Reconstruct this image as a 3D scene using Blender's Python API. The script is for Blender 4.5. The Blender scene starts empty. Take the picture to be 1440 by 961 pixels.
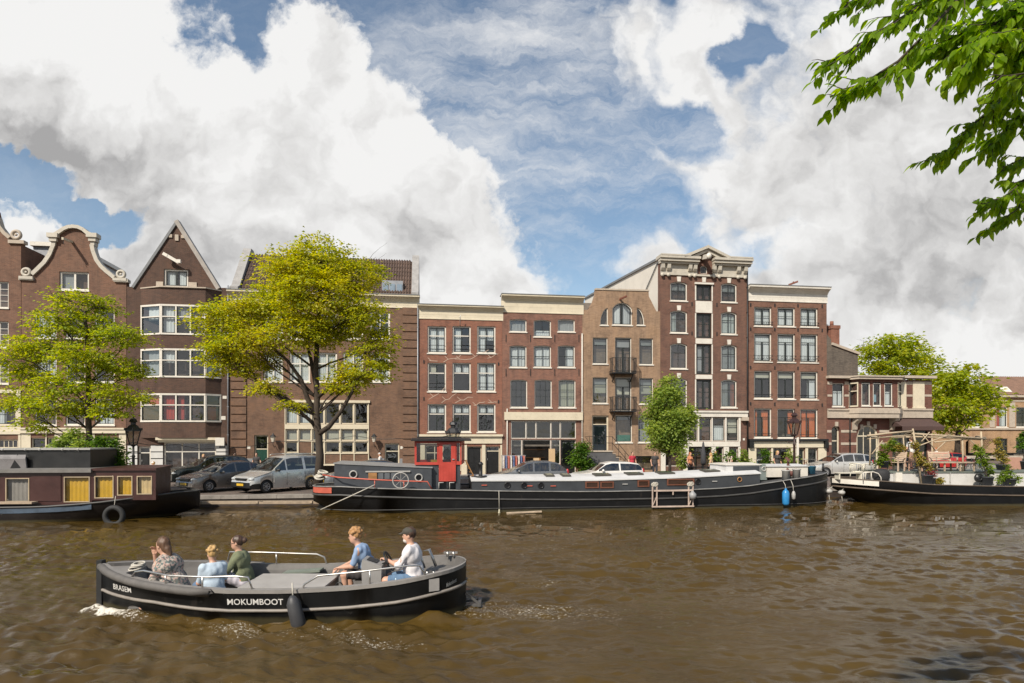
import bpy, bmesh, math, random
import numpy as np
from mathutils import Vector, Matrix
from mathutils.geometry import tessellate_polygon
random.seed(7); RNG = np.random.default_rng(11)
SC = bpy.context.scene; COL = SC.collection
PI = math.pi
F, H0, CX, CAMZ = 860.0, 615.0, 720.0, 3.25          # focal length in photo pixels, horizon row, centre column, eye height over the water
QZ = 0.5                                             # street level over the water
SUN_TO = Vector((-0.46, -0.74, 0.80)).normalized()

# ------------------------------------------------------------------ objects
def tag(o, label=None, cat=None, group=None, kind=None):
    if label: o['label'] = label
    if cat: o['category'] = cat
    if group: o['group'] = group
    if kind: o['kind'] = kind
    return o
def empty(name, label, cat, loc=(0,0,0), rz=0.0, group=None):
    o = bpy.data.objects.new(name, None); COL.objects.link(o)
    o.empty_display_size = .2
    o.location = loc; o.rotation_euler = (0,0,rz)
    return tag(o, label, cat, group)
def link(name, me, mats, parent=None, loc=None, rz=0.0):
    o = bpy.data.objects.new(name, me); COL.objects.link(o)
    for m in (mats if isinstance(mats,(list,tuple)) else [mats]): me.materials.append(m)
    if parent is not None: o.parent = parent
    if loc is not None: o.location = loc
    if rz: o.rotation_euler = (0,0,rz)
    return o
def copy_tree(o, parent=None):
    c = o.copy(); COL.objects.link(c)
    if parent is not None: c.parent = parent
    for ch in KIDS(o): copy_tree(ch, c)
    return c
def KIDS(o): return list(o.children)

class MB:
    """collects faces; build() links them as one mesh object"""
    def __init__(s): s.v=[]; s.f=[]; s.m=[]; s.sm=[]
    def add(s, vs, fs, mi=0, smooth=False):
        b=len(s.v); s.v.extend([tuple(p) for p in vs])
        for f in fs: s.f.append(tuple(b+i for i in f)); s.m.append(mi); s.sm.append(smooth)
        return s
    def quad(s, a,b,c,d, mi=0): return s.add([a,b,c,d],[(0,1,2,3)],mi)
    def box(s, x0,x1,y0,y1,z0,z1, mi=0):
        vs=[(x0,y0,z0),(x1,y0,z0),(x1,y1,z0),(x0,y1,z0),(x0,y0,z1),(x1,y0,z1),(x1,y1,z1),(x0,y1,z1)]
        return s.add(vs,[(0,3,2,1),(4,5,6,7),(0,1,5,4),(1,2,6,5),(2,3,7,6),(3,0,4,7)],mi)
    def obox(s, c, ax, ay, az, mi=0):
        c=Vector(c); ax=Vector(ax); ay=Vector(ay); az=Vector(az)
        vs=[c+i*ax+j*ay+k*az for k in(-1,1) for j in(-1,1) for i in(-1,1)]
        return s.add(vs,[(0,2,3,1),(4,5,7,6),(0,1,5,4),(1,3,7,5),(3,2,6,7),(2,0,4,6)],mi)
    def bar(s, a, b, w, h=None, up=(0,0,1), mi=0):
        a=Vector(a); b=Vector(b); d=b-a; h=h or w
        if d.length<1e-6: return s
        dn=d.normalized(); up=Vector(up)
        if abs(dn.dot(up))>.95: up=Vector((0,1,0)) if abs(dn.y)<.9 else Vector((1,0,0))
        sx=dn.cross(up).normalized(); sy=sx.cross(dn)
        return s.obox((a+b)/2, d/2, sx*w/2, sy*h/2, mi)
    def prism(s, poly, y0, y1, mi=0, caps=True):
        """poly in (x,z), extruded along y"""
        n=len(poly); vs=[(p[0],y0,p[1]) for p in poly]+[(p[0],y1,p[1]) for p in poly]
        fs=[(i,(i+1)%n,n+(i+1)%n,n+i) for i in range(n)]
        if caps: fs+= [tuple(range(n))[::-1], tuple(range(n,2*n))]
        return s.add(vs,fs,mi)
    def prismx(s, poly, x0, x1, mi=0):
        """poly in (y,z), extruded along x"""
        n=len(poly); vs=[(x0,p[0],p[1]) for p in poly]+[(x1,p[0],p[1]) for p in poly]
        fs=[(i,(i+1)%n,n+(i+1)%n,n+i) for i in range(n)]+[tuple(range(n))[::-1], tuple(range(n,2*n))]
        return s.add(vs,fs,mi)
    def prismz(s, poly, z0, z1, mi=0):
        n=len(poly); vs=[(p[0],p[1],z0) for p in poly]+[(p[0],p[1],z1) for p in poly]
        fs=[(i,(i+1)%n,n+(i+1)%n,n+i) for i in range(n)]+[tuple(range(n))[::-1], tuple(range(n,2*n))]
        return s.add(vs,fs,mi)
    def tube(s, pts, r, n=8, mi=0, cap=True):
        pts=[Vector(p) for p in pts]; m=len(pts)
        rs=r if isinstance(r,(list,tuple)) else [r]*m
        vs=[]; prev=None
        for i,p in enumerate(pts):
            d=(pts[min(i+1,m-1)]-pts[max(i-1,0)])
            d=d.normalized() if d.length>1e-9 else Vector((0,0,1))
            if prev is None:
                a=Vector((0,0,1)) if abs(d.z)<.9 else Vector((1,0,0))
            else: a=prev
            x=(a-d*a.dot(d)); x=x.normalized() if x.length>1e-6 else d.orthogonal().normalized()
            prev=x; y=d.cross(x)
            for k in range(n):
                t=2*PI*k/n; vs.append(p+x*(math.cos(t)*rs[i])+y*(math.sin(t)*rs[i]))
        fs=[(i*n+k,i*n+(k+1)%n,(i+1)*n+(k+1)%n,(i+1)*n+k) for i in range(m-1) for k in range(n)]
        if cap: fs+= [tuple(range(n))[::-1], tuple((m-1)*n+k for k in range(n))]
        return s.add(vs,fs,mi,True)
    def lathe(s, prof, c=(0,0,0), n=16, mi=0, smooth=True):
        """prof: (r,z) list about a vertical axis"""
        vs=[]; 
        for r,z in prof:
            for k in range(n):
                t=2*PI*k/n; vs.append((c[0]+r*math.cos(t),c[1]+r*math.sin(t),c[2]+z))
        m=len(prof)
        fs=[(i*n+k,i*n+(k+1)%n,(i+1)*n+(k+1)%n,(i+1)*n+k) for i in range(m-1) for k in range(n)]
        fs+=[tuple(range(n))[::-1], tuple((m-1)*n+k for k in range(n))]
        return s.add(vs,fs,mi,smooth)
    def torus(s, c, ax, R, r, n=24, k=8, mi=0):
        c=Vector(c); ax=Vector(ax).normalized(); x=ax.orthogonal().normalized(); y=ax.cross(x)
        vs=[];fs=[]
        for i in range(n):
            t=2*PI*i/n; d=x*math.cos(t)+y*math.sin(t)
            for j in range(k):
                q=2*PI*j/k; vs.append(c+d*(R+r*math.cos(q))+ax*(r*math.sin(q)))
        for i in range(n):
            for j in range(k): fs.append((i*k+j,((i+1)%n)*k+j,((i+1)%n)*k+(j+1)%k,i*k+(j+1)%k))
        return s.add(vs,fs,mi,True)
    def disc(s, c, ax, r, n=20, mi=0):
        c=Vector(c); ax=Vector(ax).normalized(); x=ax.orthogonal().normalized(); y=ax.cross(x)
        return s.add([c+x*(r*math.cos(2*PI*i/n))+y*(r*math.sin(2*PI*i/n)) for i in range(n)],[tuple(range(n))],mi)
    def cyl(s, a, b, r, n=16, mi=0):
        return s.tube([a,b],r,n,mi)
    def ball(s, c, rx, ry=None, rz=None, n=14, m=9, mi=0):
        ry=ry or rx; rz=rz or rx; vs=[];fs=[]
        for i in range(m+1):
            p=PI*i/m
            for k in range(n):
                t=2*PI*k/n; vs.append((c[0]+rx*math.sin(p)*math.cos(t),c[1]+ry*math.sin(p)*math.sin(t),c[2]+rz*math.cos(p)))
        for i in range(m):
            for k in range(n): fs.append((i*n+k,(i+1)*n+k,(i+1)*n+(k+1)%n,i*n+(k+1)%n))
        return s.add(vs,fs,mi,True)
    def holed(s, outer, holes, y, mi=0, flip=False):
        """flat wall in the x-z plane at depth y with holes"""
        loops=[[Vector((p[0],p[1],0)) for p in outer]]+[[Vector((p[0],p[1],0)) for p in h] for h in holes]
        tris=tessellate_polygon(loops); flat=[p for l in loops for p in l]
        out=[]
        for t in tris:
            a,b,c=[flat[i] for i in t]
            if (b-a).cross(c-a).z>0: t=(t[0],t[1],t[2])
            else: t=(t[0],t[2],t[1])
            out.append(t if not flip else (t[0],t[2],t[1]))
        return s.add([(p.x,y,p.y) for p in flat], out, mi)
    def build(s, name, mats, parent=None, loc=None, rz=0.0, smooth=None, merge=False):
        me=bpy.data.meshes.new(name); me.from_pydata(s.v,[],s.f)
        me.polygons.foreach_set('material_index',s.m)
        me.polygons.foreach_set('use_smooth',s.sm if smooth is None else [smooth]*len(s.f))
        if merge:
            bm=bmesh.new(); bm.from_mesh(me); bmesh.ops.remove_doubles(bm,verts=bm.verts,dist=1e-4)
            bmesh.ops.recalc_face_normals(bm,faces=bm.faces); bm.to_mesh(me); bm.free()
        me.update()
        return link(name,me,mats,parent,loc,rz)
def _each(s,name,mats,parent=None):
    n=len(s.v); par=list(range(n))
    def fd(i):
        while par[i]!=i: par[i]=par[par[i]]; i=par[i]
        return i
    for f in s.f:
        r=fd(f[0])
        for i in f[1:]: par[fd(i)]=r
    gr={}
    for f,m,sm in zip(s.f,s.m,s.sm): gr.setdefault(fd(f[0]),[]).append((f,m,sm))
    out=[]
    for fs in gr.values():
        b=MB(); mp={}
        for f,m,sm in fs:
            for i in f:
                if i not in mp: mp[i]=len(b.v); b.v.append(s.v[i])
            b.f.append(tuple(mp[i] for i in f)); b.m.append(m); b.sm.append(sm)
        out.append(b.build(name,mats,parent))
    return out
MB.each=_each
def grid_faces(n,m): return [(i*m+j,(i+1)*m+j,(i+1)*m+j+1,i*m+j+1) for i in range(n-1) for j in range(m-1)]

# ------------------------------------------------------------------ picture <-> place
def at(px,py,Y): return Vector(((px-CX)*Y/F, Y, CAMZ-(py-H0)*Y/F))
class Pl:
    """a vertical plane Y = Y0 + k X; offsets count towards the viewer"""
    def __init__(s,Y0,k):
        s.Y0=Y0; s.th=math.atan(k); s.c=math.cos(s.th); s.s=math.sin(s.th)
    def uz(s,px,py,off=0.0):
        a=(px-CX)/F; Y=(s.Y0*s.c-off)/(s.c-a*s.s); X=a*Y
        return s.c*X+s.s*(Y-s.Y0), CAMZ-(py-H0)*Y/F
    def w(s,u,off=0.0,z=0.0): return Vector((u*s.c+off*s.s, s.Y0+u*s.s-off*s.c, z))
    def p(s,px,py,off=0.0):
        u,z=s.uz(px,py,off); return s.w(u,off,z)
    def street(s,px,off,z=QZ):
        u,_=s.uz(px,H0,off); return s.w(u,off,z)
FAC=Pl(44.1,.14); BAR=Pl(26.6,.13); QUAY=Pl(30.5,.14)

# ------------------------------------------------------------------ materials
MATS={}
def nodes(name):
    m=bpy.data.materials.new(name); m.use_nodes=True; nt=m.node_tree
    return m,nt,nt.nodes,nt.links,nt.nodes['Principled BSDF']
def lin(c): return tuple(c)+(1.0,)
def ramp(N,L,src,stops):
    r=N.new('ShaderNodeValToRGB'); e=r.color_ramp.elements
    while len(e)<len(stops): e.new(.5)
    for i,(p,c) in enumerate(stops):
        e[i].position=p; e[i].color=c if len(c)==4 else lin(c)
    L.new(src,r.inputs[0]); return r
def mulc(c,f): return tuple(min(1,x*f) for x in c)
def M(name,col,rough=.6,metal=0.0,var=.18,scale=2.0,bump=0.0,bscale=25.0,spec=.5,coat=0.0,stretch=(1,1,1),dirt=0.0):
    if name in MATS: return MATS[name]
    m,nt,N,L,P=nodes(name)
    tc=N.new('ShaderNodeTexCoord'); mp=N.new('ShaderNodeMapping'); mp.inputs['Scale'].default_value=stretch
    L.new(tc.outputs['Object'],mp.inputs[0])
    nz=N.new('ShaderNodeTexNoise'); nz.inputs['Scale'].default_value=scale; nz.inputs['Detail'].default_value=6; nz.inputs['Roughness'].default_value=.65
    L.new(mp.outputs[0],nz.inputs['Vector'])
    r=ramp(N,L,nz.outputs['Fac'],[(.3,mulc(col,1-var)),(.7,mulc(col,1+var))])
    out=r.outputs[0]
    if dirt>0:
        n3=N.new('ShaderNodeTexNoise'); n3.inputs['Scale'].default_value=scale*2.7; n3.inputs['Detail'].default_value=8; n3.inputs['Roughness'].default_value=.75
        L.new(mp.outputs[0],n3.inputs['Vector'])
        r3=ramp(N,L,n3.outputs['Fac'],[(.52,(0,0,0)),(.72,(dirt,dirt,dirt))])
        mx=N.new('ShaderNodeMix'); mx.data_type='RGBA'; L.new(r3.outputs[0],mx.inputs[0]); L.new(out,mx.inputs[6]); mx.inputs[7].default_value=(.05,.043,.035,1)
        out=mx.outputs[2]
    L.new(out,P.inputs['Base Color'])
    P.inputs['Metallic'].default_value=metal; P.inputs['Specular IOR Level'].default_value=spec
    r2=ramp(N,L,nz.outputs['Fac'],[(.3,(max(0,rough-.08),)*3),(.7,(min(1,rough+.08),)*3)]); L.new(r2.outputs[0],P.inputs['Roughness'])
    if coat: P.inputs['Coat Weight'].default_value=coat; P.inputs['Coat Roughness'].default_value=.06
    if bump:
        n2=N.new('ShaderNodeTexNoise'); n2.inputs['Scale'].default_value=bscale; n2.inputs['Detail'].default_value=5
        L.new(mp.outputs[0],n2.inputs['Vector'])
        b=N.new('ShaderNodeBump'); b.inputs['Strength'].default_value=bump; b.inputs['Distance'].default_value=.02
        L.new(n2.outputs['Fac'],b.inputs['Height']); L.new(b.outputs[0],P.inputs['Normal'])
    MATS[name]=m; return m
def BRICK(name,c1,c2,mortar,seed=0.0,stain=.5):
    if name in MATS: return MATS[name]
    m,nt,N,L,P=nodes(name)
    tc=N.new('ShaderNodeTexCoord'); sp=N.new('ShaderNodeSeparateXYZ'); L.new(tc.outputs['Object'],sp.inputs[0])
    ad=N.new('ShaderNodeMath'); L.new(sp.outputs[0],ad.inputs[0]); L.new(sp.outputs[1],ad.inputs[1])
    cb=N.new('ShaderNodeCombineXYZ'); L.new(ad.outputs[0],cb.inputs[0]); L.new(sp.outputs[2],cb.inputs[1]); cb.inputs[2].default_value=seed
    br=N.new('ShaderNodeTexBrick'); L.new(cb.outputs[0],br.inputs['Vector'])
    br.inputs['Scale'].default_value=1; br.inputs['Brick Width'].default_value=.22; br.inputs['Row Height'].default_value=.068
    br.inputs['Mortar Size'].default_value=.007; br.inputs['Mortar Smooth'].default_value=.3; br.inputs['Bias'].default_value=-.1
    br.inputs['Color1'].default_value=lin(c1); br.inputs['Color2'].default_value=lin(c2); br.inputs['Mortar'].default_value=lin(mortar)
    # patches of differently fired / repointed brick and rain stains
    n1=N.new('ShaderNodeTexNoise'); n1.inputs['Scale'].default_value=.9; n1.inputs['Detail'].default_value=7; n1.inputs['Roughness'].default_value=.7
    L.new(cb.outputs[0],n1.inputs['Vector'])
    r1=ramp(N,L,n1.outputs['Fac'],[(.28,(.58,.57,.58)),(.5,(.97,.97,.97)),(.70,(1.0,.96,.90))])
    mx=N.new('ShaderNodeMix'); mx.data_type='RGBA'; mx.blend_type='MULTIPLY'; mx.inputs[0].default_value=1
    L.new(br.outputs['Color'],mx.inputs[6]); L.new(r1.outputs[0],mx.inputs[7])
    mp=N.new('ShaderNodeMapping'); mp.inputs['Scale'].default_value=(2.2,.28,1); L.new(cb.outputs[0],mp.inputs[0])
    n2=N.new('ShaderNodeTexNoise'); n2.inputs['Scale'].default_value=1; n2.inputs['Detail'].default_value=6; n2.inputs['Roughness'].default_value=.7
    L.new(mp.outputs[0],n2.inputs['Vector'])
    r2=ramp(N,L,n2.outputs['Fac'],[(.46,(0,0,0)),(.74,(stain,stain,stain))])
    m2=N.new('ShaderNodeMix'); m2.data_type='RGBA'; L.new(r2.outputs[0],m2.inputs[0]); L.new(mx.outputs[2],m2.inputs[6]); m2.inputs[7].default_value=(.04,.033,.03,1)
    L.new(m2.outputs[2],P.inputs['Base Color']); P.inputs['Roughness'].default_value=.85; P.inputs['Specular IOR Level'].default_value=.25
    b=N.new('ShaderNodeBump'); b.inputs['Strength'].default_value=.5; b.inputs['Distance'].default_value=.008
    L.new(br.outputs['Fac'],b.inputs['Height']); b.invert=True; L.new(b.outputs[0],P.inputs['Normal'])
    MATS[name]=m; return m
def GLASS(name,tint=(.75,.8,.82),ior=1.9,wob=.04,rough=.0):
    if name in MATS: return MATS[name]
    m,nt,N,L,P=nodes(name); N.remove(P); o=N['Material Output']
    tr=N.new('ShaderNodeBsdfTransparent'); tr.inputs[0].default_value=lin(tint)
    gl=N.new('ShaderNodeBsdfGlossy'); gl.inputs['Roughness'].default_value=rough; gl.inputs['Color'].default_value=(.95,.97,1,1)
    ge=N.new('ShaderNodeNewGeometry'); dt=N.new('ShaderNodeVectorMath'); dt.operation='DOT_PRODUCT'; L.new(ge.outputs['Incoming'],dt.inputs[0]); L.new(ge.outputs['Normal'],dt.inputs[1])
    ab=N.new('ShaderNodeMath'); ab.operation='ABSOLUTE'; L.new(dt.outputs['Value'],ab.inputs[0])
    om=N.new('ShaderNodeMath'); om.operation='SUBTRACT'; om.inputs[0].default_value=1; L.new(ab.outputs[0],om.inputs[1])
    pw=N.new('ShaderNodeMath'); pw.operation='POWER'; L.new(om.outputs[0],pw.inputs[0]); pw.inputs[1].default_value=5
    f0=((ior-1)/(ior+1))**2
    fr=N.new('ShaderNodeMath'); fr.operation='MULTIPLY_ADD'; L.new(pw.outputs[0],fr.inputs[0]); fr.inputs[1].default_value=1-f0; fr.inputs[2].default_value=f0
    tc=N.new('ShaderNodeTexCoord'); nz=N.new('ShaderNodeTexNoise'); nz.inputs['Scale'].default_value=1.7; nz.inputs['Detail'].default_value=2
    L.new(tc.outputs['Object'],nz.inputs['Vector'])
    b=N.new('ShaderNodeBump'); b.inputs['Strength'].default_value=wob; b.inputs['Distance'].default_value=.3; L.new(nz.outputs['Fac'],b.inputs['Height'])
    L.new(b.outputs[0],gl.inputs['Normal'])
    mx=N.new('ShaderNodeMixShader'); L.new(fr.outputs[0],mx.inputs[0]); L.new(tr.outputs[0],mx.inputs[1]); L.new(gl.outputs[0],mx.inputs[2])
    L.new(mx.outputs[0],o.inputs[0]); MATS[name]=m; return m
def LEAF(name,cols,trans=.45,rough=.45):
    """cols: list of leaf colours, one picked per leaf"""
    if name in MATS: return MATS[name]
    m,nt,N,L,P=nodes(name); o=N['Material Output']
    ge=N.new('ShaderNodeNewGeometry'); n=len(cols)
    tc=N.new('ShaderNodeTexCoord'); nz=N.new('ShaderNodeTexNoise'); nz.inputs['Scale'].default_value=.55; nz.inputs['Detail'].default_value=3
    L.new(tc.outputs['Object'],nz.inputs['Vector'])
    ma=N.new('ShaderNodeMath'); ma.operation='MULTIPLY_ADD'; L.new(nz.outputs['Fac'],ma.inputs[0]); ma.inputs[1].default_value=1.5; ma.inputs[2].default_value=-.5
    mb=N.new('ShaderNodeMix'); mb.data_type='FLOAT'; mb.inputs[0].default_value=.5; L.new(ge.outputs['Random Per Island'],mb.inputs[2]); L.new(ma.outputs[0],mb.inputs[3])
    r=ramp(N,L,mb.outputs[0],[(.12+.76*i/(n-1),c) for i,c in enumerate(cols)])
    L.new(r.outputs[0],P.inputs['Base Color']); P.inputs['Roughness'].default_value=rough; P.inputs['Specular IOR Level'].default_value=.35
    t=N.new('ShaderNodeBsdfTranslucent'); hs=N.new('ShaderNodeHueSaturation'); hs.inputs['Hue'].default_value=.485; hs.inputs['Value'].default_value=1.7; hs.inputs['Saturation'].default_value=1.1
    L.new(r.outputs[0],hs.inputs['Color']); L.new(hs.outputs[0],t.inputs[0])
    mx=N.new('ShaderNodeMixShader'); mx.inputs[0].default_value=trans; L.new(P.outputs[0],mx.inputs[1]); L.new(t.outputs[0],mx.inputs[2]); L.new(mx.outputs[0],o.inputs[0])
    MATS[name]=m; return m

WHITE=M('white paint',(.64,.60,.53),.45,var=.09,scale=1.5,dirt=.22)
CREAM=M('cream paint',(.60,.53,.40),.5,var=.08,scale=1.2,dirt=.22)
STONE=M('pale sandstone',(.42,.355,.285),.8,var=.14,scale=3,bump=.2,dirt=.15)
GREYSTONE=M('grey stone',(.30,.29,.28),.8,var=.2,scale=3,bump=.2)
DARKSASH=M('dark green black paint',(.018,.022,.02),.35,var=.2)
BLACK=M('black paint',(.012,.012,.012),.4,var=.3)
IRON=M('wrought iron',(.015,.015,.016),.5,var=.3)
TRIM=M('dull cream gable trim',(.47,.43,.36),.6,var=.12,scale=2,dirt=.3)
ZINC=M('zinc',(.28,.29,.31),.5,.4,var=.15)
GALV=M('galvanised steel',(.50,.49,.47),.38,.8,var=.15,scale=6)
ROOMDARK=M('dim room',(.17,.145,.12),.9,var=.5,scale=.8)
TILE=M('clay roof tile',(.10,.065,.05),.8,var=.3,scale=2)
LEAD=M('lead flashing',(.16,.165,.17),.7,var=.2)
CURT_W=M('white curtain',(.72,.71,.68),.9,var=.05)
CURT_O=M('orange curtain',(.62,.14,.03),.9,var=.12)
CURT_R=M('red curtain',(.45,.05,.03),.9,var=.12)
CURT_G=M('grey blind',(.34,.33,.32),.9,var=.08)
CURT_C=M('cream blind',(.55,.50,.38),.9,var=.06)
CURT_Y=M('yellow curtain',(.50,.30,.02),.85,var=.12,scale=3)
GL=GLASS('window glass'); GLD=GLASS('old window glass',(.6,.66,.66),2.1,.10)
ASPH=M('clinker paving',(.17,.145,.125),.9,var=.25,scale=1.3,bump=.3)
WOOD=M('varnished wood',(.30,.15,.055),.45,var=.25,scale=2,stretch=(1,8,8))
OLDWOOD=M('weathered wood',(.36,.28,.20),.8,var=.25,scale=4)
RUBBER=M('black rubber',(.02,.02,.02),.75,var=.3,scale=5)
ROPE=M('rope',(.45,.42,.36),.9,var=.15,scale=20)
# ------------------------------------------------------------------ camera, light, sky
cam=bpy.data.cameras.new('camera'); co=bpy.data.objects.new('camera',cam); COL.objects.link(co)
co.location=(0,0,CAMZ); co.rotation_euler=(PI/2,0,0)
cam.sensor_width=36; cam.lens=36*F/1440; cam.shift_y=(H0-480.5)/1440; cam.clip_start=.1; cam.clip_end=3000
SC.camera=co
sl=bpy.data.lights.new('sun','SUN'); so=bpy.data.objects.new('sun',sl); COL.objects.link(so)
sl.energy=4.6; sl.angle=math.radians(1.6); sl.color=(1,.92,.80)
so.rotation_euler=SUN_TO.to_track_quat('Z','Y').to_euler(); so.location=(-30,-30,60)
W=bpy.data.worlds.new('World'); SC.world=W; W.use_nodes=True
nt=W.node_tree; N=nt.nodes; L=nt.links
bg=N['Background']; bg.inputs[1].default_value=.12
sky=N.new('ShaderNodeTexSky'); sky.sky_type='NISHITA'; sky.sun_disc=False
sky.sun_elevation=math.asin(SUN_TO.z); sky.sun_rotation=math.atan2(SUN_TO.x,SUN_TO.y)
sky.air_density=1.0; sky.dust_density=.6; sky.ozone_density=1.6
def vmath(op,a,b=None):
    n=N.new('ShaderNodeVectorMath'); n.operation=op
    for i,x in enumerate((a,b)):
        if x is None: continue
        if hasattr(x,'is_output'): L.new(x,n.inputs[i])
        else: n.inputs[i].default_value=x
    return n.outputs['Value'] if op in('LENGTH','DOT_PRODUCT') else n.outputs[0]
def fmath(op,a,b=None,c=None,clamp=False):
    n=N.new('ShaderNodeMath'); n.operation=op; n.use_clamp=clamp
    for i,x in enumerate((a,b,c)):
        if x is None: continue
        if hasattr(x,'is_output'): L.new(x,n.inputs[i])
        else: n.inputs[i].default_value=x
    return n.outputs[0]
def sstep(x,a,b):
    n=N.new('ShaderNodeMapRange'); n.interpolation_type='SMOOTHSTEP'; L.new(x,n.inputs[0])
    n.inputs[1].default_value=a; n.inputs[2].default_value=b; return n.outputs[0]
def noise(vec,scale,detail=6,rough=.55,dist=0.0):
    n=N.new('ShaderNodeTexNoise'); L.new(vec,n.inputs['Vector']); n.inputs['Scale'].default_value=scale
    n.inputs['Detail'].default_value=detail; n.inputs['Roughness'].default_value=rough; n.inputs['Distortion'].default_value=dist
    return n
tc=N.new('ShaderNodeTexCoord'); sp=N.new('ShaderNodeSeparateXYZ'); L.new(tc.outputs['Generated'],sp.inputs[0])
ay=fmath('MAXIMUM',fmath('ABSOLUTE',sp.outputs[1]),.22)
cu=fmath('DIVIDE',sp.outputs[0],ay); cv=fmath('DIVIDE',sp.outputs[2],ay)
cb=N.new('ShaderNodeCombineXYZ'); L.new(cu,cb.inputs[0]); L.new(cv,cb.inputs[1]); P0=cb.outputs[0]
nw=noise(P0,5.0,4,.55); wv=vmath('SUBTRACT',nw.outputs['Color'],(.5,.5,.5)); 
sc1=N.new('ShaderNodeVectorMath'); sc1.operation='SCALE'; L.new(wv,sc1.inputs[0]); sc1.inputs['Scale'].default_value=.16
nw2=noise(P0,17.0,5,.6); sc2=N.new('ShaderNodeVectorMath'); sc2.operation='SCALE'; L.new(vmath('SUBTRACT',nw2.outputs['Color'],(.5,.5,.5)),sc2.inputs[0]); sc2.inputs['Scale'].default_value=.07
P1=vmath('ADD',vmath('ADD',P0,sc1.outputs[0]),sc2.outputs[0])
def blob(px,py,rx,ry,rot=0,gain=1.0):
    mp=N.new('ShaderNodeMapping'); mp.vector_type='TEXTURE'
    mp.inputs['Location'].default_value=((px-CX)/F,(H0-py)/F,0); mp.inputs['Rotation'].default_value=(0,0,math.radians(-rot)); mp.inputs['Scale'].default_value=(rx/F,ry/F,1)
    L.new(P1,mp.inputs[0]); d=vmath('LENGTH',mp.outputs[0])
    return fmath('MULTIPLY',fmath('SUBTRACT',1.0,d),gain)
BL=[(40,110,300,190,8),(250,200,260,130,25),(440,95,78,110,0),(420,250,330,150,35),(570,330,230,140,40),(380,400,420,120,8),(690,420,120,80,45),
    (540,190,90,90,45),(60,355,120,50,0),(-250,250,300,330,0),
    (1330,190,330,330,0),(1010,120,85,170,-8),(1090,250,120,120,0),(1230,430,260,170,0),(1500,480,300,160,0),(1095,395,60,40,0),
    (912,362,62,30,-15,.55),(1020,305,60,28,-20,.5),(700,380,60,45,30,.5),(905,40,60,90,0,.45),(600,560,900,120,0)]
den=None
for b in BL:
    x=blob(*b); den=x if den is None else fmath('SMOOTH_MAX',den,x,.12)
# holes of blue sky
for b in [(15,240,95,46,18),(140,308,95,30,14),(1045,75,34,70,30),(975,170,70,45,40)]:
    den=fmath('SUBTRACT',den,fmath('MULTIPLY',fmath('MAXIMUM',blob(*b),0.0),1.3))
nf=noise(P1,6.5,12,.62,.15); nf2=noise(P0,22.0,8,.6)
def lumps(vec,scale):
    v=N.new('ShaderNodeTexVoronoi'); v.feature='F1'; v.inputs['Scale'].default_value=scale; v.inputs['Detail'].default_value=2; v.inputs['Roughness'].default_value=.55; v.inputs['Lacunarity'].default_value=2.3; v.voronoi_dimensions='2D'
    v.normalize=True; L.new(vec,v.inputs['Vector']); return v.outputs['Distance']
lp=lumps(P1,8.0)
dn=fmath('ADD',den,fmath('MULTIPLY',fmath('SUBTRACT',nf.outputs['Fac'],.5),1.25))
dn=fmath('ADD',dn,fmath('MULTIPLY',fmath('SUBTRACT',nf2.outputs['Fac'],.5),.40))
dn=fmath('ADD',dn,fmath('MULTIPLY',fmath('SUBTRACT',.42,lp),.55))
# edges are crisp on the big left cumulus and softer in the veil at the right
soft=sstep(cu,-.05,.25)
mask_c=sstep(dn,-.05,.24); mask_s=sstep(dn,-.16,.48)
mk=N.new('ShaderNodeMix'); mk.data_type='FLOAT'; L.new(soft,mk.inputs[0]); L.new(mask_c,mk.inputs[2]); L.new(mask_s,mk.inputs[3]); mask=mk.outputs[0]
# thin high cloud
mpc=N.new('ShaderNodeMapping'); mpc.inputs['Rotation'].default_value=(0,0,math.radians(24)); mpc.inputs['Scale'].default_value=(1.7,6.0,1); L.new(vmath('ADD',P0,sc2.outputs[0]),mpc.inputs[0])
nc=noise(mpc.outputs[0],1.0,11,.70,.12)
ci=fmath('MULTIPLY',sstep(nc.outputs['Fac'],.40,.74),.72)
band=sstep(blob(790,150,330,170,22),-.25,.45); band2=sstep(blob(760,300,190,110,10),-.2,.6)
ci=fmath('MULTIPLY',ci,fmath('MAXIMUM',fmath('ADD',fmath('MULTIPLY',band,.95),.22),band2),clamp=True)
mask=fmath('MAXIMUM',mask,ci)
# light inside the clouds: bright crowns, greyer thick bellies
nsx=noise(vmath('ADD',P1,(3.1,1.7,0)),2.0,3,.5,.2)
off=vmath('ADD',P1,(-.022,.035,0)); lpo=lumps(off,8.0); nfo=noise(off,6.5,12,.62,.15)
rel=fmath('ADD',fmath('MULTIPLY',fmath('SUBTRACT',lpo,lp),.9),fmath('MULTIPLY',fmath('SUBTRACT',nf.outputs['Fac'],nfo.outputs['Fac']),.9))
th=fmath('ADD',fmath('MULTIPLY',den,.40),fmath('MULTIPLY',fmath('SUBTRACT',nsx.outputs['Fac'],.5),1.5))
th=fmath('SUBTRACT',th,fmath('MULTIPLY',rel,1.15))
for b,g in [((180,60,330,90,15),-.5),((560,190,130,140,40),-.5),((70,330,110,40,0),-.3),((40,190,230,90,20),.75),((280,330,330,90,25),.55),((560,330,120,60,40),.35),((1350,350,260,140,0),.58),((1300,130,260,130,0),.22),((1330,540,260,70,0),-.5),((430,60,90,90,0),-.4),((960,120,120,150,0),-.35)]:
    th=fmath('ADD',th,fmath('MULTIPLY',fmath('MAXIMUM',blob(*b),0.0),g))
cr=N.new('ShaderNodeValToRGB'); L.new(th,cr.inputs[0]); e=cr.color_ramp.elements
e[0].position=.0; e[0].color=(.95,.945,.935,1); e[1].position=.95; e[1].color=(.42,.415,.415,1)
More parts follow.
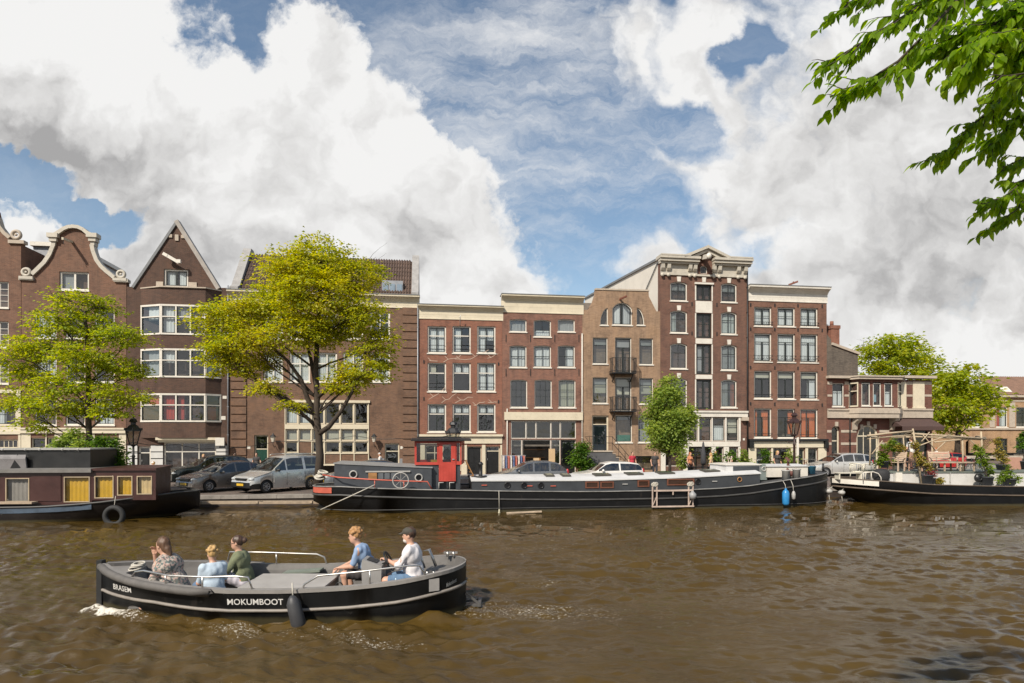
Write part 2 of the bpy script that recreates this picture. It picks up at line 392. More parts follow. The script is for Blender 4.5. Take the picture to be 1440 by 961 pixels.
e2=e.new(.40); e2.color=(.76,.752,.742,1)
cs=N.new('ShaderNodeVectorMath'); cs.operation='SCALE'; L.new(cr.outputs[0],cs.inputs[0]); cs.inputs['Scale'].default_value=.76/.12
tint=N.new('ShaderNodeMix'); tint.data_type='RGBA'; tint.blend_type='MULTIPLY'; tint.inputs[0].default_value=1; L.new(sky.outputs[0],tint.inputs[6]); tint.inputs[7].default_value=(.98,.96,.88,1)
mx=N.new('ShaderNodeMix'); mx.data_type='RGBA'; L.new(mask,mx.inputs[0]); L.new(tint.outputs[2],mx.inputs[6]); L.new(cs.outputs[0],mx.inputs[7])
L.new(mx.outputs[2],bg.inputs[0])
SC.view_settings.view_transform='Standard'; SC.view_settings.look='None'; SC.view_settings.gamma=1; SC.view_settings.exposure=.32
SC.view_settings.use_curve_mapping=False
SC.cycles.max_bounces=6; SC.cycles.transparent_max_bounces=12; SC.cycles.caustics_reflective=False; SC.cycles.caustics_refractive=False
SC.cycles.use_denoising=True; SC.cycles.sample_clamp_direct=6; SC.cycles.sample_clamp_indirect=4

# ------------------------------------------------------------------ ground, quay, water
def sheet(name, poly, z, mat, kind='structure'):
    mb=MB(); mb.add([(x,y,z) for x,y in poly],[tuple(range(len(poly)))]); return tag(mb.build(name,mat),kind=kind)
def PV(name):
    m,nt,N2,L2,P=nodes(name)
    tc=N2.new('ShaderNodeTexCoord'); mp=N2.new('ShaderNodeMapping'); mp.inputs['Rotation'].default_value=(0,0,.14); L2.new(tc.outputs['Object'],mp.inputs[0])
    br=N2.new('ShaderNodeTexBrick'); L2.new(mp.outputs[0],br.inputs['Vector']); br.inputs['Scale'].default_value=1; br.inputs['Brick Width'].default_value=.2; br.inputs['Row Height'].default_value=.09; br.inputs['Mortar Size'].default_value=.008
    br.inputs['Color1'].default_value=(.21,.155,.125,1); br.inputs['Color2'].default_value=(.15,.12,.105,1); br.inputs['Mortar'].default_value=(.1,.09,.08,1)
    nz=N2.new('ShaderNodeTexNoise'); nz.inputs['Scale'].default_value=.6; nz.inputs['Detail'].default_value=6; L2.new(tc.outputs['Object'],nz.inputs['Vector'])
    r=ramp(N2,L2,nz.outputs['Fac'],[(.3,(.6,.6,.62)),(.7,(1,1,1))])
    mm=N2.new('ShaderNodeMix'); mm.data_type='RGBA'; mm.blend_type='MULTIPLY'; mm.inputs[0].default_value=1; L2.new(br.outputs[0],mm.inputs[6]); L2.new(r.outputs[0],mm.inputs[7]); L2.new(mm.outputs[2],P.inputs['Base Color'])
    P.inputs['Roughness'].default_value=.85; return m
kq=.14
sheet('ground',[(-900,30.9-900*kq*.0-70),(-120,30.9-120*kq),(120,30.9+120*kq),(900,60),(900,1500),(-900,1500)],QZ-.012,PV('street clinkers'))
# quay wall with a stone coping
mb=MB(); qth=QUAY.th
mb.box(-125,125,0,.42,QZ-.16,QZ+.02); mb.build('x',[GREYSTONE]) if False else None
quay=empty('quay_wall',"low brick quay wall with a grey stone coping along the far bank",'quay wall',QUAY.w(0,0,0),qth)
mb=MB()
for i in range(-100,100): mb.box(i*1.25+.006,i*1.25+1.244,0,.44,QZ-.15,QZ+.015)
mb.build('coping',M('quay coping stone',(.25,.225,.20),.85,var=.25,scale=2,bump=.3,dirt=.3),quay)
mb=MB(); mb.box(-125,125,.05,.40,-1.5,QZ-.152)
mb.build('wall',BRICK('quay brick',(.085,.06,.05),(.06,.05,.045),(.05,.045,.04),3,.8),quay)
# kerb and pavement in front of the houses
pv=MB(); 
for i in range(-60,60): pv.box(i*1.5+.004,i*1.5+1.496,-3.35,-3.15,QZ-.05,QZ+.10)
k=pv.build('kerb',GREYSTONE,None,FAC.w(0,0,0),FAC.th); tag(k,kind='structure')
pv=MB(); pv.box(-90,90,-3.148,9,QZ-.05,QZ+.094)
k=pv.build('pavement',M('grey pavement slabs',(.24,.22,.20),.9,var=.2,scale=2,bump=.2),None,FAC.w(0,0,0),FAC.th); tag(k,kind='structure')
# water surface: swell and ripples as geometry, the finest ripple as bump
BOAT_C=Vector((-4.36,11.75,0)); BOAT_L=6.95
def water():
    ys=[7.2]
    while ys[-1]<20: ys.append(ys[-1]+.020+.0011*(ys[-1]-7)**1.5)
    while ys[-1]<60: ys.append(ys[-1]+max(.16,.012*ys[-1]))
    ys=np.array([-200,-40,0,4,6.5]+ys); nx=780
    t=np.linspace(-1,1,nx); rows=[]
    X=np.zeros((len(ys),nx)); Y=np.zeros_like(X)
    for i,y in enumerate(ys):
        half=max(9.5,y*.95+3)
        X[i]=t*half; Y[i]=y
    # far skirt columns
    X[:,0]=-600; X[:,-1]=600
    rg=np.random.default_rng(5); Z=np.zeros_like(X)
    for k in range(110):
        lam=.24*(14**rg.random()); a=.0084*lam**.55*(.6+.8*rg.random())*(.22 if lam>1.1 else 1); th=rg.normal(PI*.47,.50)
        kx,ky=2*PI/lam*math.cos(th),2*PI/lam*math.sin(th)
        ph=kx*X+ky*Y+rg.random()*6.28
        fade=np.clip((lam*15-np.abs(Y)*.20)/1.5,0,1)
        w=np.sin(ph+.35*np.sin(.31*X*lam+.2*Y+k))
        Z+=a*fade*(w+.18*np.cos(2*ph+1))
    # patches of calmer and rougher water
    patch=.78+.42*np.sin(.35*X+.6*np.sin(.27*Y))*np.sin(.42*Y+.5*np.sin(.3*X+1))
    Z*=patch
    bx=(X-BOAT_C.x)/(BOAT_L/2); by=(Y-BOAT_C.y)/1.1
    foam=np.zeros_like(X)
    # bow wave: two ridges that trail off the stem, and the churned wake behind the stern
    xb=BOAT_C.x-BOAT_L/2
    s=X-xb
    for sg in(-1,1):
        ridge=BOAT_C.y+sg*(.22+.30*np.clip(s,0,20)**.62+.16*np.clip(s,0,20))
        d=(Y-ridge); amp=np.where(s>-.25,.75*np.exp(-np.clip(s,0,30)/1.8)+.24*np.exp(-np.clip(s,0,30)/7.0),0)
        Z+=.09*amp*np.exp(-(d/(.15+.02*np.clip(s,0,30)))**2)*np.clip((s+.25)/.25,0,1)
        foam+=1.0*np.where(s>-.25,np.exp(-np.clip(s,0,30)/1.0),0)*np.exp(-(d/.24)**2)
        foam+=.44*np.where((s>.2)&(s<7.5),1,0)*np.exp(-((d-.10*sg)/.34)**2)*(.7+.3*np.sin(s*2.3+.7))
    st=X-(xb+BOAT_L)
    wk=np.where(st>-.4,np.exp(-np.clip(st,0,50)/5.0),0)*np.exp(-((Y-BOAT_C.y+.03*st)/(.8+.14*np.clip(st,0,50)))**2)
    Z+=.018*wk*np.sin(9*X+3*np.sin(4*Y))*np.sin(8*Y+2*np.sin(5*X))
    foam+=.30*wk
    foam+=.50*np.exp(-((X-1.1)/1.6)**2-((Y-13.6)/.35)**2)+.34*np.exp(-((X-.6)/3.2)**2-((Y-11.2)/1.0)**2)
    foam+=.55*np.exp(-((X+3.15)/.3)**2-((Y-10.42)/.2)**2)
    foam+=.20*np.exp(-((X+4)/4)**2-((Y-9.9)/.5)**2)
    me=bpy.data.meshes.new('canal_water'); n,m=X.shape
    vs=np.stack([X,Y,Z],-1).reshape(-1,3)
    me.from_pydata(vs.tolist(),[],[]) if False else None
    ii=np.arange(n*m).reshape(n,m); q=np.stack([ii[:-1,:-1],ii[:-1,1:],ii[1:,1:],ii[1:,:-1]],-1).reshape(-1,4)
    me.vertices.add(n*m); me.vertices.foreach_set('co',vs.ravel()); me.loops.add(q.size); me.loops.foreach_set('vertex_index',q.ravel().astype(np.int32))
    me.polygons.add(len(q)); me.polygons.foreach_set('loop_start',np.arange(0,q.size,4,dtype=np.int32)); me.polygons.foreach_set('use_smooth',np.ones(len(q),dtype=bool))
    at_=me.attributes.new('foam','FLOAT','POINT'); at_.data.foreach_set('value',foam.ravel().astype(np.float32))
    me.update(calc_edges=True); me.validate()
    m_,nt,N2,L2,P=nodes('canal water')
    tc=N2.new('ShaderNodeTexCoord')
    def nz(scale,detail,rough,st=(1,1,1),dist=0):
        mp=N2.new('ShaderNodeMapping'); mp.inputs['Scale'].default_value=st; L2.new(tc.outputs['Object'],mp.inputs[0])
        a=N2.new('ShaderNodeTexNoise'); a.inputs['Scale'].default_value=scale; a.inputs['Detail'].default_value=detail; a.inputs['Roughness'].default_value=rough; a.inputs['Distortion'].default_value=dist
        L2.new(mp.outputs[0],a.inputs['Vector']); return a.outputs['Fac']
    r=ramp(N2,L2,nz(.35,4,.6),[(.3,(.052,.031,.0065)),(.7,(.074,.046,.011))])
    af=N2.new('ShaderNodeAttribute'); af.attribute_name='foam'
    fn=nz(21.0,8,.78,(.8,1.4,1),.4); ad=N2.new('ShaderNodeMath'); ad.operation='MULTIPLY_ADD'; L2.new(af.outputs['Fac'],ad.inputs[0]); ad.inputs[1].default_value=.38; 
    L2.new(fn,ad.inputs[2])
    fm=N2.new('ShaderNodeMapRange'); L2.new(ad.outputs[0],fm.inputs[0]); fm.inputs[1].default_value=.74; fm.inputs[2].default_value=.86
    mx=N2.new('ShaderNodeMix'); mx.data_type='RGBA'; L2.new(fm.outputs[0],mx.inputs[0]); L2.new(r.outputs[0],mx.inputs[6]); mx.inputs[7].default_value=(.62,.58,.50,1)
    L2.new(mx.outputs[2],P.inputs['Base Color'])
    mr=N2.new('ShaderNodeMapRange'); L2.new(fm.outputs[0],mr.inputs[0]); mr.inputs[3].default_value=.03; mr.inputs[4].default_value=.6; L2.new(mr.outputs[0],P.inputs['Roughness'])
    P.inputs['IOR'].default_value=1.42
    h=N2.new('ShaderNodeMath'); h.operation='ADD'; L2.new(nz(2.2,7,.66,(.6,1.7,1),.5),h.inputs[0])
    h2=N2.new('ShaderNodeMath'); h2.operation='MULTIPLY_ADD'; L2.new(nz(9.0,4,.6,(.6,1.4,1)),h2.inputs[0]); h2.inputs[1].default_value=.22; L2.new(h.outputs[0],h2.inputs[2]); h.inputs[1].default_value=0
    b=N2.new('ShaderNodeBump'); b.inputs['Distance'].default_value=.065; pm=N2.new('ShaderNodeMapRange'); L2.new(nz(.16,3,.55,(.7,1.6,1),.8),pm.inputs[0]); pm.inputs[1].default_value=.38; pm.inputs[2].default_value=.62; pm.inputs[3].default_value=.12; pm.inputs[4].default_value=1.0; L2.new(pm.outputs[0],b.inputs['Strength']); L2.new(h2.outputs[0],b.inputs['Height']); L2.new(b.outputs[0],P.inputs['Normal'])
    return tag(link('water',me,m_),kind='structure')
water()
sheet('canal_bed',[(-600,-300),(600,-300),(600,200),(-600,200)],-1.6,M('canal mud',(.05,.04,.02),.9))
# ------------------------------------------------------------------ houses
def inset(poly,d):
    """inset a convex counter-clockwise polygon by d"""
    n=len(poly); out=[]
    for i in range(n):
        p0=Vector(poly[i-1]); p1=Vector(poly[i]); p2=Vector(poly[(i+1)%n])
        e1=(p1-p0).normalized(); e2=(p2-p1).normalized()
        n1=Vector((-e1.y,e1.x)); n2=Vector((-e2.y,e2.x))
        b=(n1+n2); k=b.dot(n1)
        if k<.2: k=.2
        q=p1+b*(d/k); out.append((q.x,q.y))
    return out
def span_at(poly,x):
    zs=[]; n=len(poly)
    for i in range(n):
        a,b=poly[i],poly[(i+1)%n]
        if (a[0]-x)*(b[0]-x)<=0 and abs(a[0]-b[0])>1e-9:
            zs.append(a[1]+(b[1]-a[1])*(x-a[0])/(b[0]-a[0]))
    return (min(zs),max(zs)) if zs else (0,0)
def hspan_at(poly,z): return span_at([(p[1],p[0]) for p in poly],z)
def rect(x0,z0,x1,z1): return [(x0,z0),(x1,z0),(x1,z1),(x0,z1)]
def segarch(x0,z0,x1,z1,rise,n=10):
    """rectangle with a segmental arch of the given rise on top"""
    w=(x1-x0)/2; c=(x0+x1)/2
    pts=[(x0,z0),(x1,z0)]
    for i in range(n+1):
        t=1-2*i/n; 
        R=(w*w+rise*rise)/(2*rise); zz=z1-R+math.sqrt(max(0,R*R-(t*w)**2))
        pts.append((c+t*w,zz))
    return pts
def curtain_sheet(mb,x0,x1,z0,z1,y,folds=None,amp=.025,mi=0):
    n=max(2,int((x1-x0)/.05)); vs=[]
    for i in range(n+1):
        x=x0+(x1-x0)*i/n; yy=y+amp*math.sin(i*1.9+x*3)
        vs+= [(x,yy,z0),(x,yy,z1)]
    mb.add(vs,[(2*i,2*i+2,2*i+3,2*i+1) for i in range(n)],mi,True)
class House:
    def __init__(s,name,label,cat,xl,xr,off=0.0,brick=None,group=None,pl=FAC):
        s.pl=pl; s.off=off; s.u0=pl.uz(xl,H0,off)[0]; s.w=pl.uz(xr,H0,off)[0]-s.u0
        s.e=empty(name,label,cat,pl.w(s.u0,off,QZ),pl.th,group); s.holes=[]; s.brick=brick; s.th=pl.th
        s.rng=random.Random(name+label)
    def P(s,px,py,fwd=0.0):
        u,z=s.pl.uz(px,py,s.off+fwd); return (u-s.u0,z-QZ)
    def rect(s,x0,y0,x1,y1,fwd=0.0):
        xa=s.P(x0,H0,fwd)[0]; xb=s.P(x1,H0,fwd)[0]; xm=(x0+x1)/2
        return xa, s.P(xm,y1,fwd)[1], xb, s.P(xm,y0,fwd)[1]
    def win(s,x0,y0,x1,y1,v=(),h=(),fw=.07,fm=WHITE,sw=.045,sm=DARKSASH,cur=(),sill=True,arch=0.0,poly=None,rec=.10,glass=GL,hb=None,bw=.035,name='window',parent=None,hole=True,y=0.0,sillm=None,vz=None,label=None,local=None):
        """one window; v,h are glazing bar fractions (h from the top), cur=(x0,x1,ztop,zbot,material)"""
        par=parent or s.e
        if poly is None:
            X0,Z0,X1,Z1=local if local else s.rect(x0,y0,x1,y1)
            poly=segarch(X0,Z0,X1,Z1,arch) if arch else rect(X0,Z0,X1,Z1)
        else: X0=min(p[0] for p in poly);X1=max(p[0] for p in poly);Z0=min(p[1] for p in poly);Z1=max(p[1] for p in poly)
        if hole: s.holes.append((poly,rec+.07))
        mb=MB(); n=len(poly)
        def ring(po,pi,y0,y1,mi):
            k=len(po)
            mb.add([(p[0],y0,p[1]) for p in po]+[(p[0],y0,p[1]) for p in pi]+[(p[0],y1,p[1]) for p in pi],
                   [(i,(i+1)%k,k+(i+1)%k,k+i) for i in range(k)]+[(k+i,k+(i+1)%k,2*k+(i+1)%k,2*k+i) for i in range(k)],mi)
        yf=y+rec-.02; p1=inset(poly,fw); ring(poly,p1,yf,yf+.09,0)
        p2=inset(p1,sw) if sw else p1
        if sw: ring(p1,p2,yf+.025,yf+.08,1)
        a0=min(p[0] for p in p1);a1=max(p[0] for p in p1);b0=min(p[1] for p in p1);b1=max(p[1] for p in p1)
        for i,f in enumerate(v):
            x=a0+(a1-a0)*f; z0,z1=span_at(p2,x)
            if vz: z0,z1=b1-(b1-b0)*vz[i][1],b1-(b1-b0)*vz[i][0]
            mb.box(x-bw/2,x+bw/2,yf+.031,yf+.074,z0,z1,1)
        for i,f in enumerate(h):
            z=b1-(b1-b0)*f; xa,xb=hspan_at(p2,z); t=(hb[i] if hb else bw); fm_=0 if t>.06 else 1
            mb.box(xa,xb,yf+(.012 if fm_==0 else .033),yf+.071,z-t/2,z+t/2,fm_)
        w=mb.build(name,[fm,sm],par)
        if label: w['label']=label
        g=MB(); q=inset(p2,-.004); g.add([(p[0],yf+.055,p[1]) for p in q],[tuple(range(len(q)))]); g.build('pane',glass,w)
        for c in cur:
            cm=MB(); xa=a0+(a1-a0)*c[0]; xb=a0+(a1-a0)*c[1]; za=b1-(b1-b0)*c[2]; zb=b1-(b1-b0)*c[3]
            if poly and len(poly)>4 and c[2]<.2:
                for k in range(4):
                    xx0=xa+(xb-xa)*k/4; xx1=xa+(xb-xa)*(k+1)/4; curtain_sheet(cm,xx0,xx1,zb,min(span_at(p1,xx0+1e-3)[1],span_at(p1,xx1-1e-3)[1]) if c[2]<.01 else za,yf+.17)
            else: curtain_sheet(cm,xa,xb,zb,za,yf+.17,amp=.004 if c[4] in(CURT_G,CURT_C) else .022)
            cm.build('blind' if c[4] in(CURT_G,CURT_C) else 'curtain',c[4],w)
        if sill:
            sb=MB(); sb.box(X0-.05,X1+.05,y-.06,y+rec-.022,Z0-.075,Z0+.006); sb.build('sill',sillm or fm,w)
        return w
    def door(s,x0,y0,x1,y1,leaf=BLACK,fm=WHITE,transom=.0,fw=.09,rec=.16,glazed=False,bottom=None,name='door',label=None,nleaf=1,handle=True):
        X0,Z0,X1,Z1=s.rect(x0,y0,x1,y1)
        if bottom is not None: Z0=bottom
        poly=rect(X0,Z0,X1,Z1); s.holes.append((poly,rec+.08))
        mb=MB(); yf=rec-.03
        for a in ((X0,X0+fw,Z0,Z1),(X1-fw,X1,Z0,Z1),(X0+fw,X1-fw,Z1-fw,Z1)): mb.box(a[0],a[1],yf,yf+.1,a[2],a[3],0)
        zt=Z1-fw-(Z1-Z0)*transom
        if transom: mb.box(X0+fw,X1-fw,yf+.006,yf+.095,zt-.06,zt,0); zt-=.06
        xa,xb=X0+fw,X1-fw; wl=(xb-xa)/nleaf
        for k in range(nleaf):
            l0,l1=xa+k*wl+.004,xa+(k+1)*wl-.004; mb.box(l0,l1,yf+.03,yf+.075,Z0+.01,zt-.004,1)
            if not glazed:
                for f0,f1 in ((.08,.36),(.42,.92)):
                    mb.box(l0+.11*(l1-l0)+.02,l1-.11*(l1-l0)-.02,yf+.016,yf+.029,Z0+(zt-Z0)*f0,Z0+(zt-Z0)*f1,1)
        d=mb.build(name,[fm,leaf],s.e)
        if label: d['label']=label
        if transom:
            g=MB(); g.add([(p[0],yf+.05,p[1]) for p in rect(X0+fw,zt+.06,X1-fw,Z1-fw)],[(0,1,2,3)]); g.build('pane',GL,d)
        if glazed:
            g=MB(); g.add([(p[0],yf+.026,p[1]) for p in rect(xa+.12,Z0+.25*(zt-Z0),xb-.12,zt-.12)],[(0,1,2,3)]); g.build('pane',GLD,d)
        if handle:
            hnd=MB(); hnd.box(xa+.06,xa+.09,yf-.03,yf+.016,Z0+1.0,Z0+1.13); hnd.build('handle',GALV,d)
        return d
    def part(s,name,mb,mat,parent=None): return mb.build(name,mat,parent or s.e)
    def parts(s,name,mb,mat,parent=None): return mb.each(name,mat,parent or s.e)
    def cornice(s,x0,y0,x1,y1,proj=.35,m=CREAM,cap=LEAD,frieze=.55,ends=.08,name='cornice',ext=.0,grooves=True):
        X0,Z0,X1,Z1=s.rect(x0,y0,x1,y1); X0-=ext; X1+=ext; hgt=Z1-Z0; zf=Z0+hgt*frieze
        mb=MB()
        prof=[(.10,Z0),(-.05,Z0),(-.05,Z0+.07),(-.035,Z0+.09),(-.035,zf),(-.07,zf+.02),(-.09,zf+.06),(-proj*.45,zf+.07+.25*(Z1-zf)),(-proj*.75,zf+.55*(Z1-zf)),(-proj*.78,zf+.62*(Z1-zf)),(-proj*.98,zf+.64*(Z1-zf)),(-proj,Z1-.05),(.10,Z1-.05)]
        mb.prismx(prof,X0-ends,X1+ends)
        if grooves: mb.box(X0+.02,X1-.02,-.042,-.02,Z0+hgt*frieze*.5,Z0+hgt*frieze*.5+.02)
        c=mb.build(name,m,s.e)
        l=MB(); l.box(X0-ends-.02,X1+ends+.02,-proj-.03,.6,Z1-.047,Z1); l.build('lead_cap',cap,c)
        return c
    def finish(s,outline,depth=9.0,mats=None,name='wall',reveal=None,roof=True,side=True):
        """front wall with its openings, reveals, and the shell behind it"""
        mb=MB(); mats=mats or [s.brick, ROOMDARK]
        mb.holed(outline,[h for h,_ in s.holes],0.0)
        for h,d in s.holes:
            n=len(h); mb.add([(p[0],0,p[1]) for p in h]+[(p[0],d,p[1]) for p in h],[(i,n+i,n+(i+1)%n,(i+1)%n) for i in range(n)])
        n=len(outline)
        mb.add([(p[0],0,p[1]) for p in outline]+[(p[0],depth,p[1]) for p in outline],[(i,(i+1)%n,n+(i+1)%n,n+i) for i in range(n)]+[tuple(range(n,2*n))[::1]])
        w=mb.build(name,mats,s.e)
        zmax=max(p[1] for p in outline); xs=[p[0] for p in outline]
        # rooms: a back wall with floors, so the panes look into depth
        ib=MB(); x0,x1=min(xs)+.05,max(xs)-.05; zt=min(zmax,outline[2][1] if False else zmax)
        top=(s.room_top if hasattr(s,'room_top') else min(outline[2][1],outline[-1][1]))-.15
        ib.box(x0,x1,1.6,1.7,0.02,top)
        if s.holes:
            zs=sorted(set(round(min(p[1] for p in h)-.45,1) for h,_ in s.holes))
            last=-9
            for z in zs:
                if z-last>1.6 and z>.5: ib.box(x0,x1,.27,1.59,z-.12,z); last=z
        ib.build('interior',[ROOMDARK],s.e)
        return w
    def anchors(s,pts,h=.28,w=.05,name='wall_anchor',m=IRON):
        for px,py in pts:
            x,z=s.P(px,py); b=MB(); b.box(x-w/2,x+w/2,-.035,.01,z-h/2,z+h/2); b.build(name,m,s.e)
def bk_body(hs,py):
    b=MB(); b.box(.02,hs.w-.02,.455,9,-.05,hs.P(100,py)[1]-.25); return hs.part('rear_wall',b,hs.brick)
def pipe(hs,px,y0,y1,name='drainpipe',m=ZINC,r=.045,fwd=.09):
    x=hs.P(px,H0)[0]; z0=hs.P(px,y1)[1]; z1=hs.P(px,y0)[1]
    mb=MB(); mb.cyl((x,-fwd,z0),(x,-fwd,z1),r,8)
    z=z0+.6
    while z<z1: mb.box(x-.06,x+.06,-fwd-.05,.0,z,z+.03); z+=1.9
    return mb.build(name,m,hs.e)
def plate(hs,px,py,w=.16,h=.14,m=WHITE,name='number_plate'):
    x,z=hs.P(px,py); b=MB(); b.box(x-w/2,x+w/2,-.02,.004,z-h/2,z+h/2); return b.build(name,m,hs.e)
def hoist(hs,px,py,L=.9,m=CREAM,drop=.05,w=.12,hook=True):
    x,z=hs.P(px,py,.3); b=MB(); b.bar((x,.05,z+.06),(x,-L,z-drop),w,w*1.25)
    o=b.build('hoist_beam',m,hs.e)
    if hook:
        k=MB(); k.tube([(x,-L+.12,z-.1),(x,-L+.12,z-.32),(x+.05,-L+.12,z-.38),(x+.09,-L+.12,z-.33)],.015,6); k.build('hook',IRON,o)
    return o
BR_L=BRICK('brown brick',(0.206,0.103,0.068),(0.147,0.076,0.052),(0.188,0.146,0.111),1,.35)
BR_D=BRICK('dark aubergine brick',(0.112,0.060,0.044),(0.075,0.044,0.035),(0.121,0.092,0.070),2,.4)
BR_M=BRICK('mid brown brick',(0.205,0.113,0.071),(0.142,0.082,0.055),(0.174,0.128,0.098),3,.3)
BR_R=BRICK('red brick',(0.280,0.113,0.074),(0.211,0.088,0.061),(0.232,0.159,0.118),4,.3)
BR_R2=BRICK('purple red brick',(0.258,0.121,0.084),(0.182,0.087,0.065),(0.223,0.162,0.129),5,.4)
BR_T=BRICK('ochre brick',(0.360,0.235,0.150),(0.280,0.181,0.115),(0.280,0.206,0.150),6,.5)
BR_P=BRICK('plum brick',(0.182,0.087,0.063),(0.129,0.068,0.052),(0.182,0.134,0.102),7,.35)
BR_P2=BRICK('warm plum brick',(0.225,0.110,0.074),(0.157,0.080,0.056),(0.204,0.144,0.113),8,.3)
BR_G=BRICK('grey black brick',(0.140,0.119,0.098),(0.084,0.073,0.062),(0.196,0.162,0.130),9,.5)
BR_Y=BRICK('yellow buff brick',(0.441,0.280,0.160),(0.347,0.210,0.115),(0.367,0.260,0.170),10,.25)
def rv(seed): return random.Random(seed)

# -- the neck-gabled house cut by the left edge
h=House('neck_gable_house',"brown brick gabled house with small-paned white windows, cut off by the left edge",'house',-76,29.5,.02,BR_L)
for r,(a,b) in enumerate([(396,433),(452,488.5),(508.5,540)]):
    for c,(x0,x1) in enumerate([(-64,-38),(-25,-1+14-1),]):
        h.win(x0,a,x1,b,v=(.33,.67),h=(.25,.5,.75),fw=.08,sw=0,sm=WHITE,bw=.03)
h.win(-62,575,-30,597,v=(.5,),fm=CREAM); h.win(-12,571,22,598,v=(.5,),h=(.3,),fm=CREAM,cur=((0,.5,0,1,CURT_W),))
h.win(-4,618,25,631,v=(.25,.5,.75),fm=CREAM,sm=CREAM,sw=.02)
h.door(-60,610,-36,668,leaf=DARKSASH,fm=CREAM,bottom=.12)
# gable outline
L=lambda *p: [h.P(x,y) for x,y in p]
pts=L((-76,H0),(29.5,H0)); pts=[(pts[0][0],-.1),(pts[1][0],-.1)]
curve=L((29.5,341),(14,341),(14,333),(7,327),(0,318),(-4,305),(-6,296),(-14,290),(-23,288),(-32,290),(-40,296),(-42,305),(-46,318),(-53,327),(-60,333),(-60,341),(-76,341))
h.finish(pts+curve,depth=.45); bk_body(h,341)
def coping(hs,pts,w=.2,proj=.10,m=STONE,name='gable_coping'):
    mb=MB(); P=[Vector(p) for p in pts]
    for i in range(len(P)-1):
        a,b=P[i],P[i+1]; d=(b-a).normalized(); n=Vector((-d.y,d.x)); 
        if n.y<0: n=-n
        a2=a-d*.03; b2=b+d*.03
        q=[a2-n*w*.6,b2-n*w*.6,b2+n*w*.4,a2+n*w*.4]
        k=.002*(i%3)
        mb.prism([(v.x,v.y) for v in q],-proj-k,.35+k)
    return mb.build(name,m,hs.e)
def scroll(hs,px,py,r=.35,m=STONE,flip=1):
    x,z=hs.P(px,py); mb=MB()
    mb.torus((x,-.07,z),(0,1,0),r*.68,r*.30,20,8); mb.ball((x,-.10,z),r*.26,r*.2,r*.26)
    mb.box(x-r*1.3,x+r*1.3,-.13,.3,z-r*1.55,z-r*.95)
    return mb.build('scroll',m,hs.e)
coping(h,L((14,334),(7,328),(0,319),(-4,306)),.22); scroll(h,24,331,.36)
fb=MB(); X0,Z0,X1,Z1=h.rect(-76,548,29.5,553); fb.box(X0,X1,-.06,.05,Z0,Z1); X0,Za,X1,Zb=h.rect(-76,606,29.5,611); fb.box(X0,X1,-.08,.05,Za,Zb); h.parts('string_course',fb,CREAM)
fb=MB(); x0,z0,x1,z1=h.rect(-76,600,29.5,606); fb.box(x0,x1,-.04,-.003,z0,z1)
for a,b in ((-76,-62.5),(-29,-13),(22.5,29.5)): xa,za,xb,zb=h.rect(a,553.5,b,600); fb.box(xa,xb,-.035,-.003,za,zb)
for a,b in ((-76,-61),(-35,-5),(26,29.5)): xa,za,xb,zb=h.rect(a,611,b,667); fb.box(xa,xb,-.035,-.003,.05,zb)
h.parts('cream_render',fb,CREAM)
rb=MB(); xa,za=h.P(31,H0,-1.5)[0],h.P(50,375)[1]; xb=h.P(50,H0)[0]
rb.box(xa+.1,xa+2.6,2.5,9,za-1,h.P(40,331)[1]); rf=h.part('roof_extension',rb,ZINC)
wb=MB()
for i in range(4): wb.box(xa+2.601,xa+2.66,3.0+i*1.4,4.1+i*1.4,za+.2,h.P(40,338)[1])
wb.build('side_window',[WHITE],rf)
lb=MB(); lb.box(xa,xa+2.8,2.3,9.1,h.P(40,330.9)[1]+.003,h.P(40,327)[1]+.1); lb.build('roof_edge',WHITE,rf)

# -- the bell-gabled house
h=House('bell_gable_house',"brown brick house with a white-edged curved bell gable and corner scrolls",'house',30,177.5,0,BR_L)
h.win(83.5,382.5,125,408.5,fw=.09,sw=.03,v=(.5,),bw=.12,sm=WHITE,cur=((.0,.5,0,1,CURT_G),))
cols=[(48.5,79.5),(92,119.5),(133,161)]
rr=rv(1)
for a,b in [(436,476),(498.5,538),(561,598)]:
    for x0,x1 in cols: h.win(x0,a,x1,b,v=(.5,),h=(.34,.67) if a<550 else (.4,),fw=.08,sw=.03,hb=(.03,.03),cur=((0,1,0,1,CURT_W),) if rr.random()<.35 else ())
h.win(44,616,64,631,fm=CREAM); h.win(66.5,616,76.5,631,fm=CREAM); h.win(88,616,122,650,v=(.33,.67),fm=CREAM)
h.door(134,616,167,668,leaf=DARKSASH,fm=CREAM,transom=.18,nleaf=2,bottom=.12)
L=lambda *p: [h.P(x,y) for x,y in p]
x0=h.P(30,H0)[0]; x1=h.P(177.5,H0)[0]
right=L((177.5,394),(161.5,391),(151,382.5),(144,376),(137.5,366),(133,354),(131,346),(132,338),(126,331),(117,324),(110,321),(104,320),(97,321),(89,325),(80,331),(76,338),(74.5,346),(69.5,359),(62,370),(52,379),(44,387),(30,391))
h.finish([(x0,-.1),(x1,-.1)]+right,depth=.45); bk_body(h,394)
coping(h,L((46,385.5),(54,378),(63,369),(70,358.5),(75.5,345),(77,336)),.24,.13,TRIM)
coping(h,L((161,390),(151,382),(143.5,375),(137,366),(132.5,354),(130.5,345),(131.5,336)),.24,.13,TRIM)
coping(h,L((77,331),(84,327),(90.5,322.5),(97,319.8),(104,319),(111,319.8),(118,323),(124,328),(131,331)),.22,.18,TRIM)
cb2=MB()
for px in (76.5,131.5): x,z=h.P(px,332); cb2.box(x-.32,x+.32,-.3,.3,z-.16,z+.12); cb2.box(x-.22,x+.22,-.22,.3,z-.4,z-.162)
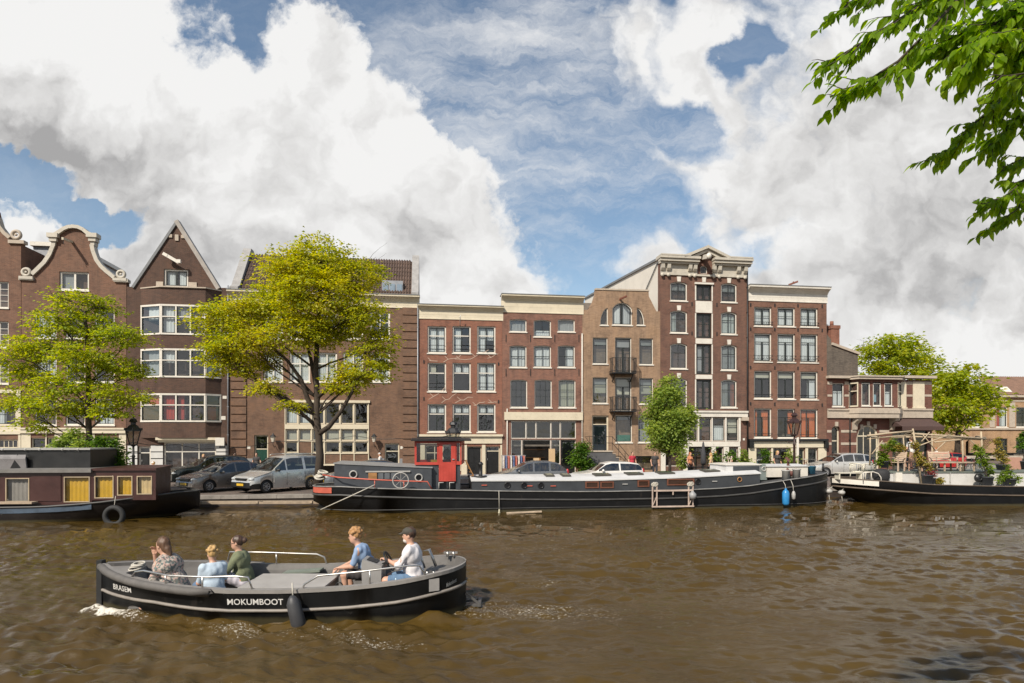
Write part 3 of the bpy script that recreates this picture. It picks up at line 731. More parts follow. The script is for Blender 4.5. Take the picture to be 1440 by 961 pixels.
h.parts('capital',cb2,TRIM); scroll(h,38,383.5,.33,TRIM); scroll(h,171,386.5,.33,TRIM)
ft=MB(); 
for a,b,y in ((28.5,48,391.5),(160,179,394)): xa,za,xb,zb=h.rect(a,y-2.2,b,y+1.8); ft.box(xa,xb,-.17,.3,za,zb)
h.parts('coping_foot',ft,TRIM)
hoist(h,98,340,1.1,CREAM)
fb=MB(); xa,za,xb,zb=h.rect(30,602.5,177.5,609.5); fb.box(xa,xb,-.14,.02,za,zb); fb.box(xa,xb,-.2,.02,zb-.08,zb+.03)
for a,b in ((30,43.5),(64.5,66),(77,87.5),(122.5,133.5),(167.5,177.5)): q=h.rect(a,609.6,b,668); fb.box(q[0]+.002,q[2]-.002,-.035,-.003,.05,q[3])
h.part('cream_shopfront',fb,CREAM)
rf=MB(); zE=h.P(100,392)[1]; zR=h.P(104,332)[1]
rf.prism([(.4,zE-1.6),(x1-.4,zE-1.6),((x0+x1)/2,zE+(zR-zE)*.35)],.5,9); h.part('roof',rf,TILE)

# -- the pointed-gable house with the canted bay
h=House('pointed_gable_house',"dark purple brick house with a steep pointed gable and canted bay of white windows",'house',178,322,0,BR_D)
h.win(230.5,379,264.5,404,v=(.5,),fw=.10,sw=.06,bw=.12,cur=((.02,.4,0,1,CURT_W),(.62,.98,0,1,CURT_W)))
L=lambda *p: [h.P(x,y) for x,y in p]
x0=h.P(178,H0)[0]; x1=h.P(322,H0)[0]
# the bay
BF=.65
bay=MB(); ba=h.P(198,H0)[0]; bb=h.P(311,H0)[0]; bc=h.P(226,H0,BF)[0]; bd=h.P(289,H0,BF)[0]
zt=h.P(250,405,BF)[1]; zb=h.P(250,616)[1]
plan=[(ba,-.002),(bc,-BF),(bd,-BF),(bb,-.002)]
bz=[zb]; rows=[(430,469.5),(492,529.5),(555,592)]
lev=[]
for a,b in rows: lev.append((h.P(256,b,BF)[1],h.P(256,a,BF)[1]))
lev=lev[::-1]; z=zb
for lo,hi in lev:
    bay.prismz(plan,z,lo-.08); z=hi+.07
bay.prismz(plan,z,zt)
capb=MB(); capb.prismz([(ba-.08,.02),(bc-.05,-BF-.1),(bd+.05,-BF-.1),(bb+.08,.02)],zt+.003,zt+.08)
bo=h.part('bay',bay,BR_D); capb.build('bay_cap',STONE,bo)
def faceted(hs,p0,p1,z0,z1,nv,trans,parent,curs=None,name='bay_window',fm=WHITE):
    """a window strip between two plan points"""
    p0=Vector((p0[0],p0[1],0)); p1=Vector((p1[0],p1[1],0)); d=p1-p0; n=d.normalized(); o=Vector((n.y,-n.x,0))
    mb=MB(); f=.09
    def bx(t0,t1,za,zb_,dep=.05,mi=0,pr=0.0):
        a=p0+n*t0; b=p0+n*t1; mb.obox((a+b)/2+Vector((0,0,(za+zb_)/2))+o*(pr-dep/2),(b-a)/2,o*dep/2,Vector((0,0,(zb_-za)/2)),mi)
    Ln=d.length
    bx(0,Ln,z0-.078,z0+.03,.12,0,.05); bx(0,Ln,z1-.05,z1+.068,.12,0,.03)
    for i in range(nv+1):
        t=(Ln-f)*i/nv; bx(t,t+f,z0+.031,z1-.051,.1,0,.02)
    zz=z1-(z1-z0)*trans
    for i in range(nv):
        t0=(Ln-f)*i/nv+f; t1=(Ln-f)*(i+1)/nv
        bx(t0,t1,zz-.035,zz+.035,.09,0,.012)
        for a in ((t0,t0+.05,z0+.031,z1-.051),(t1-.05,t1,z0+.031,z1-.051)): bx(a[0],a[1],a[2],a[3],.06,1,-.01)
        bx(t0+.051,t1-.051,z0+.032,z0+.085,.06,1,-.012); bx(t0+.051,t1-.051,zz-.08,zz-.036,.06,1,-.012)
    w=mb.build(name,[fm,DARKSASH],parent)
    g=MB(); q=-o*.045; g.quad(p0+q+Vector((0,0,z0)),p1+q+Vector((0,0,z0)),p1+q+Vector((0,0,z1)),p0+q+Vector((0,0,z1))); g.build('pane',GL,w)
    for c in curs or []:
        cm=MB(); q=-o*.2; n_=14; vs=[]
        for k in range(n_+1):
            t=Ln*(c[0]+(c[1]-c[0])*k/n_); pt=p0+n*t+q+o*(.02*math.sin(k*1.7)); vs+=[pt+Vector((0,0,z0+(z1-z0)*c[2])),pt+Vector((0,0,z0+(z1-z0)*c[3]))]
        cm.add(vs,[(2*k,2*k+2,2*k+3,2*k+1) for k in range(n_)],0,True); cm.build('curtain',c[4],w)
curs={0:[[(.1,.9,.6,1,CURT_R)],[(.02,.32,0,1,CURT_R),(.34,.5,.0,1,CURT_R)],[(.1,.95,0,.62,CURT_R)]],1:[[(.1,.9,.0,1,CURT_G)],[(.0,.33,.5,1,CURT_W)],[(.0,.45,0,1,CURT_W)]],2:[[(.1,.9,.5,1,CURT_W)],[(.02,.3,.0,1,CURT_W),(.35,.6,.5,1,CURT_G)],[]]}
for i,(lo,hi) in enumerate(lev):
    for k,(pa,pb,nv) in enumerate(((plan[0],plan[1],1),(plan[1],plan[2],3),(plan[2],plan[3],1))): faceted(h,pa,pb,lo,hi,nv,.40,bo,curs[i][k])
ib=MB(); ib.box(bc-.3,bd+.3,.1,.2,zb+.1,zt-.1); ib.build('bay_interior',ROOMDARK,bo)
h.door(194,628,212,668,leaf=BLACK,fm=WHITE,transom=.14,fw=.12,bottom=.12)
sf=h.win(230,622,304,664,v=(.33,.67),h=(.30,),hb=(.07,),fw=.10,bw=.07,sm=WHITE,sw=.0,sill=False,name='shop_window')
h.finish([(x0,-.1),(x1,-.1)]+L((322,405),(307,405),(249.3,313),(187,403.5),(178,403.5)),depth=.45); bk_body(h,405)
coping(h,L((187,404),(249.3,311.5)),.16,.10,LEAD); coping(h,L((249.3,311.5),(308,406)),.26,.16,M('grey coping stone',(.33,.30,.27),.8,var=.2,scale=3))
ab=MB()
for a,b,c,d in ((238,242.5,330,334.5),(246.5,251.5,330.5,339),(255,260.5,331,335.5),(220,229.8,396.5,403),(265.5,277,397.5,404)): q=h.rect(a,c,b,d); ab.box(q[0],q[2],-.07,.02,q[1],q[3])
h.parts('stone_block',ab,STONE)
x,z=h.P(242,364,.5); hb_=MB(); hb_.bar((x-.55,-.5,z+.32),(x+.45,-.5,z-.25),.16,.2); hb_.bar((x+.45,-.5,z-.28),(x+.45,-.5,z-.05),.2,.2); hb_.bar((x-.3,-.1,z+.2),(x-.3,-.6,z+.2),.1,.12); h.part('hoist_beam',hb_,WHITE)
ac=MB(); xa,za,xb,zb_=h.rect(223.5,615.5,313,619); ac.box(xa,xb,-.55,-.003,za,zb_); ac.box(xa+.1,xb-.1,-.40,-.003,za-.15,za-.002); h.part('shop_cornice',ac,CREAM)
pb=MB(); bb2=MB()
for a,b in ((180,193.5),(212.5,229.5),(304.5,321)):
    for k in range(5):
        q=h.rect(a,627+k*9.4,b,635+k*9.4); 
        if q[1]<.02: q=(q[0],.02,q[2],q[3])
        pb.box(q[0],q[2],-.06,-.003,q[1],q[3])
        bb2.box(q[0],q[2],-.045,-.004,q[3]+.002,q[3]+.07)
pl_=h.parts('plinth_block',pb,M('white glazed brick',(.55,.54,.52),.4,var=.1)); bb2.each('black_band',BLACK,h.e)
sg=MB(); x,z=h.P(310,621,.6); sg.box(x-.28,x+.28,-.75,-.58,z-.28,z+.25); sgo=h.part('hanging_sign',sg,WHITE); sg=MB(); sg.box(x-.05,x+.3,-.72,-.6,z-.45,z-.29); sg.build('lamp',IRON,sgo)
plate(h,314,588,.3,.25); plate(h,316,559,.25,.2)
pipe(h,321.2,402,664)
db=MB(); q=h.rect(173,377,199,404); db.box(q[0]-.1,q[2]+1.2,3.0,6,q[1],q[3]); dbo=h.part('roof_dormer',db,BR_G); 
db=MB(); db.box(q[0]-.25,q[2]+1.3,2.8,6.1,q[3]+.003,q[3]+.14); db.build('dormer_cap',STONE,dbo); db=MB(); db.box(q[0]+.3,q[0]+.9,2.93,2.99,q[1]+.05,q[3]-.2); db.build('dormer_window',WHITE,dbo); db=MB(); db.box(q[0]+.38,q[0]+.82,2.9,2.928,q[1]+.15,q[3]-.28); db.build('pane',ZINC,dbo)
rf=MB(); zE=h.P(250,405)[1]; zR=h.P(249.3,316)[1]; xm=h.P(249.3,H0)[0]
rf.prism([(h.P(188,H0)[0]+.5,zE-.5),(h.P(306,H0)[0]-.7,zE-.5),(xm-.1,zR-1.0)],.46,1.5); h.part('roof',rf,TILE)

# -- the broad brick building behind the big tree
h=House('broad_brick_house',"wide brown brick building with quoined corners and tiled roof behind the large tree",'building',322.5,588.5,0,BR_M)
cols=[(370,398),(407,436),(445,474),(482,511),(520,548.5)]
rr=rv(3)
for a,b in [(439,477.5),(496,537.5)]:
    for x0,x1 in cols: h.win(x0,a,x1,b,v=(.5,),h=(.36,),hb=(.07,),fw=.09,bw=.07,sw=.03,sm=WHITE,cur=((0,1,0,1,CURT_W),) if a>480 or rr.random()<.3 else ())
# shopfront of cream mullions in four rows
bx=[401,419.5,438.5,456.5,478.7,498,518.3]
rowsy=[(567,596.5),(604,620),(621.5,637),(639,652)]
rr=rv(5)
for (a,b) in rowsy:
    for i in range(6): h.win(bx[i]+.7,a,bx[i+1]-.7,b,fw=.07,fm=CREAM,sw=.02,sill=False,rec=.05,cur=((0,1,0,1,CURT_C),) if a==604 else (((0,1,.4,1,CURT_W),) if a==567 and i<2 else ()))
h.door(357.5,612,377,668,leaf=M('dark green door paint',(.012,.05,.035),.35),fm=CREAM,transom=.30,bottom=.1)
h.door(541,623.5,561.5,668,leaf=BLACK,fm=CREAM,transom=.2,bottom=.1,glazed=True)
L=lambda *p: [h.P(x,y) for x,y in p]
x0=h.P(322.5,H0)[0]; x1=h.P(588.5,H0)[0]; zE=h.P(455,430)[1]
h.finish([(x0,-.1),(x1,-.1),(x1,h.P(588.5,430)[1]),(x0,h.P(588.5,430)[1])])
h.cornice(322.5,412,588.5,430.5,.4,CREAM,frieze=.5)
q=MB()
for a,b in ((324.5,346.5),(566,586.5)):
    for k in range(19):
        r=h.rect(a,433+k*11.6,b,443+k*11.6); q.box(r[0],r[2],-.07,-.003,r[1],r[3])
h.parts('quoin',q,BR_M)
fr=MB()
def fbox(a,b,c,d,p=-.06): r=h.rect(a,c,b,d); fr.box(r[0],r[2],p,-.003,r[1],r[3])
fbox(399,520.5,563,566.5,-.12); fbox(400.5,519,597,603.5); fbox(400.5,519,620.3,621.2,-.04); fbox(400.5,519,637.3,638.6,-.05); fbox(400.5,519,652.5,655,-.05)
for x in bx: fbox(x-.6,x+.6,566.6,596.9,-.045); fbox(x-.6,x+.6,603.6,620.2,-.046); fbox(x-.6,x+.6,621.3,637.2,-.045); fbox(x-.6,x+.6,638.7,652.4,-.045)
fo=h.part('shopfront_frame',fr,CREAM)
def text_mesh(txt,size,depth=.01,bold=.0,shear=0.0):
    c=bpy.data.curves.new('t','FONT'); c.body=txt; c.size=size; c.extrude=depth; c.offset=bold; c.shear=shear; c.align_x='CENTER'; c.align_y='CENTER'; c.resolution_u=3
    o=bpy.data.objects.new('t',c); COL.objects.link(o); dg=bpy.context.evaluated_depsgraph_get(); me=bpy.data.meshes.new_from_object(o.evaluated_get(dg)); bpy.data.objects.remove(o); bpy.data.curves.remove(c); return me

pl3=MB()
for a,b in ((324,356.8),(378,400),(519.5,540.5),(562,587.5)): r=h.rect(a,645,b,668); pl3.box(r[0],r[2],-.05 if b not in(356.8,) else -.075,-.003,.02,r[3])
h.parts('plinth',pl3,M('blue grey plinth stone',(.21,.215,.225),.8,var=.15))
for px in (384,526):
    x,z=h.P(px,620,.4); lb=MB(); lb.tube([(x+.05,0,z-.35),(x+.05,-.25,z-.45),(x,-.42,z-.3),(x,-.42,z-.1)],.02,6); lo=h.part('wall_lantern',lb,IRON)
    g=MB(); g.lathe([(.09,-.08),(.17,.26)],(x,-.42,z),6,0,False); g.build('glass',M('milky lantern glass',(.55,.5,.42),.3),lo); g=MB(); g.lathe([(.23,.262),(.2,.3),(.08,.42),(.03,.5)],(x,-.42,z),6,0,False); g.build('cap',IRON,lo)
plate(h,350,629.5,.2,.2); plate(h,565,629.7,.2,.2); pipe(h,587.6,430,662)
# tiled roof with raised stone party walls
z0=h.P(455,414)[1]; zr=h.P(455,363,-3.4)[1]; rf=MB()
n=60
for i in range(n):     # rolls of pantiles
    xa=x0+.6+(x1-x0-1.2)*i/n; xb=x0+.6+(x1-x0-1.2)*(i+1)/n; xm=xa+(xb-xa)*.45; rows_=9
    for j in range(rows_):
        t0=j/rows_; t1=(j+1)/rows_+.01; 
        def pt(x,t,l): return (x,.3+3.1*t-l*.06,z0+(zr-z0)*t+l)
        l0=.05; rf.add([pt(xa,t0,.03+l0),pt(xm,t0,.13+l0),pt(xb,t0,.02+l0),pt(xa,t1,.0),pt(xm,t1,.10),pt(xb,t1,-.01)],[(0,1,4,3),(1,2,5,4),(0,1,2)],0)
rf.add([(x0,3.4,zr-.02),(x1,3.4,zr-.02),(x1,9,z0),(x0,9,z0)],[(0,1,2,3)]); rf.add([(x0+.3,.28,z0-.02),(x1-.3,.28,z0-.02),(x1-.3,3.4,zr-.06),(x0+.3,3.4,zr-.06)],[(0,1,2,3)])
ro=h.part('roof',rf,TILE)
sky_=MB(); xa=h.P(536,H0)[0]; xb=h.P(566,H0)[0]; zz=h.P(550,411)[1]; sky_.box(xa,xb,.75,1.6,zz,h.P(550,395,-.8)[1]); so_=sky_.build('dormer',[ZINC],ro); g=MB()
for k in range(3): 
    w_=(xb-xa)/3; g.box(xa+k*w_+.07,xa+(k+1)*w_-.07,.70,.747,zz+.15,zz+.75)
g.build('pane',M('sky-blue glass',(.20,.25,.30),.1,spec=1.0),so_)
for sx,wd in ((x0-.02,.55),(x1-.5,.5)):
    pw=MB(); pw.prismx([(.05,z0-.2),(.05,z0+.35),(.5,z0+.55),(3.3,zr+.45),(3.9,zr+.45),(9,z0+.3),(9,z0-.2)],sx,sx+wd); h.part('party_wall',pw,M('grey party wall stone',(.30,.29,.28),.85,var=.2,scale=2,dirt=.3))

# -- the three-bay house with painted branches
h=House('low_red_brick_house',"low red brick house with pale branch lines painted between its nine windows",'house',589,706,0,BR_R)
cols=[(601.2,627.3),(636.3,662),(671,696.8)]
for r,(a,b) in enumerate([(459,497),(510.5,551),(568.5,608)]):
    for c,(x0,x1) in enumerate(cols):
        kw=dict(v=(.5,),h=(.34,),hb=(.07,),fw=.09,bw=.085,sw=.05)
        if (r,c)==(1,1): kw.update(v=(.5,),vz=((0,.34),))
        cu=[]
        if r==0: cu=[(0,1,0,1,CURT_W)] if c<1 else [(0,.5 if c==1 else 1,0,.5,CURT_W),(0,.45,.5,1,CURT_W)]
        elif r==1: cu=[(0,.45,0,.3,CURT_C)] if c==0 else ([(0,1,0,.3,CURT_W)] if c==1 else [(0,1,0,1,CURT_W)])
        else: cu=[(0,1,0,.28,CURT_W)]
        w=h.win(x0,a,x1,b,cur=cu,**kw)
        if r<2 and (r,c)!=(1,1):
            X0,Z0,X1,Z1=h.rect(x0,a,x1,b); g=MB()
            for f in (.16,.30): g.cyl((X0+.08,.03,Z0+(Z1-Z0)*f),(X1-.08,.03,Z0+(Z1-Z0)*f),.018,6)
            g.build('guard_rail',IRON,w)
h.door(657,628,677.3,668,leaf=BLACK,fm=CREAM,fw=.06,nleaf=2,bottom=.06,name='garage_door',handle=False)
h.door(683,628,703,668,leaf=BLACK,fm=CREAM,transom=.12,fw=.07,bottom=.1)
h.win(598,626,648,661,v=(.25,.5,.75),h=(.3,),fm=CREAM,sm=CREAM,sw=.02,bw=.06)
x0=h.P(589,H0)[0]; x1=h.P(706,H0)[0]
h.finish([(x0,-.1),(x1,-.1),(x1,h.P(648,449)[1]),(x0,h.P(648,449)[1])])
h.cornice(589,430,706,450,.36,CREAM,frieze=.62)
fb=MB(); r=h.rect(589.5,611,708,614); fb.box(r[0],r[2]-.06,-.22,-.003,r[1],r[3]); r=h.rect(589.5,614,706,626); fb.box(r[0],r[2],-.08,-.003,r[1]+.1,r[3]-.002)
for a,b in ((589.5,597.5),(648.5,656.5),(677.6,682.6),(703.4,706)): r=h.rect(a,624,b,668); fb.box(r[0]+.003,r[2]-.003,-.06,-.003,.02,r[3]-.1)
h.part('cream_ground_floor',fb,CREAM)
hk=MB(); x,z=h.P(647,452,.4); hk.tube([(x,0,z-.2),(x,-.45,z-.25),(x,-.45,z+.3),(x+.04,-.47,z+.42)],.028,6); h.part('hoist_hook',hk,GALV)
br=MB(); rr=rv(9)
for base in (500,558):
    for k in range(5):
        xs=600+k*21+rr.uniform(-3,3); ys=base+rr.uniform(-2,6)
        pts=[(xs,ys+6)]
        for j in range(4): pts.append((pts[-1][0]+rr.uniform(3,8),pts[-1][1]+rr.choice((-4.2,-1,.3))))
        P3=[(h.P(a,b)[0],-.006,h.P(a,b)[1]) for a,b in pts if 600<=a<=703]
        for a,b in zip(P3,P3[1:]): br.bar(a,b,.035,.012,up=(0,1,0))
        a=P3[1]; br.bar(a,(a[0]-.25,-.006,a[2]+.22),.03,.012,up=(0,1,0))
h.parts('painted_branch',br,M('pale paint lines',(.50,.38,.30),.8))
h.anchors([(596,509),(701,512),(596,561),(701,565)],.22,.08)

# -- the house with the open shopfront
h=House('shopfront_brick_house',"red-brown brick house with wide cream cornice over a dark open glazed shopfront",'house',706.3,819,.03,BR_R2)
cols=[(716.5,740.5),(750.5,775),(784.3,808.5)]
for c,(x0,x1) in enumerate(cols):
    if c==1: h.win(x0,450,x1,474,h=(.62,),v=(.5,),vz=((0,.62),),cur=((0,1,.62,1,CURT_W),),arch=.08,sw=.03)
    else: h.win(x0,449,x1,467,cur=((0,1,0,1,CURT_G),),arch=.07,sw=.0)
    h.win(x0,486,x1,517,v=(.5,),h=(.5,),hb=(.05,),arch=.08,sw=.035,bw=.03,cur=((0,1,0,1,CURT_W),) if c<2 else ((.5,1,0,1,CURT_W),))
    h.win(x0+1.2,534,x1+1,573.5,v=(.33,.67) if c<2 else (.5,),h=(.36,.62),hb=(.03,.03),arch=.08,sw=.035,bw=.025,cur=((0,1,0,1,CURT_C),) if c==2 else (),glass=GLD)
xs=[718.5,740,754,775,788.2,810]
for i in range(5): h.win(xs[i],592.5,xs[i+1],617,fw=.05,sw=.0,sm=WHITE,sill=False,rec=.06)
h.win(718.5,618.5,734,660,fw=.05,sw=0,sill=False,rec=.06); 
h.win(734.4,618.5,774.8,664,fw=.05,sw=0,sill=False,rec=.06,name='open_shop_bay',glass=GLASS('clear shop glass',(.95,.95,.95),1.2))
h.win(775.2,618.5,788,653,fw=.05,sw=0,sill=False,rec=.06)
h.door(788.6,618.5,810,668,leaf=BLACK,fm=WHITE,fw=.05,bottom=.05,glazed=True)
x0=h.P(706.3,H0)[0]; x1=h.P(819,H0)[0]
h.finish([(x0,-.1),(x1,-.1),(x1,h.P(762,441)[1]),(x0,h.P(762,441)[1])])
h.cornice(706.3,416,819,441,.42,CREAM,frieze=.66)
r=h.rect(709,580,820,591); fb=MB(); fb.box(r[0],r[2]-.05,-.16,-.003,r[1],r[3]); h.part('shop_fascia',fb,CREAM)
for yy in (476,524): h.anchors([(711.5,yy),(746,yy),(780,yy),(814,yy)],.52,.045)
pl4=MB(); x,z=h.P(713,620); pl4.cyl((x,-.08,.05),(x,-.08,h.P(713,575)[1]),.04,8); h.part('white_pipe',pl4,WHITE); pipe(h,818.2,470,664,m=WHITE)
sh=MB(); xa=h.P(737,H0)[0]; xb=h.P(773,H0)[0]
for k in range(4): sh.box(xa+.1+k*.45,xa+.42+k*.45,.55,.95,.05,.7+.25*(k%3))
sh.box(xa+.2,xb-.1,1.2,1.5,1.2,1.25); sh.box(xa+.2,xb-.1,1.2,1.5,1.8,1.85); h.parts('shelf',sh,WOOD)

# -- the ochre house
h=House('ochre_brick_house',"ochre brick house with arched attic window, iron balconies and front steps",'house',819,928.5,.05,BR_T)
L=lambda *p: [h.P(x,y) for x,y in p]
def arcpoly(px0,py0,px1,py1):  # semicircular-headed
    X0,Z0,X1,Z1=h.rect(px0,py0,px1,py1); return segarch(X0,Z0,X1,Z1,(X1-X0)*.30,12)
h.win(0,0,0,0,poly=arcpoly(861,426,889,457.5),v=(.5,),bw=.12,sw=.05,cur=((.04,.42,.01,1,CURT_W),(.58,.96,.01,1,CURT_W)))
for side,(a,b) in ((-1,(844,855)),(1,(895.5,906.5))):
    X0,Z0,X1,Z1=h.rect(a,433,b,457.5); n=8; w_=X1-X0; hh=Z1-Z0
    if side<0: pp=[(X0,Z0),(X1,Z0),(X1,Z1)]+[(X1-w_*math.sin(PI/2*i/n),Z0+hh*math.cos(PI/2*i/n)) for i in range(1,n)]
    else: pp=[(X0,Z0),(X1,Z0)]+[(X0+w_*math.cos(PI/2*i/n),Z0+hh*math.sin(PI/2*i/n)) for i in range(1,n)]+[(X0,Z1)]
    h.win(0,0,0,0,poly=pp,fw=.06,sw=.03,cur=())
for r,(a,b) in enumerate(((475,512),(531,567.5))):
    for c,(x0,x1) in enumerate(((833.5,854.5),(899,918.5))):
        h.win(x0,a+c,x1,b+c,h=(.27,),hb=(.045,),fw=.055,sw=.05,cur=((0,1,0,.27,CURT_G),(0,1,.45 if r==0 else .27,.6,CURT_C))[:2 if r else 1],glass=GLD)
for r,(a,b) in enumerate(((475,525),(531,578.5))): h.win(865,a,888,b,v=(.5,),h=(.27,),hb=(.05,),vz=((.27,1),),fw=.055,sw=.07,bw=.14,sill=False,name='balcony_door',cur=((.0,1,0,.27,CURT_G),) if r==0 else ((0,1,0,.5,CURT_C),))
h.door(832.5,584.5,856,634,leaf=M('blue black door paint',(.02,.028,.035),.3),fm=CREAM,transom=.2,fw=.11,glazed=True)
h.win(865.5,584,889,622.5,fw=.06,sw=.05,cur=((0,1,.0,.15,CURT_G),(.0,1,.74,1,M('green poster',(.02,.16,.10),.6))))
h.win(897.5,584,919,622.5,fw=.06,sw=.05,h=(.25,),cur=((0,1,.25,1,CURT_G),))
h.win(886.5,641.5,918,661,fw=.05,sw=.04,v=(.5,),sill=False,fm=DARKSASH); h.win(838,641.5,853,651,fm=CREAM,sw=.02,sill=False)
x0=h.P(819,H0)[0]; x1=h.P(928.5,H0)[0]; h.room_top=h.P(873,418)[1]
h.finish([(x0,-.1),(x1,-.1)]+L((928.5,438),(923,438),(917,426),(912.5,417),(912,409),(838,407),(837.5,414),(834,425),(827,436),(819,436)),depth=.45); 
hb2=MB(); hb2.box(x0+.02,x1-.02,.452,10,0,h.P(873,436)[1]); h.part('rear_wall',hb2,BR_T)
coping(h,L((912.3,408.6),(837.8,406.6)),.12,.05,STONE)
x,z=h.P(877,419,.6); q=MB(); q.bar((x-.1,0,z+.02),(x+.12,-.9,z+.05),.09,.12); h.part('hoist_beam',q,M('red brown wood',(.16,.055,.035),.7))
for (yt,yb) in ((503,524),(558,578)):
    r=h.rect(861,yt,895,yb,.75); q=MB(); z0=r[1]; z1=r[3]
    q.box(r[0],r[2],-.8,-.003,z0-.07,z0)
    for zz in (z0+.12,z1-.02): 
        q.bar((r[0]+.02,-.77,zz),(r[2]-.02,-.77,zz),.035); 
        for xx in (r[0]+.02,r[2]-.02): q.bar((xx,-.75,zz),(xx,-.0,zz),.035)
    k=0; xx=r[0]+.02
    while xx<=r[2]: q.bar((xx,-.77,z0),(xx,-.77,z1),.018 if k%6 else .04); xx+=(r[2]-r[0]-.04)/18; k+=1
    for xx in (r[0]+.02,r[2]-.02):
        for kk in range(5): q.bar((xx,-.15-.15*kk,z0),(xx,-.15-.15*kk,z1),.018)
        q.bar((xx+(.2 if xx<r[0]+.5 else -.2),-.7,z0-.07),(xx+(.2 if xx<r[0]+.5 else -.2),-.02,z0-.6),.06)
    h.part('balcony',q,IRON)
# front steps
zl=h.P(846,634,1.2)[1]; xa,xb=h.P(829,H0,1.2)[0],h.P(861,H0,1.2)[0]; st=MB(); st.box(xa,xb,-1.25,-.004,0,zl-.09)
xe=h.P(888,H0,1.2)[0]; n=6
for i in range(n): xs_=xb+(xe-xb)*i/n; st.box(xs_+.001,xb+(xe-xb)*(i+1)/n,-1.25,-.004,0,zl-(i+1)*zl/(n+1))
so2=h.part('front_steps',st,M('dark bluestone',(.085,.085,.09),.8,var=.2)); q=MB(); q.box(xa-.04,xb+.04,-1.3,-.004,zl-.088,zl); 
for i in range(n): xs_=xb+(xe-xb)*i/n; q.box(xs_+.01,xb+(xe-xb)*(i+1)/n+.03,-1.28,-.006,zl-(i+1)*zl/(n+1)+.002,zl-(i+1)*zl/(n+1)+.04)
q.build('tread',STONE,so2)
q=MB(); 
for f in (.55,1.0): q.bar((xa,-1.22,zl+f),(xb,-1.22,zl+f),.035); q.bar((xb,-1.22,zl+f),(xe,-1.22,.15+f),.035); q.bar((xa,-1.22,zl+f),(xa,-.05,zl+f),.035)
for f in (0,.33,.66,1): q.bar((xa+(xb-xa)*f,-1.22,zl),(xa+(xb-xa)*f,-1.22,zl+1),.025)
for f in (.33,.66,1): q.bar((xb+(xe-xb)*f,-1.22,0),(xb+(xe-xb)*f,-1.22,zl*(1-f)+1),.03)
q.build('railing',IRON,so2)

# -- the tall warehouse house with the pediment
h=House('tall_pediment_house',"tallest plum brick house with white pedimented cornice and central column of hatch doors",'house',928.7,1050.5,.08,BR_P)
Lc,Cc,Rc=(942.5,966.5),(979,1000.5),(1013.8,1036.2)
rowsL=[(396.5,423.5),(437,468.5),(483,519),(532,567.5+4)]
for i,(a,b) in enumerate(rowsL):
    for c,(x0,x1) in enumerate((Lc,Rc)):
        d=2 if c else 0; cu=[]
        if i==1: cu=[(.0,.4 if c==0 else 1,.0,1,CURT_W)]
        if i==0: cu=[(0,1,0,.4,CURT_G)]
        if i==2 and c==1: cu=[(0,1,0,1,CURT_G)]
        if i==3 and c==1: cu=[(.72,.97,.0,1,CURT_O),(0,.6,.0,1,CURT_G)]
        h.win(x0,a+d,x1,b+d,v=(.5,),h=(.5 if i==0 else .36,),hb=(.045,),bw=.03,fw=.085,sw=.045,arch=.14,cur=cu,glass=GLD)
rowsC=[(401,423),(441,475.5),(484.5,526.5),(534,575.5)]
for i,(a,b) in enumerate(rowsC):
    h.win(Cc[0],a,Cc[1],b,v=(.5,),h=(.42,) if i else (),hb=(.05,),fw=.06,sw=.08,bw=.14,fm=DARKSASH,sill=False,name='hatch_door',cur=((.05,.45,.05,.9,CURT_G),) if i==2 else (),rec=.14)
for s_ in range(8): pass
xs=[968.5,981,983,1000,1002,1019,1021.5,1038]
for i in range(4): h.win(xs[2*i],588,xs[2*i+1],620.5,h=(.30,) if i<3 else (.33,.67),hb=(.05,.05),fw=.04,sw=.045,sill=False,rec=.06,cur=(((0,1,.33,1,CURT_W),) if i==2 else (((0,1,0,.66,CURT_C),) if i==3 else ())))
h.win(934,588,965,620.5,v=(.5,),fw=.05,sw=.04,sill=False,rec=.06)
h.win(968.5,629,1000,664,v=(.33,.67),h=(.25,),fw=.05,sw=.06,bw=.07,fm=DARKSASH,sill=False,name='double_door',rec=.2)
h.win(1006.5,629,1017,656,fw=.04,sw=.04,sill=False); h.win(1025,630,1037.5,657,fw=.04,sw=.04,sill=False); h.win(936,630,960,656,fw=.05,sw=.04,sill=False)
# attic opening
h.win(985,374,994.6,385,arch=.14,fw=.05,sw=.03,v=(.5,),sill=False)
x0=h.P(928.7,H0)[0]; x1=h.P(1050.5,H0)[0]; zc0=h.P(990,389)[1]; zc1=h.P(990,362.5)[1]
zw=zc1-.15
# frieze panels sit proud of the brick; the middle stays open brick
h.finish([(x0,-.1),(x1,-.1),(x1,zw),(h.P(1012,H0)[0],zw),(h.P(990,H0)[0],h.P(992,350)[1]),(h.P(968,H0)[0],zw),(x0,zw)],depth=.5)
hb2=MB(); xs0=x0+.01; D=22
hb2.add([(xs0,.505,-.1),(xs0,D,-.1),(xs0,D,zw+1.9),(xs0,.505,zw),(x1-.01,.505,-.1),(x1-.01,D,-.1),(x1-.01,D,zw+1.9),(x1-.01,.505,zw)],[(0,3,2,1),(4,5,6,7),(3,7,6,2),(1,2,6,5)])
h.part('side_wall',hb2,M('cream side wall render',(.64,.60,.53),.8,var=.06,scale=.7,dirt=.14))
rp=MB(); rp.bar((x0+.0,.4,zw+.02),(x0+.0,D,zw+1.92),.22,.18); rp.bar((x0-.06,.5,zw-.3),(x0-.06,7.5,zw-4.4),.06,.06); h.part('roof_edge',rp,LEAD)
co_=MB(); xl,xr=x0-.15,x1+.15; xm0,xm1=h.P(967,H0)[0],h.P(1022,H0)[0]; g0,g1=h.P(980,H0)[0],h.P(1001.5,H0)[0]
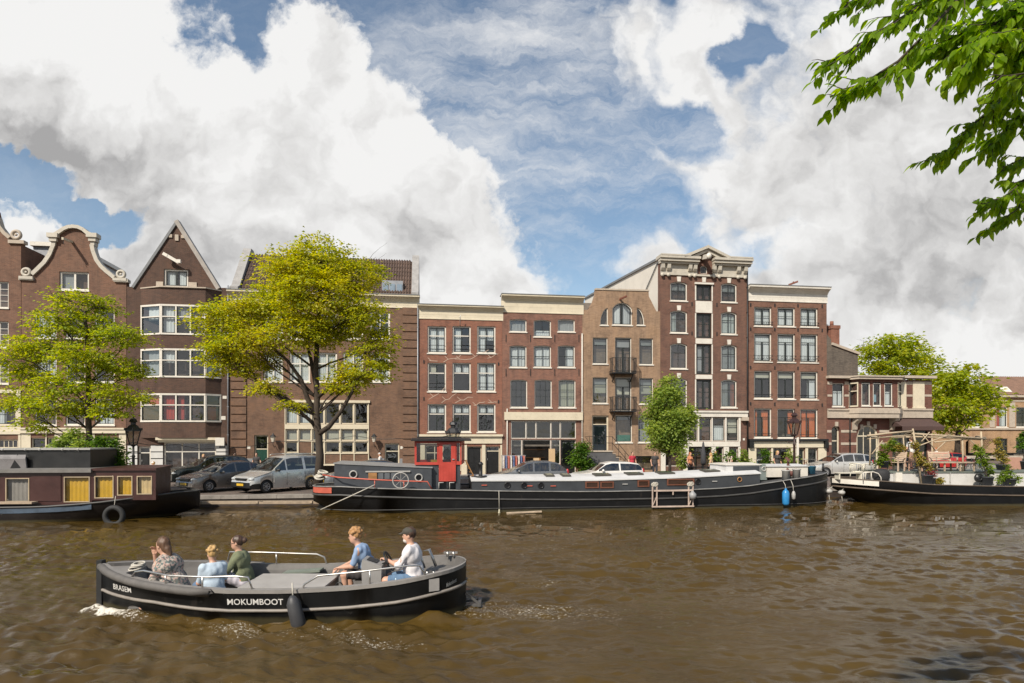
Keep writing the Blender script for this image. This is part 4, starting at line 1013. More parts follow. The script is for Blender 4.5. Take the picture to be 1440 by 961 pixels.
for a,b in ((xl+.15,g0-.01),(g1+.01,xr-.15)): co_.box(a,b,-.10,-.003,zc0,zc1-.62)
co_.box(g0,g1,-.13,-.003,zc0-.02,zc0+.12)
for a,b in ((xl,g0-.0),(g1+.0,xr)):
    co_.box(a,b,-.34,-.003,zc1-.618,zc1-.48); co_.box(a-.02,b+.02,-.50,-.003,zc1-.478,zc1-.28); co_.box(a-.06,b+.06,-.60,.4,zc1-.278,zc1-.10)
co_.box(xl-.02,xm0,-.62,.45,zc1-.098,zc1); co_.box(xm1,xr+.02,-.62,.45,zc1-.098,zc1)
cr_=h.part('cornice',co_,TRIM)
bk=MB()
for px in (932,940.5,970.5,977.5,1004.5,1012,1038.5,1048.5):
    x=h.P(px,H0,.2)[0]; bk.prismx([(-.103,zc1-.64),(-.34,zc1-.63),(-.30,zc1-.95),(-.20,zc1-1.1),(-.103,zc1-1.15)],x-.13,x+.13); bk.ball((x,-.15,zc0-.02),.14,.1,.14,8,6)
bk.each('bracket',TRIM,cr_)
pd=MB(); xa,za=h.P(964.5,363.5,.5); xb,zb_=h.P(1026,366.5,.5); xt,zt_=h.P(995,345.5,.5); za=zc1+.0; zb_=za
def rake(a,b,w0,w1,y0,y1,mbb):
    a=Vector(a);b=Vector(b);d=(b-a).normalized();n_=Vector((-d.y,d.x)); n_=n_ if n_.y>0 else -n_
    mbb.prism([tuple(p) for p in (a+n_*w0,b+n_*w0,b+n_*w1,a+n_*w1)],y0,y1)
xc=(xa+xb)/2
rake((xa-.1,za-.12),(xc,zt_),-.40,-.20,-.42,.3,pd); rake((xb+.1,za-.12),(xc,zt_),-.40,-.20,-.421,.301,pd)
rake((xa-.2,za-.06),(xc+.02,zt_+.02),-.198,.0,-.60,.45,pd); rake((xb+.2,za-.06),(xc-.02,zt_+.02),-.198,.0,-.601,.451,pd)
pd.build('pediment',TRIM,cr_)
x,z=h.P(995,361,.7); q=MB(); q.bar((x-.05,-.05,z+.1),(x-.1,-1.15,z-.1),.26,.32); q.ball((x-.1,-1.15,z-.08),.2,.12,.22,10,8); h.part('hoist_beam',q,WHITE)
wp=MB()
for a,b in ((423.5,440.5),(476,484),(527,533.5)): r=h.rect(978,a,1001.5,b); wp.box(r[0],r[2],-.03,-.004,r[1]+.02,r[3]-.02)
for i,(a,b) in enumerate(rowsC): 
    r=h.rect(979,a,1000.5,b); wp.box(r[0]-.10,r[0]-.002,-.02,-.003,r[1],r[3]); wp.box(r[2]+.002,r[2]+.10,-.02,-.003,r[1],r[3])
wp.box(h.P(976.5,H0)[0],h.P(1003,H0)[0],-.12,-.003,h.P(990,400.5)[1],h.P(990,398)[1]); h.parts('hatch_panel',wp,WHITE)
ky=MB()
for i,(a,b) in enumerate(rowsL):
    for c,(xx0,xx1) in enumerate((Lc,Rc)):
        x,z=h.P((xx0+xx1)/2,a+2*c-1.0); ky.prism([(x-.12,z-.05),(x+.12,z-.05),(x+.16,z+.32),(x-.16,z+.32)],-.07,.02)
x,z=h.P(989.7,397); ky.prism([(x-.12,z),(x+.12,z),(x+.16,z+.36),(x-.16,z+.36)],-.07,.02); h.parts('keystone',ky,WHITE)
gf=MB(); r=h.rect(929,578.5,1050.5,586.5); gf.box(r[0],r[2],-.14,-.003,r[1],r[3]); gf.box(r[0],r[2],-.22,-.003,r[3]-.1,r[3]+.03); r=h.rect(929,621.2,1040,628.2); gf.box(r[0],r[2],-.09,-.003,r[1],r[3])
for a,b in ((929,933.5),(965.2,968.2),(981.2,982.8),(1000.2,1001.8),(1019.2,1021.3),(1038.2,1041)): r=h.rect(a,586.7,b,621); gf.box(r[0],r[2],-.07,-.003,r[1],r[3])
for a,b in ((929,935.5),(960.5,968.2),(1000.3,1006.2),(1017.3,1024.7),(1037.8,1041)): r=h.rect(a,628.4,b,668); gf.box(r[0],r[2],-.06,-.003,.02,r[3])
h.parts('white_pilaster',gf,WHITE)
for yy in (428,469): h.anchors([(973,yy),(1008,yy+1)],.28,.07)
plate(h,1046,618,.16,.16); r=h.rect(1042,587,1050.3,592); q=MB(); q.box(r[0],r[2],-.3,-.003,r[1],r[3]); h.part('corbel',q,STONE)
pipe(h,1050.2,372,662,m=IRON,r=.05)

# -- the three-bay house right of it
h=House('cornice_brick_house',"warm plum brick house with plain white cornice, black anchor plates and orange curtains",'house',1051,1162.5,.0,BR_P2)
cols=[(1060.5,1085.3),(1093.3,1118.3),(1125.6,1150.4)]
for r,(a,b) in enumerate(((432,459),(469,509),(521.5,561),(574.5,616))):
    for c,(x0,x1) in enumerate(cols):
        cu={0:[(0,1,0,1,CURT_W)],1:[(0,1,0,1,CURT_W)],2:[(0,1,0,.22,CURT_C)] + ([(.5,1,.3,1,CURT_W)] if c==2 else []),3:[[(0,.25,0,1,CURT_O),(.5,.95,0,1,CURT_O)],[(.7,1,0,.9,CURT_O)],[(0,.42,0,1,CURT_O),(.5,1,.0,1,CURT_O)]][c]}[r]
        kw=dict(v=(.5,),fw=.09,sw=.06,bw=.13 if r<2 else .09)
        if r>=1: kw.update(h=(.28,),hb=(.05,),vz=((.28,1),))
        if r==0: kw.update(h=(.45,),hb=(.03,))
        w=h.win(x0,a+c*.6,x1,b+c*.6,cur=cu,rec=.12,**kw)
        X0,Z0,X1,Z1=h.rect(x0,a+c*.6,x1,b+c*.6); g=MB()
        if r in (0,1) and not (r==0 and c==1):
            for f in (.10,.22): g.bar((X0-.06,-.03,Z0+(Z1-Z0)*f),(X1+.06,-.03,Z0+(Z1-Z0)*f),.03)
            for f in (.25,.5,.75): g.torus((X0+(X1-X0)*f,-.03,Z0+(Z1-Z0)*.16),(0,1,0),.09,.014,10,5)
            g.build('guard_rail',IRON,w)
        elif r>1:
            g.bar((X0-.04,-.02,Z0+.32),(X1+.04,-.02,Z0+.32),.035); g.build('guard_rail',IRON,w)
h.door(1122.5,631,1131.5,668,leaf=DARKSASH,fm=CREAM,fw=.05,bottom=.1)
h.win(1063.5,631,1083.5,664,fw=.05,sw=.05,h=(.3,),sill=False,rec=.12,name='shop_window'); h.win(1087,631,1111.5,664,v=(.5,),fw=.05,sw=.05,sill=False,rec=.12,name='shop_window'); h.win(1136,631,1149.5,660,fw=.05,sw=.05,h=(.4,),sill=False,rec=.12,name='shop_window')
x0=h.P(1051,H0)[0]; x1=h.P(1162.5,H0)[0]
h.finish([(x0,-.1),(x1,-.1),(x1,h.P(1106,424)[1]),(x0,h.P(1106,424)[1])],depth=12)
h.cornice(1051.5,403.5,1162.5,425,.5,WHITE,frieze=.55,ends=.05)
for yy in (429,463,517,568): h.anchors([(1055.5,yy),(1089.5,yy+.6),(1122,yy+1.2),(1156,yy+1.8)],.25,.09)
x,z=h.P(1112,402); q=MB(); q.bar((x-.3,-.2,z),(x+.3,-.45,z+.22),.14,.12); q.bar((x-.25,-.3,z-.1),(x+.05,-.3,z+.25),.05); h.part('hoist_beam',q,M('red brown wood',(.16,.055,.035),.7))
fb=MB(); r=h.rect(1058,621,1157,629.5); fb.box(r[0],r[2],-.12,-.003,r[1],r[3]); 
for a,b in ((1052,1063),(1084,1086.6),(1112,1122),(1132,1135.6),(1150,1161.5)): r=h.rect(a,630,b,668); fb.box(r[0],r[2],-.07,-.003,.02,r[3]-.02)
go=h.part('cream_shopfront',fb,CREAM); q=MB(); r=h.rect(1051.5,617.5,1162,620.5); q.box(r[0],r[2],-.3,-.003,r[1],r[3])
for a,b in ((1052,1057.5),(1157.5,1162)): r=h.rect(a,620.7,b,630); q.box(r[0],r[2],-.28,-.003,r[1],r[3])
q.build('iron_lintel',BLACK,go)

# -- the low banded brick building with a bay and the brown awning
h=House('banded_brick_house',"low red brick building with cream stone bands, oriel bay and brown awning",'building',1163,1310.5,.0,BRICK('deep red brick',(0.178,0.068,0.050),(0.125,0.052,0.040),(0.158,0.117,0.092),11,.3))
L=lambda *p: [h.P(x,y) for x,y in p]
h.win(1170.5,539,1187,572,v=(.5,),h=(.32,),vz=((.32,1),),fw=.07,sw=.05,cur=((0,1,.32,1,CURT_W),))
def archdoor(a,b,c,d,name,**kw):
    X0,Z0,X1,Z1=h.rect(a,b,c,d); return h.win(0,0,0,0,poly=segarch(X0,max(.1,Z0),X1,Z1,(X1-X0)*.48,12),name=name,sill=False,**kw)
archdoor(1169.5,599,1182,666,'door',h=(.32,),hb=(.09,),fw=.12,sw=.05,rec=.25,fm=CREAM)
archdoor(1204.5,598,1236,666,'arched_window',h=(.22,),hb=(.09,),v=(.33,.67),fw=.12,sw=.03,bw=.05,sm=CREAM,fm=CREAM)
h.win(1255,606,1280,664,v=(.5,),h=(.2,),fw=.07,sw=.04,fm=DARKSASH,sill=False,name='shop_window'); h.win(1284,606,1304,664,fw=.07,sw=.04,fm=DARKSASH,sill=False,name='shop_door')
x0=h.P(1163,H0)[0]; x1=h.P(1310.5,H0)[0]; zt=h.P(1236,534)[1]
h.finish([(x0,-.1),(x1,-.1),(x1,zt),(x0,zt)],depth=8)
BO=.7; ba,bb=h.P(1194,H0)[0],h.P(1266,H0)[0]; bc,bd=h.P(1207,H0,BO)[0],h.P(1262.5,H0,BO)[0]
plan=[(ba,-.003),(bc,-BO),(bd,-BO),(bb+.1,-.003)]; z0=h.P(1236,588,BO)[1]; zs=h.P(1236,574,BO)[1]; zc=h.P(1236,534,BO)[1]; zw0=h.P(1236,571,BO)[1]; zw1=h.P(1236,539,BO)[1]
b=MB(); b.prismz(plan,zs,zw0-.08); b.prismz(plan,zw1+.07,zc)
px_=[(1207,1211.5),(1223.8,1227.6),(1239.2,1243.6),(1255.3,1262.5)]
for a,c in px_: xa,xb=h.P(a,H0,BO)[0],h.P(c,H0,BO)[0]; b.box(xa,xb,-BO,-.1,zw0-.079,zw1+.069)
bo=h.part('oriel_bay',b,h.brick)
for i,(a,c) in enumerate(((1211.7,1223.6),(1227.8,1239),(1243.8,1255))):
    xa,xb=h.P(a,H0,BO)[0],h.P(c,H0,BO)[0]; h.win(0,0,0,0,local=(xa,zw0,xb,zw1),h=(.35,),fw=.07,sw=.045,hole=False,y=-BO,parent=bo,rec=.06,cur=((0,1,.35,1,CURT_W),) if i==2 else (((.2,.7,.5,.85,M('pale blue poster',(.35,.5,.55),.6)),) if i==1 else ()))
faceted(h,plan[0],plan[1],zw0,zw1,1,.35,bo,name='bay_window',fm=CREAM); faceted(h,plan[2],plan[3],zw0,zw1,1,.35,bo,name='bay_window',fm=CREAM)
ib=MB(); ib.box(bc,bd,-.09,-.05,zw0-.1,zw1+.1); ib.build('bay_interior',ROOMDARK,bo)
def pz(k,za,zb_,mb_): mb_.prismz([(plan[0][0]-k,-.002),(plan[1][0]-k*.5,-BO-k),(plan[2][0]+k*.5,-BO-k),(plan[3][0]+k,-.002)],za,zb_)
s_=MB(); pz(.10,z0,z0+.35,s_); pz(.16,z0+.352,zs-.1,s_); pz(.08,zs-.098,zs-.003,s_); s_.build('stone_base',STONE,bo)
s_=MB(); pz(.3,zc+.003,zc+.18,s_); pz(.38,zc+.182,zc+.28,s_); s_.build('bay_cornice',STONE,bo)
for px in (1206,1259):
    x=h.P(px,H0,.4)[0]; q=MB(); q.prismx([(-.004,z0-.95),(-.14,z0-.9),(-.25,z0-.45),(-.62,z0-.2),(-.68,z0-.003),(-.004,z0-.003)],x-.18,x+.18); q.build('corbel',STONE,bo)
sb=MB()
for a,b in ((1163,1193),(1268,1310.5)):
    r=h.rect(a,576,b,588); sb.box(r[0],r[2],-.12,-.003,r[1],r[3]); sb.box(r[0],r[2],-.2,-.003,r[3]-.08,r[3]+.05)
    r=h.rect(a,529.5,b,533); sb.box(r[0]-.1,r[2]+.1,-.4,.4,r[1]+.02,r[3]+.02)
for (y0,y1) in ((605,608.5),(622.5,626)):
    for a,b in ((1163,1169),(1182.5,1204),(1236.5,1250)): r=h.rect(a,y0,b,y1); sb.box(r[0],r[2],-.03,-.003,r[1],r[3])
for (y0,y1) in ((555,558),(537,541)):
    for a,b in ((1163.5,1170),(1187.5,1194),(1274.5,1283),(1300,1310)): r=h.rect(a,y0,b,y1); sb.box(r[0],r[2],-.03,-.003,r[1],r[3])
for px,py in ((1176,597),(1211,601),(1220.5,596.5),(1230,600.5)): x,z=h.P(px,py); sb.box(x-.12,x+.12,-.08,-.003,z-.15,z+.2)
h.parts('stone_band',sb,STONE)
pn=MB()
for a,b in ((1263.5,1274),(1283.5,1299.5)): r=h.rect(a,537,b,573); pn.box(r[0],r[2],-.05,-.004,r[1],r[3]); pn.box(r[0]-.06,r[2]+.06,-.1,-.004,r[1]-.1,r[1]-.002)
h.parts('blind_panel',pn,CREAM)
aw=MB(); r=h.rect(1251,589,1309,602); aw.add([(r[0],-.01,r[3]),(r[2],-.01,r[3]),(r[2],-1.3,r[1]+.1),(r[0],-1.3,r[1]+.1),(r[0],-1.3,r[1]-.2),(r[2],-1.3,r[1]-.2)],[(0,1,2,3),(3,2,5,4)]); aw.add([(r[0],-.01,r[3]),(r[0],-1.3,r[1]+.1),(r[0],-.01,r[1]+.1)],[(0,1,2)]); h.part('awning',aw,M('brown awning cloth',(.07,.04,.034),.9,var=.1))
pipe(h,1194.2,534,664,m=IRON,r=.05)

# -- the blackened side house with the chimney
h=House('grey_rear_house',"blackened grey brick house end with brick chimney and steel flue above the banded building",'house',1156,1206,-6.5,BR_G)
x0=h.P(1156,H0)[0]; x1=h.P(1206.5,H0)[0]; zl=h.P(1170,485)[1]; zr=h.P(1206,498)[1]
h.finish([(x0,-.1),(x1,-.1),(x1,zr),(h.P(1169,H0)[0],zl),(h.P(1169,H0)[0],h.P(1169,478)[1]),(x0,h.P(1160,462)[1])],depth=8)
q=MB(); a=h.P(1169,485); b=h.P(1208,499); rake(a,b,-.02,.2,-.12,8.2,q); h.part('roof_edge',q,STONE)
q=MB(); xa,xb=h.P(1178,H0)[0],h.P(1190,H0)[0]; q.box(xa,xb,.9,1.9,zl-.6,h.P(1184,457)[1]); q.box(xa-.06,xb+.06,.84,1.96,h.P(1184,460)[1],h.P(1184,457)[1]+.12); ch=h.part('chimney',q,BR_R); q=MB(); q.lathe([(.17,0),(.15,.45)],((xa+xb)/2,1.4,h.P(1184,457)[1]+.12),10); q.build('chimney_pot',BR_R,ch)
q=MB(); x=h.P(1172,H0)[0]; q.cyl((x,1.2,zl-.5),(x,1.2,h.P(1172,458)[1]),.17,10); q.lathe([(.3,0),(.3,.12),(.05,.3)],(x,1.2,h.P(1172,456)[1]),10); h.part('flue',q,GALV)

# -- the buff brick building across the side street
FAR=Pl(66.0,.10)
h=House('buff_brick_house',"yellow buff brick building with tiled roof beyond the side street, cut by the right edge",'building',1318,1520,0,BR_Y,pl=FAR)
rr=rv(4)
for a,b in ((1326,1342),(1363.5,1380),(1401,1417),(1429,1449),(1466,1484)):
    h.win(a,573,b,601,v=(.5,),h=(.3,),fw=.09,sw=.04,cur=((0,.4,0,1,CURT_R),(.45,1,0,1,CURT_W)) if a==1401 else (((0,1,0,1,CURT_W),) if a==1363.5 else ()))
    h.win(a,617,b,637,v=(.5,),fw=.09,sw=.04,fm=DARKSASH)
L=lambda *p: [h.P(x,y) for x,y in p]
x0=h.P(1318,H0)[0]; x1=h.P(1520,H0)[0]; zt=h.P(1440,556)[1]
h.finish([(x0,-.1),(x1,-.1),(x1,zt),(x0,zt)],depth=9)
q=MB(); 
for y0,y1,p in ((556,559,-.35),(602,604.5,-.15),(641,645,-.1),(563,565,-.06)): r=h.rect(1318,y0,1520,y1); q.box(r[0],r[2],p,-.003,r[1],r[3])
for a,b in ((1391.5,1398.5),(1419,1427),(1352,1360)): r=h.rect(a,566,b,601); q.box(r[0],r[2],-.05,-.003,r[1],r[3])
h.parts('stone_course',q,STONE)
q=MB(); zr=h.P(1440,531,-4)[1]; xh=h.P(1395,H0)[0]; xr2=h.P(1412,H0)[0]; n=46
for i in range(n):
    xa=xh+(x1-xh)*i/n; xb=xh+(x1-xh)*(i+1)/n; xm=(xa+xb)/2; ta=min(1,(xa-xh+.05)/(xr2-xh)); tb=min(1,(xb-xh)/(xr2-xh)); tm=(ta+tb)/2
    q.add([(xa,-.3,zt),(xm,-.3,zt+.1),(xb,-.3,zt),(xa,-.3+4*ta,zt+(zr-zt)*ta),(xm,-.3+4*tm,zt+(zr-zt)*tm+.1),(xb,-.3+4*tb,zt+(zr-zt)*tb)],[(0,1,4,3),(1,2,5,4)])
q.add([(xh,-.28,zt-.02),(x1,-.28,zt-.02),(x1,3.7,zr-.04),(xr2,3.7,zr-.04)],[(0,1,2,3)]); ro=h.part('roof',q,M('red brown roof tile',(.17,.10,.07),.85,var=.25))
q=MB()
for px in (1404,1410): x,z=h.P(px,549,-1); q.obox((x,.6,z),(.45,0,0),(0,.35,.33),(0,-.08,.08))
q.build('skylight',WHITE,ro)
q=MB(); q.box(x0-6,x0-.05,-4,4,0,h.P(1318,576)[1]); h.part('side_wing',q,BR_Y)
# ------------------------------------------------------------------ trees and plants
def leaf_mesh(name,cen,dirs,nor,length,width,mat,parent=None,fold=.25):
    """one leaf = base, two sides, tip (two faces); all arrays of length n"""
    n=len(cen); d=dirs/np.linalg.norm(dirs,axis=1,keepdims=True); s=np.cross(d,nor); s/=np.maximum(np.linalg.norm(s,axis=1,keepdims=True),1e-6)
    u=np.cross(s,d); L=length.reshape(-1,1); Wd=width.reshape(-1,1)
    base=cen-d*L*.5; tip=cen+d*L*.5-u*L*.12; mid=cen-d*L*.05
    a=mid+s*Wd*.5+u*Wd*fold; b=mid-s*Wd*.5+u*Wd*fold
    vs=np.stack([base,a,tip,b],1).reshape(-1,3)
    i=np.arange(n)*4; fs=np.stack([i,i+1,i+2,i,i+2,i+3],1).reshape(-1)
    me=bpy.data.meshes.new(name); me.vertices.add(4*n); me.vertices.foreach_set('co',vs.astype(np.float32).ravel())
    me.loops.add(6*n); me.loops.foreach_set('vertex_index',fs.astype(np.int32)); me.polygons.add(2*n); me.polygons.foreach_set('loop_start',np.arange(0,6*n,3,dtype=np.int32))
    me.update(calc_edges=True); return link(name,me,mat,parent)
def crown(name,blobs,nclump,per,leaf,mat,parent,seed,flat=.45,csize=.5,up=.9):
    """blobs: (centre, radii); leaves sit in flattened sprays spread through the blobs"""
    rg=np.random.default_rng(seed); C=[];D=[];Nn=[]
    vol=np.array([r[0]*r[1]*r[2] for _,r in blobs])**.8; cnt=(vol/vol.sum()*nclump).astype(int)+1
    for (c,r),k in zip(blobs,cnt):
        v=rg.normal(size=(k,3)); v/=np.linalg.norm(v,axis=1,keepdims=True); rad=rg.random((k,1))**.42
        cc=np.array(c)+v*rad*np.array(r)
        for q,vv in zip(cc,v):
            m=int(per*(.6+.8*rg.random())); s=csize*(.6+.7*rg.random())
            tilt=np.array([vv[0]*.35,vv[1]*.35,-.12])
            p=rg.normal(size=(m,3))*np.array([s*.5,s*.5,s*.5*flat]); p[:,2]+=p[:,0]*tilt[0]*-.6+p[:,1]*tilt[1]*-.6
            C.append(q+p); dd=p*np.array([1,1,.3])+rg.normal(size=(m,3))*.12*s+vv*.2*s; dd[:,2]-=.12*s; D.append(dd)
            nn=rg.normal(size=(m,3))*.55; nn[:,2]+=up; nn+=vv*.35; Nn.append(nn)
    C=np.concatenate(C);D=np.concatenate(D);Nn=np.concatenate(Nn); n=len(C)
    Ls=leaf*(.65+.7*rg.random(n)); return leaf_mesh(name,C,D,Nn,Ls,Ls*.62,mat,parent)
def limb(mb,a,b,ra,rb,rg,wob=.12,n=7):
    a=Vector(a);b=Vector(b); L=(b-a).length; pts=[];rs=[]
    o=Vector((rg.uniform(-1,1),rg.uniform(-1,1),rg.uniform(-.3,1)))*wob*L
    for i in range(n):
        t=i/(n-1); p=a.lerp(b,t)+o*math.sin(PI*t)*.6+Vector((rg.uniform(-1,1),rg.uniform(-1,1),rg.uniform(-1,1)))*.012*L*(0<i<n-1)
        pts.append(p); rs.append(ra+(rb-ra)*t**.8)
    mb.tube(pts,rs,8); return pts
BARK=M('dark bark',(.050,.037,.027),.9,var=.4,scale=6,bump=.8,bscale=18,stretch=(1,1,.25))
ELM=LEAF('elm leaves yellow green',[(.23,.29,.022),(.36,.38,.026),(.50,.46,.03),(.62,.51,.04)],.55)
ELM2=LEAF('elm leaves green',[(.19,.27,.022),(.30,.36,.028),(.42,.43,.034),(.53,.48,.04)],.55)
GRN=LEAF('mid green leaves',[(.05,.12,.014),(.09,.18,.02),(.15,.24,.03),(.20,.28,.04)],.4)
SILV=LEAF('grey green leaves',[(.15,.23,.05),(.25,.33,.07),(.35,.42,.08),(.44,.48,.09)],.5,.35)
def tree(name,label,base,trunk,blobs,nclump,per,leaf,mat,seed,r0=.2,limbs=None,group=None,csize=.5,flat=.45,forks=(.0,),extra=()):
    """trunk: polyline of world points; blobs: world (centre, radii)"""
    rg=random.Random(seed); t=empty(name,label,'tree',base,0,group); b=Vector(base)
    mb=MB(); pts=[Vector(p)-b for p in trunk]; n=len(pts)
    mb.tube(pts,[r0*(1.25 if i==0 else 1-.55*i/(n-1)) for i in range(n)],12)
    for i,(c,r) in enumerate(blobs):
        c=Vector(c)-b; k=max(1,min(n-1,int(.35*n)+rg.randrange(max(1,n-int(.35*n)))))
        st=min(range(1,n),key=lambda j:(abs(pts[j].z-(c.z-.55*abs(c.x-pts[j].x)-.4))))
        p=limb(mb,pts[st],c,r0*.30,r0*.05,rg)
        for q in range(5):
            e=c+Vector((rg.uniform(-1,1)*r[0],rg.uniform(-1,1)*r[1],rg.uniform(-.5,1)*r[2]))*.85
            p2=limb(mb,p[rg.choice((3,4,5))],e,r0*.15,r0*.03,rg,n=6)
            for w in range(3): limb(mb,p2[rg.choice((2,3,4))],e+Vector((rg.uniform(-.6,.6)*r[0],rg.uniform(-.6,.6)*r[1],rg.uniform(-.3,.5)*r[2])),r0*.06,r0*.015,rg,n=5)
    for pth,ra,rb in extra: mb.tube([Vector(p)-b for p in pth],[ra+(rb-ra)*i/(len(pth)-1) for i in range(len(pth))],8)
    mb.build('trunk',BARK,t)
    crown('crown',[(tuple(Vector(c)-b),r) for c,r in blobs],nclump,per,leaf,mat,t,seed,flat,csize)
    return t
def B(px,py,rx,ry,Y,dy=0.0,ry_depth=None):
    Y=Y+dy; s=F/Y; return (tuple(at(px,py,Y)),(rx/s,(ry_depth or (rx+ry)/2/s*.9),ry/s))
# the big elm in the middle
Yt=30.1
bs=at(447,H0+(CAMZ-QZ)*F/Yt,Yt)
tree('elm_tree',"tallest yellow-green elm on the quay, thick forked trunk beside the silver van",bs,
  [bs,at(450,640,Yt),at(448,612,Yt),at(445,585,Yt),at(446,560,Yt),at(444,520,Yt),at(446,480,Yt),at(450,430,Yt),at(450,385,Yt)],
  [B(450,365,48,38,Yt),B(405,385,42,40,Yt,-.8),B(495,395,46,40,Yt,.5),B(440,420,60,42,Yt,-1.0),B(385,430,46,36,Yt,.8),B(510,440,32,30,Yt,-.6),B(470,465,60,28,Yt,.9),B(410,470,50,26,Yt,-1.2),
   B(330,440,46,26,Yt,-.2),B(298,455,34,22,Yt,.5),B(345,478,48,24,Yt,-.7),B(308,490,34,22,Yt,-.4),B(330,516,46,20,Yt,.1),B(378,508,26,18,Yt,.5),B(375,545,26,14,Yt,-.4),
   B(525,490,30,22,Yt,-.4),B(545,470,18,14,Yt,.2),B(505,525,44,22,Yt,-.6),B(535,515,20,18,Yt,.4),B(480,545,30,14,Yt,-.3),B(415,572,24,9,Yt,-.3)],
  1000,48,.142,ELM,21,.20,csize=.60,flat=.32,extra=[([at(446,612,Yt),at(463,600,Yt-.2),at(480,578,Yt-.4),at(497,548,Yt-.6),at(513,520,Yt-.7)],.15,.05),([at(445,585,Yt),at(432,560,Yt),at(424,535,Yt-.2),at(405,508,Yt-.4),at(370,478,Yt-.5)],.15,.05),([at(446,560,Yt),at(466,542,Yt-.2),at(490,520,Yt-.2)],.11,.05),([at(446,600,Yt),at(420,578,Yt-.2),at(395,562,Yt-.3),at(372,545,Yt-.4)],.10,.04),([at(444,540,Yt),at(436,500,Yt+.3),at(425,465,Yt+.4)],.12,.05)])
# the elm on the left
Yl=27.6; bs=at(127,H0+(CAMZ-QZ)*F/Yl,Yl)
tree('elm_tree',"smaller yellow-green elm behind the dark houseboat at the left",bs,
  [bs,at(127,640,Yl),at(125,605,Yl),at(124,570,Yl),at(125,540,Yl),at(123,505,Yl),at(122,465,Yl),at(118,440,Yl)],
  [B(105,425,34,18,Yl),B(140,432,28,20,Yl,.4),B(80,455,40,22,Yl,-.5),B(128,465,42,24,Yl,.3),B(165,470,30,20,Yl,-.3),B(185,480,20,14,Yl),B(60,490,44,22,Yl,.2),B(110,500,48,24,Yl,-.8),B(165,515,36,20,Yl,.5),B(30,500,32,18,Yl,-.2),
   B(40,530,40,18,Yl,.4),B(95,540,44,20,Yl,-.5),B(150,553,40,18,Yl,-.3),B(190,520,22,18,Yl,.2),B(25,565,30,20,Yl,.1),B(70,570,40,20,Yl,-.4),B(120,580,36,12,Yl,.4),B(160,578,34,14,Yl,-.4),B(45,598,26,12,Yl),B(195,560,18,14,Yl)],
  520,42,.128,ELM2,22,.14,csize=.55,flat=.32)
# the small round maple in front of the ochre house
Ym=36.5; bs=at(942,H0+(CAMZ-QZ)*F/Ym,Ym)
tree('maple_tree',"small dense oval tree with thin trunk before the ochre and pedimented houses",bs,
  [bs,at(942,645,Ym),at(941,620,Ym),at(941,590,Ym),at(940,560,Ym)],
  [B(940,545,15,17,Ym),B(928,565,18,18,Ym,-.3),B(952,572,20,20,Ym,.2),B(922,590,16,18,Ym,.2),B(945,595,26,20,Ym,-.5),B(966,592,13,18,Ym,.2),B(925,612,18,16,Ym,-.2),B(950,618,24,14,Ym,.1),B(938,630,24,7,Ym)],
  330,42,.16,SILV,23,.09,csize=.42,flat=.7)
# trees beyond the side street
for (lab,Yb,px,tr,bl,nc,mat,sd) in [
  ("broad bright green tree rising behind the low banded building",66,1265,[(1265,640),(1264,600),(1262,560),(1260,530)],[(1258,490,38,22),(1230,500,24,20),(1290,505,36,22),(1225,520,22,14),(1265,525,46,22),(1310,530,26,22),(1245,480,20,10),(1320,555,20,16),(1212,490,8,9)],230,ELM2,24),
  ("looser green tree with forked trunk in front of the buff building",58,1346,[(1346,643),(1347,612),(1350,595),(1352,575),(1352,555)],[(1350,535,28,22),(1330,545,24,22),(1375,550,24,20),(1342,570,34,18),(1385,578,18,16),(1322,585,18,20),(1360,592,24,12),(1395,562,12,16),(1328,605,12,8)],165,ELM2,25)]:
    bs=at(px,H0+(CAMZ-QZ)*F/Yb,Yb)
    tree('street_tree',lab,bs,[bs]+[at(x,y,Yb) for x,y in tr[1:]],[B(x,y,a,b,Yb,(i%3-1)*1.0) for i,(x,y,a,b) in enumerate(bl)],nc,34,.34,mat,sd,.24,csize=1.0)
def bush(name,label,cat,px,py,blobs,Y,nclump,per,leaf,mat,seed,csize=.3,flat=.8,z=QZ,stems=True,parent=None,pot=None):
    b=at(px,H0,Y); b.z=z; t=empty(name,label,cat,b); bl=[B(*x,Y,(i%3-1)*.2) for i,x in enumerate(blobs)]
    if stems:
        mb=MB(); rg=random.Random(seed)
        for c,r in bl: limb(mb,(rg.uniform(-.1,.1),rg.uniform(-.1,.1),0),Vector(c)-b,.025,.008,rg)
        mb.build('stem',BARK,t)
    crown('foliage',[(tuple(Vector(c)-b),r) for c,r in bl],nclump,per,leaf,mat,t,seed,flat,csize); return t
bush('shrub',"loose pale green shrub left of the elm trunk behind the houseboat roof",'shrub',100,690,[(85,622,12,8),(105,616,14,10),(95,632,22,10),(115,632,14,14)],26.9,80,26,.13,SILV,31)
bush('shrub',"dark glossy green shrub between the elm trunk and the lamp post",'shrub',148,690,[(148,625,16,12),(142,645,20,14),(162,645,14,16),(170,655,8,10)],26.9,120,28,.13,GRN,32)
bush('climbing_plant',"bushy green climber beside the steps of the ochre house",'shrub',817,664,[(818,632,12,9),(815,648,14,12),(822,655,12,10)],42.6,90,34,.17,GRN,33,csize=.35)
for i,(px,lab) in enumerate([(1005,"tall thin plant by the pedimented house door"),(960,"dark green reedy plant at the foot of the small oval tree"),(1027,"thin palm-like plant beside the white pillar"),(1046,"dry yellowish plant between the two tall houses"),(1076,"leafy plant before the cream shopfront"),(1112,"slim shrub at the cream shopfront doorway")]):
    yy=42.5
    bush('potted_plant',lab,'plant',px,664,[(px,640,4,10),(px-2,652,6,8),(px+2,652,6,9)],yy,26,22,.16,(GRN,SILV)[i%2],40+i,csize=.3)
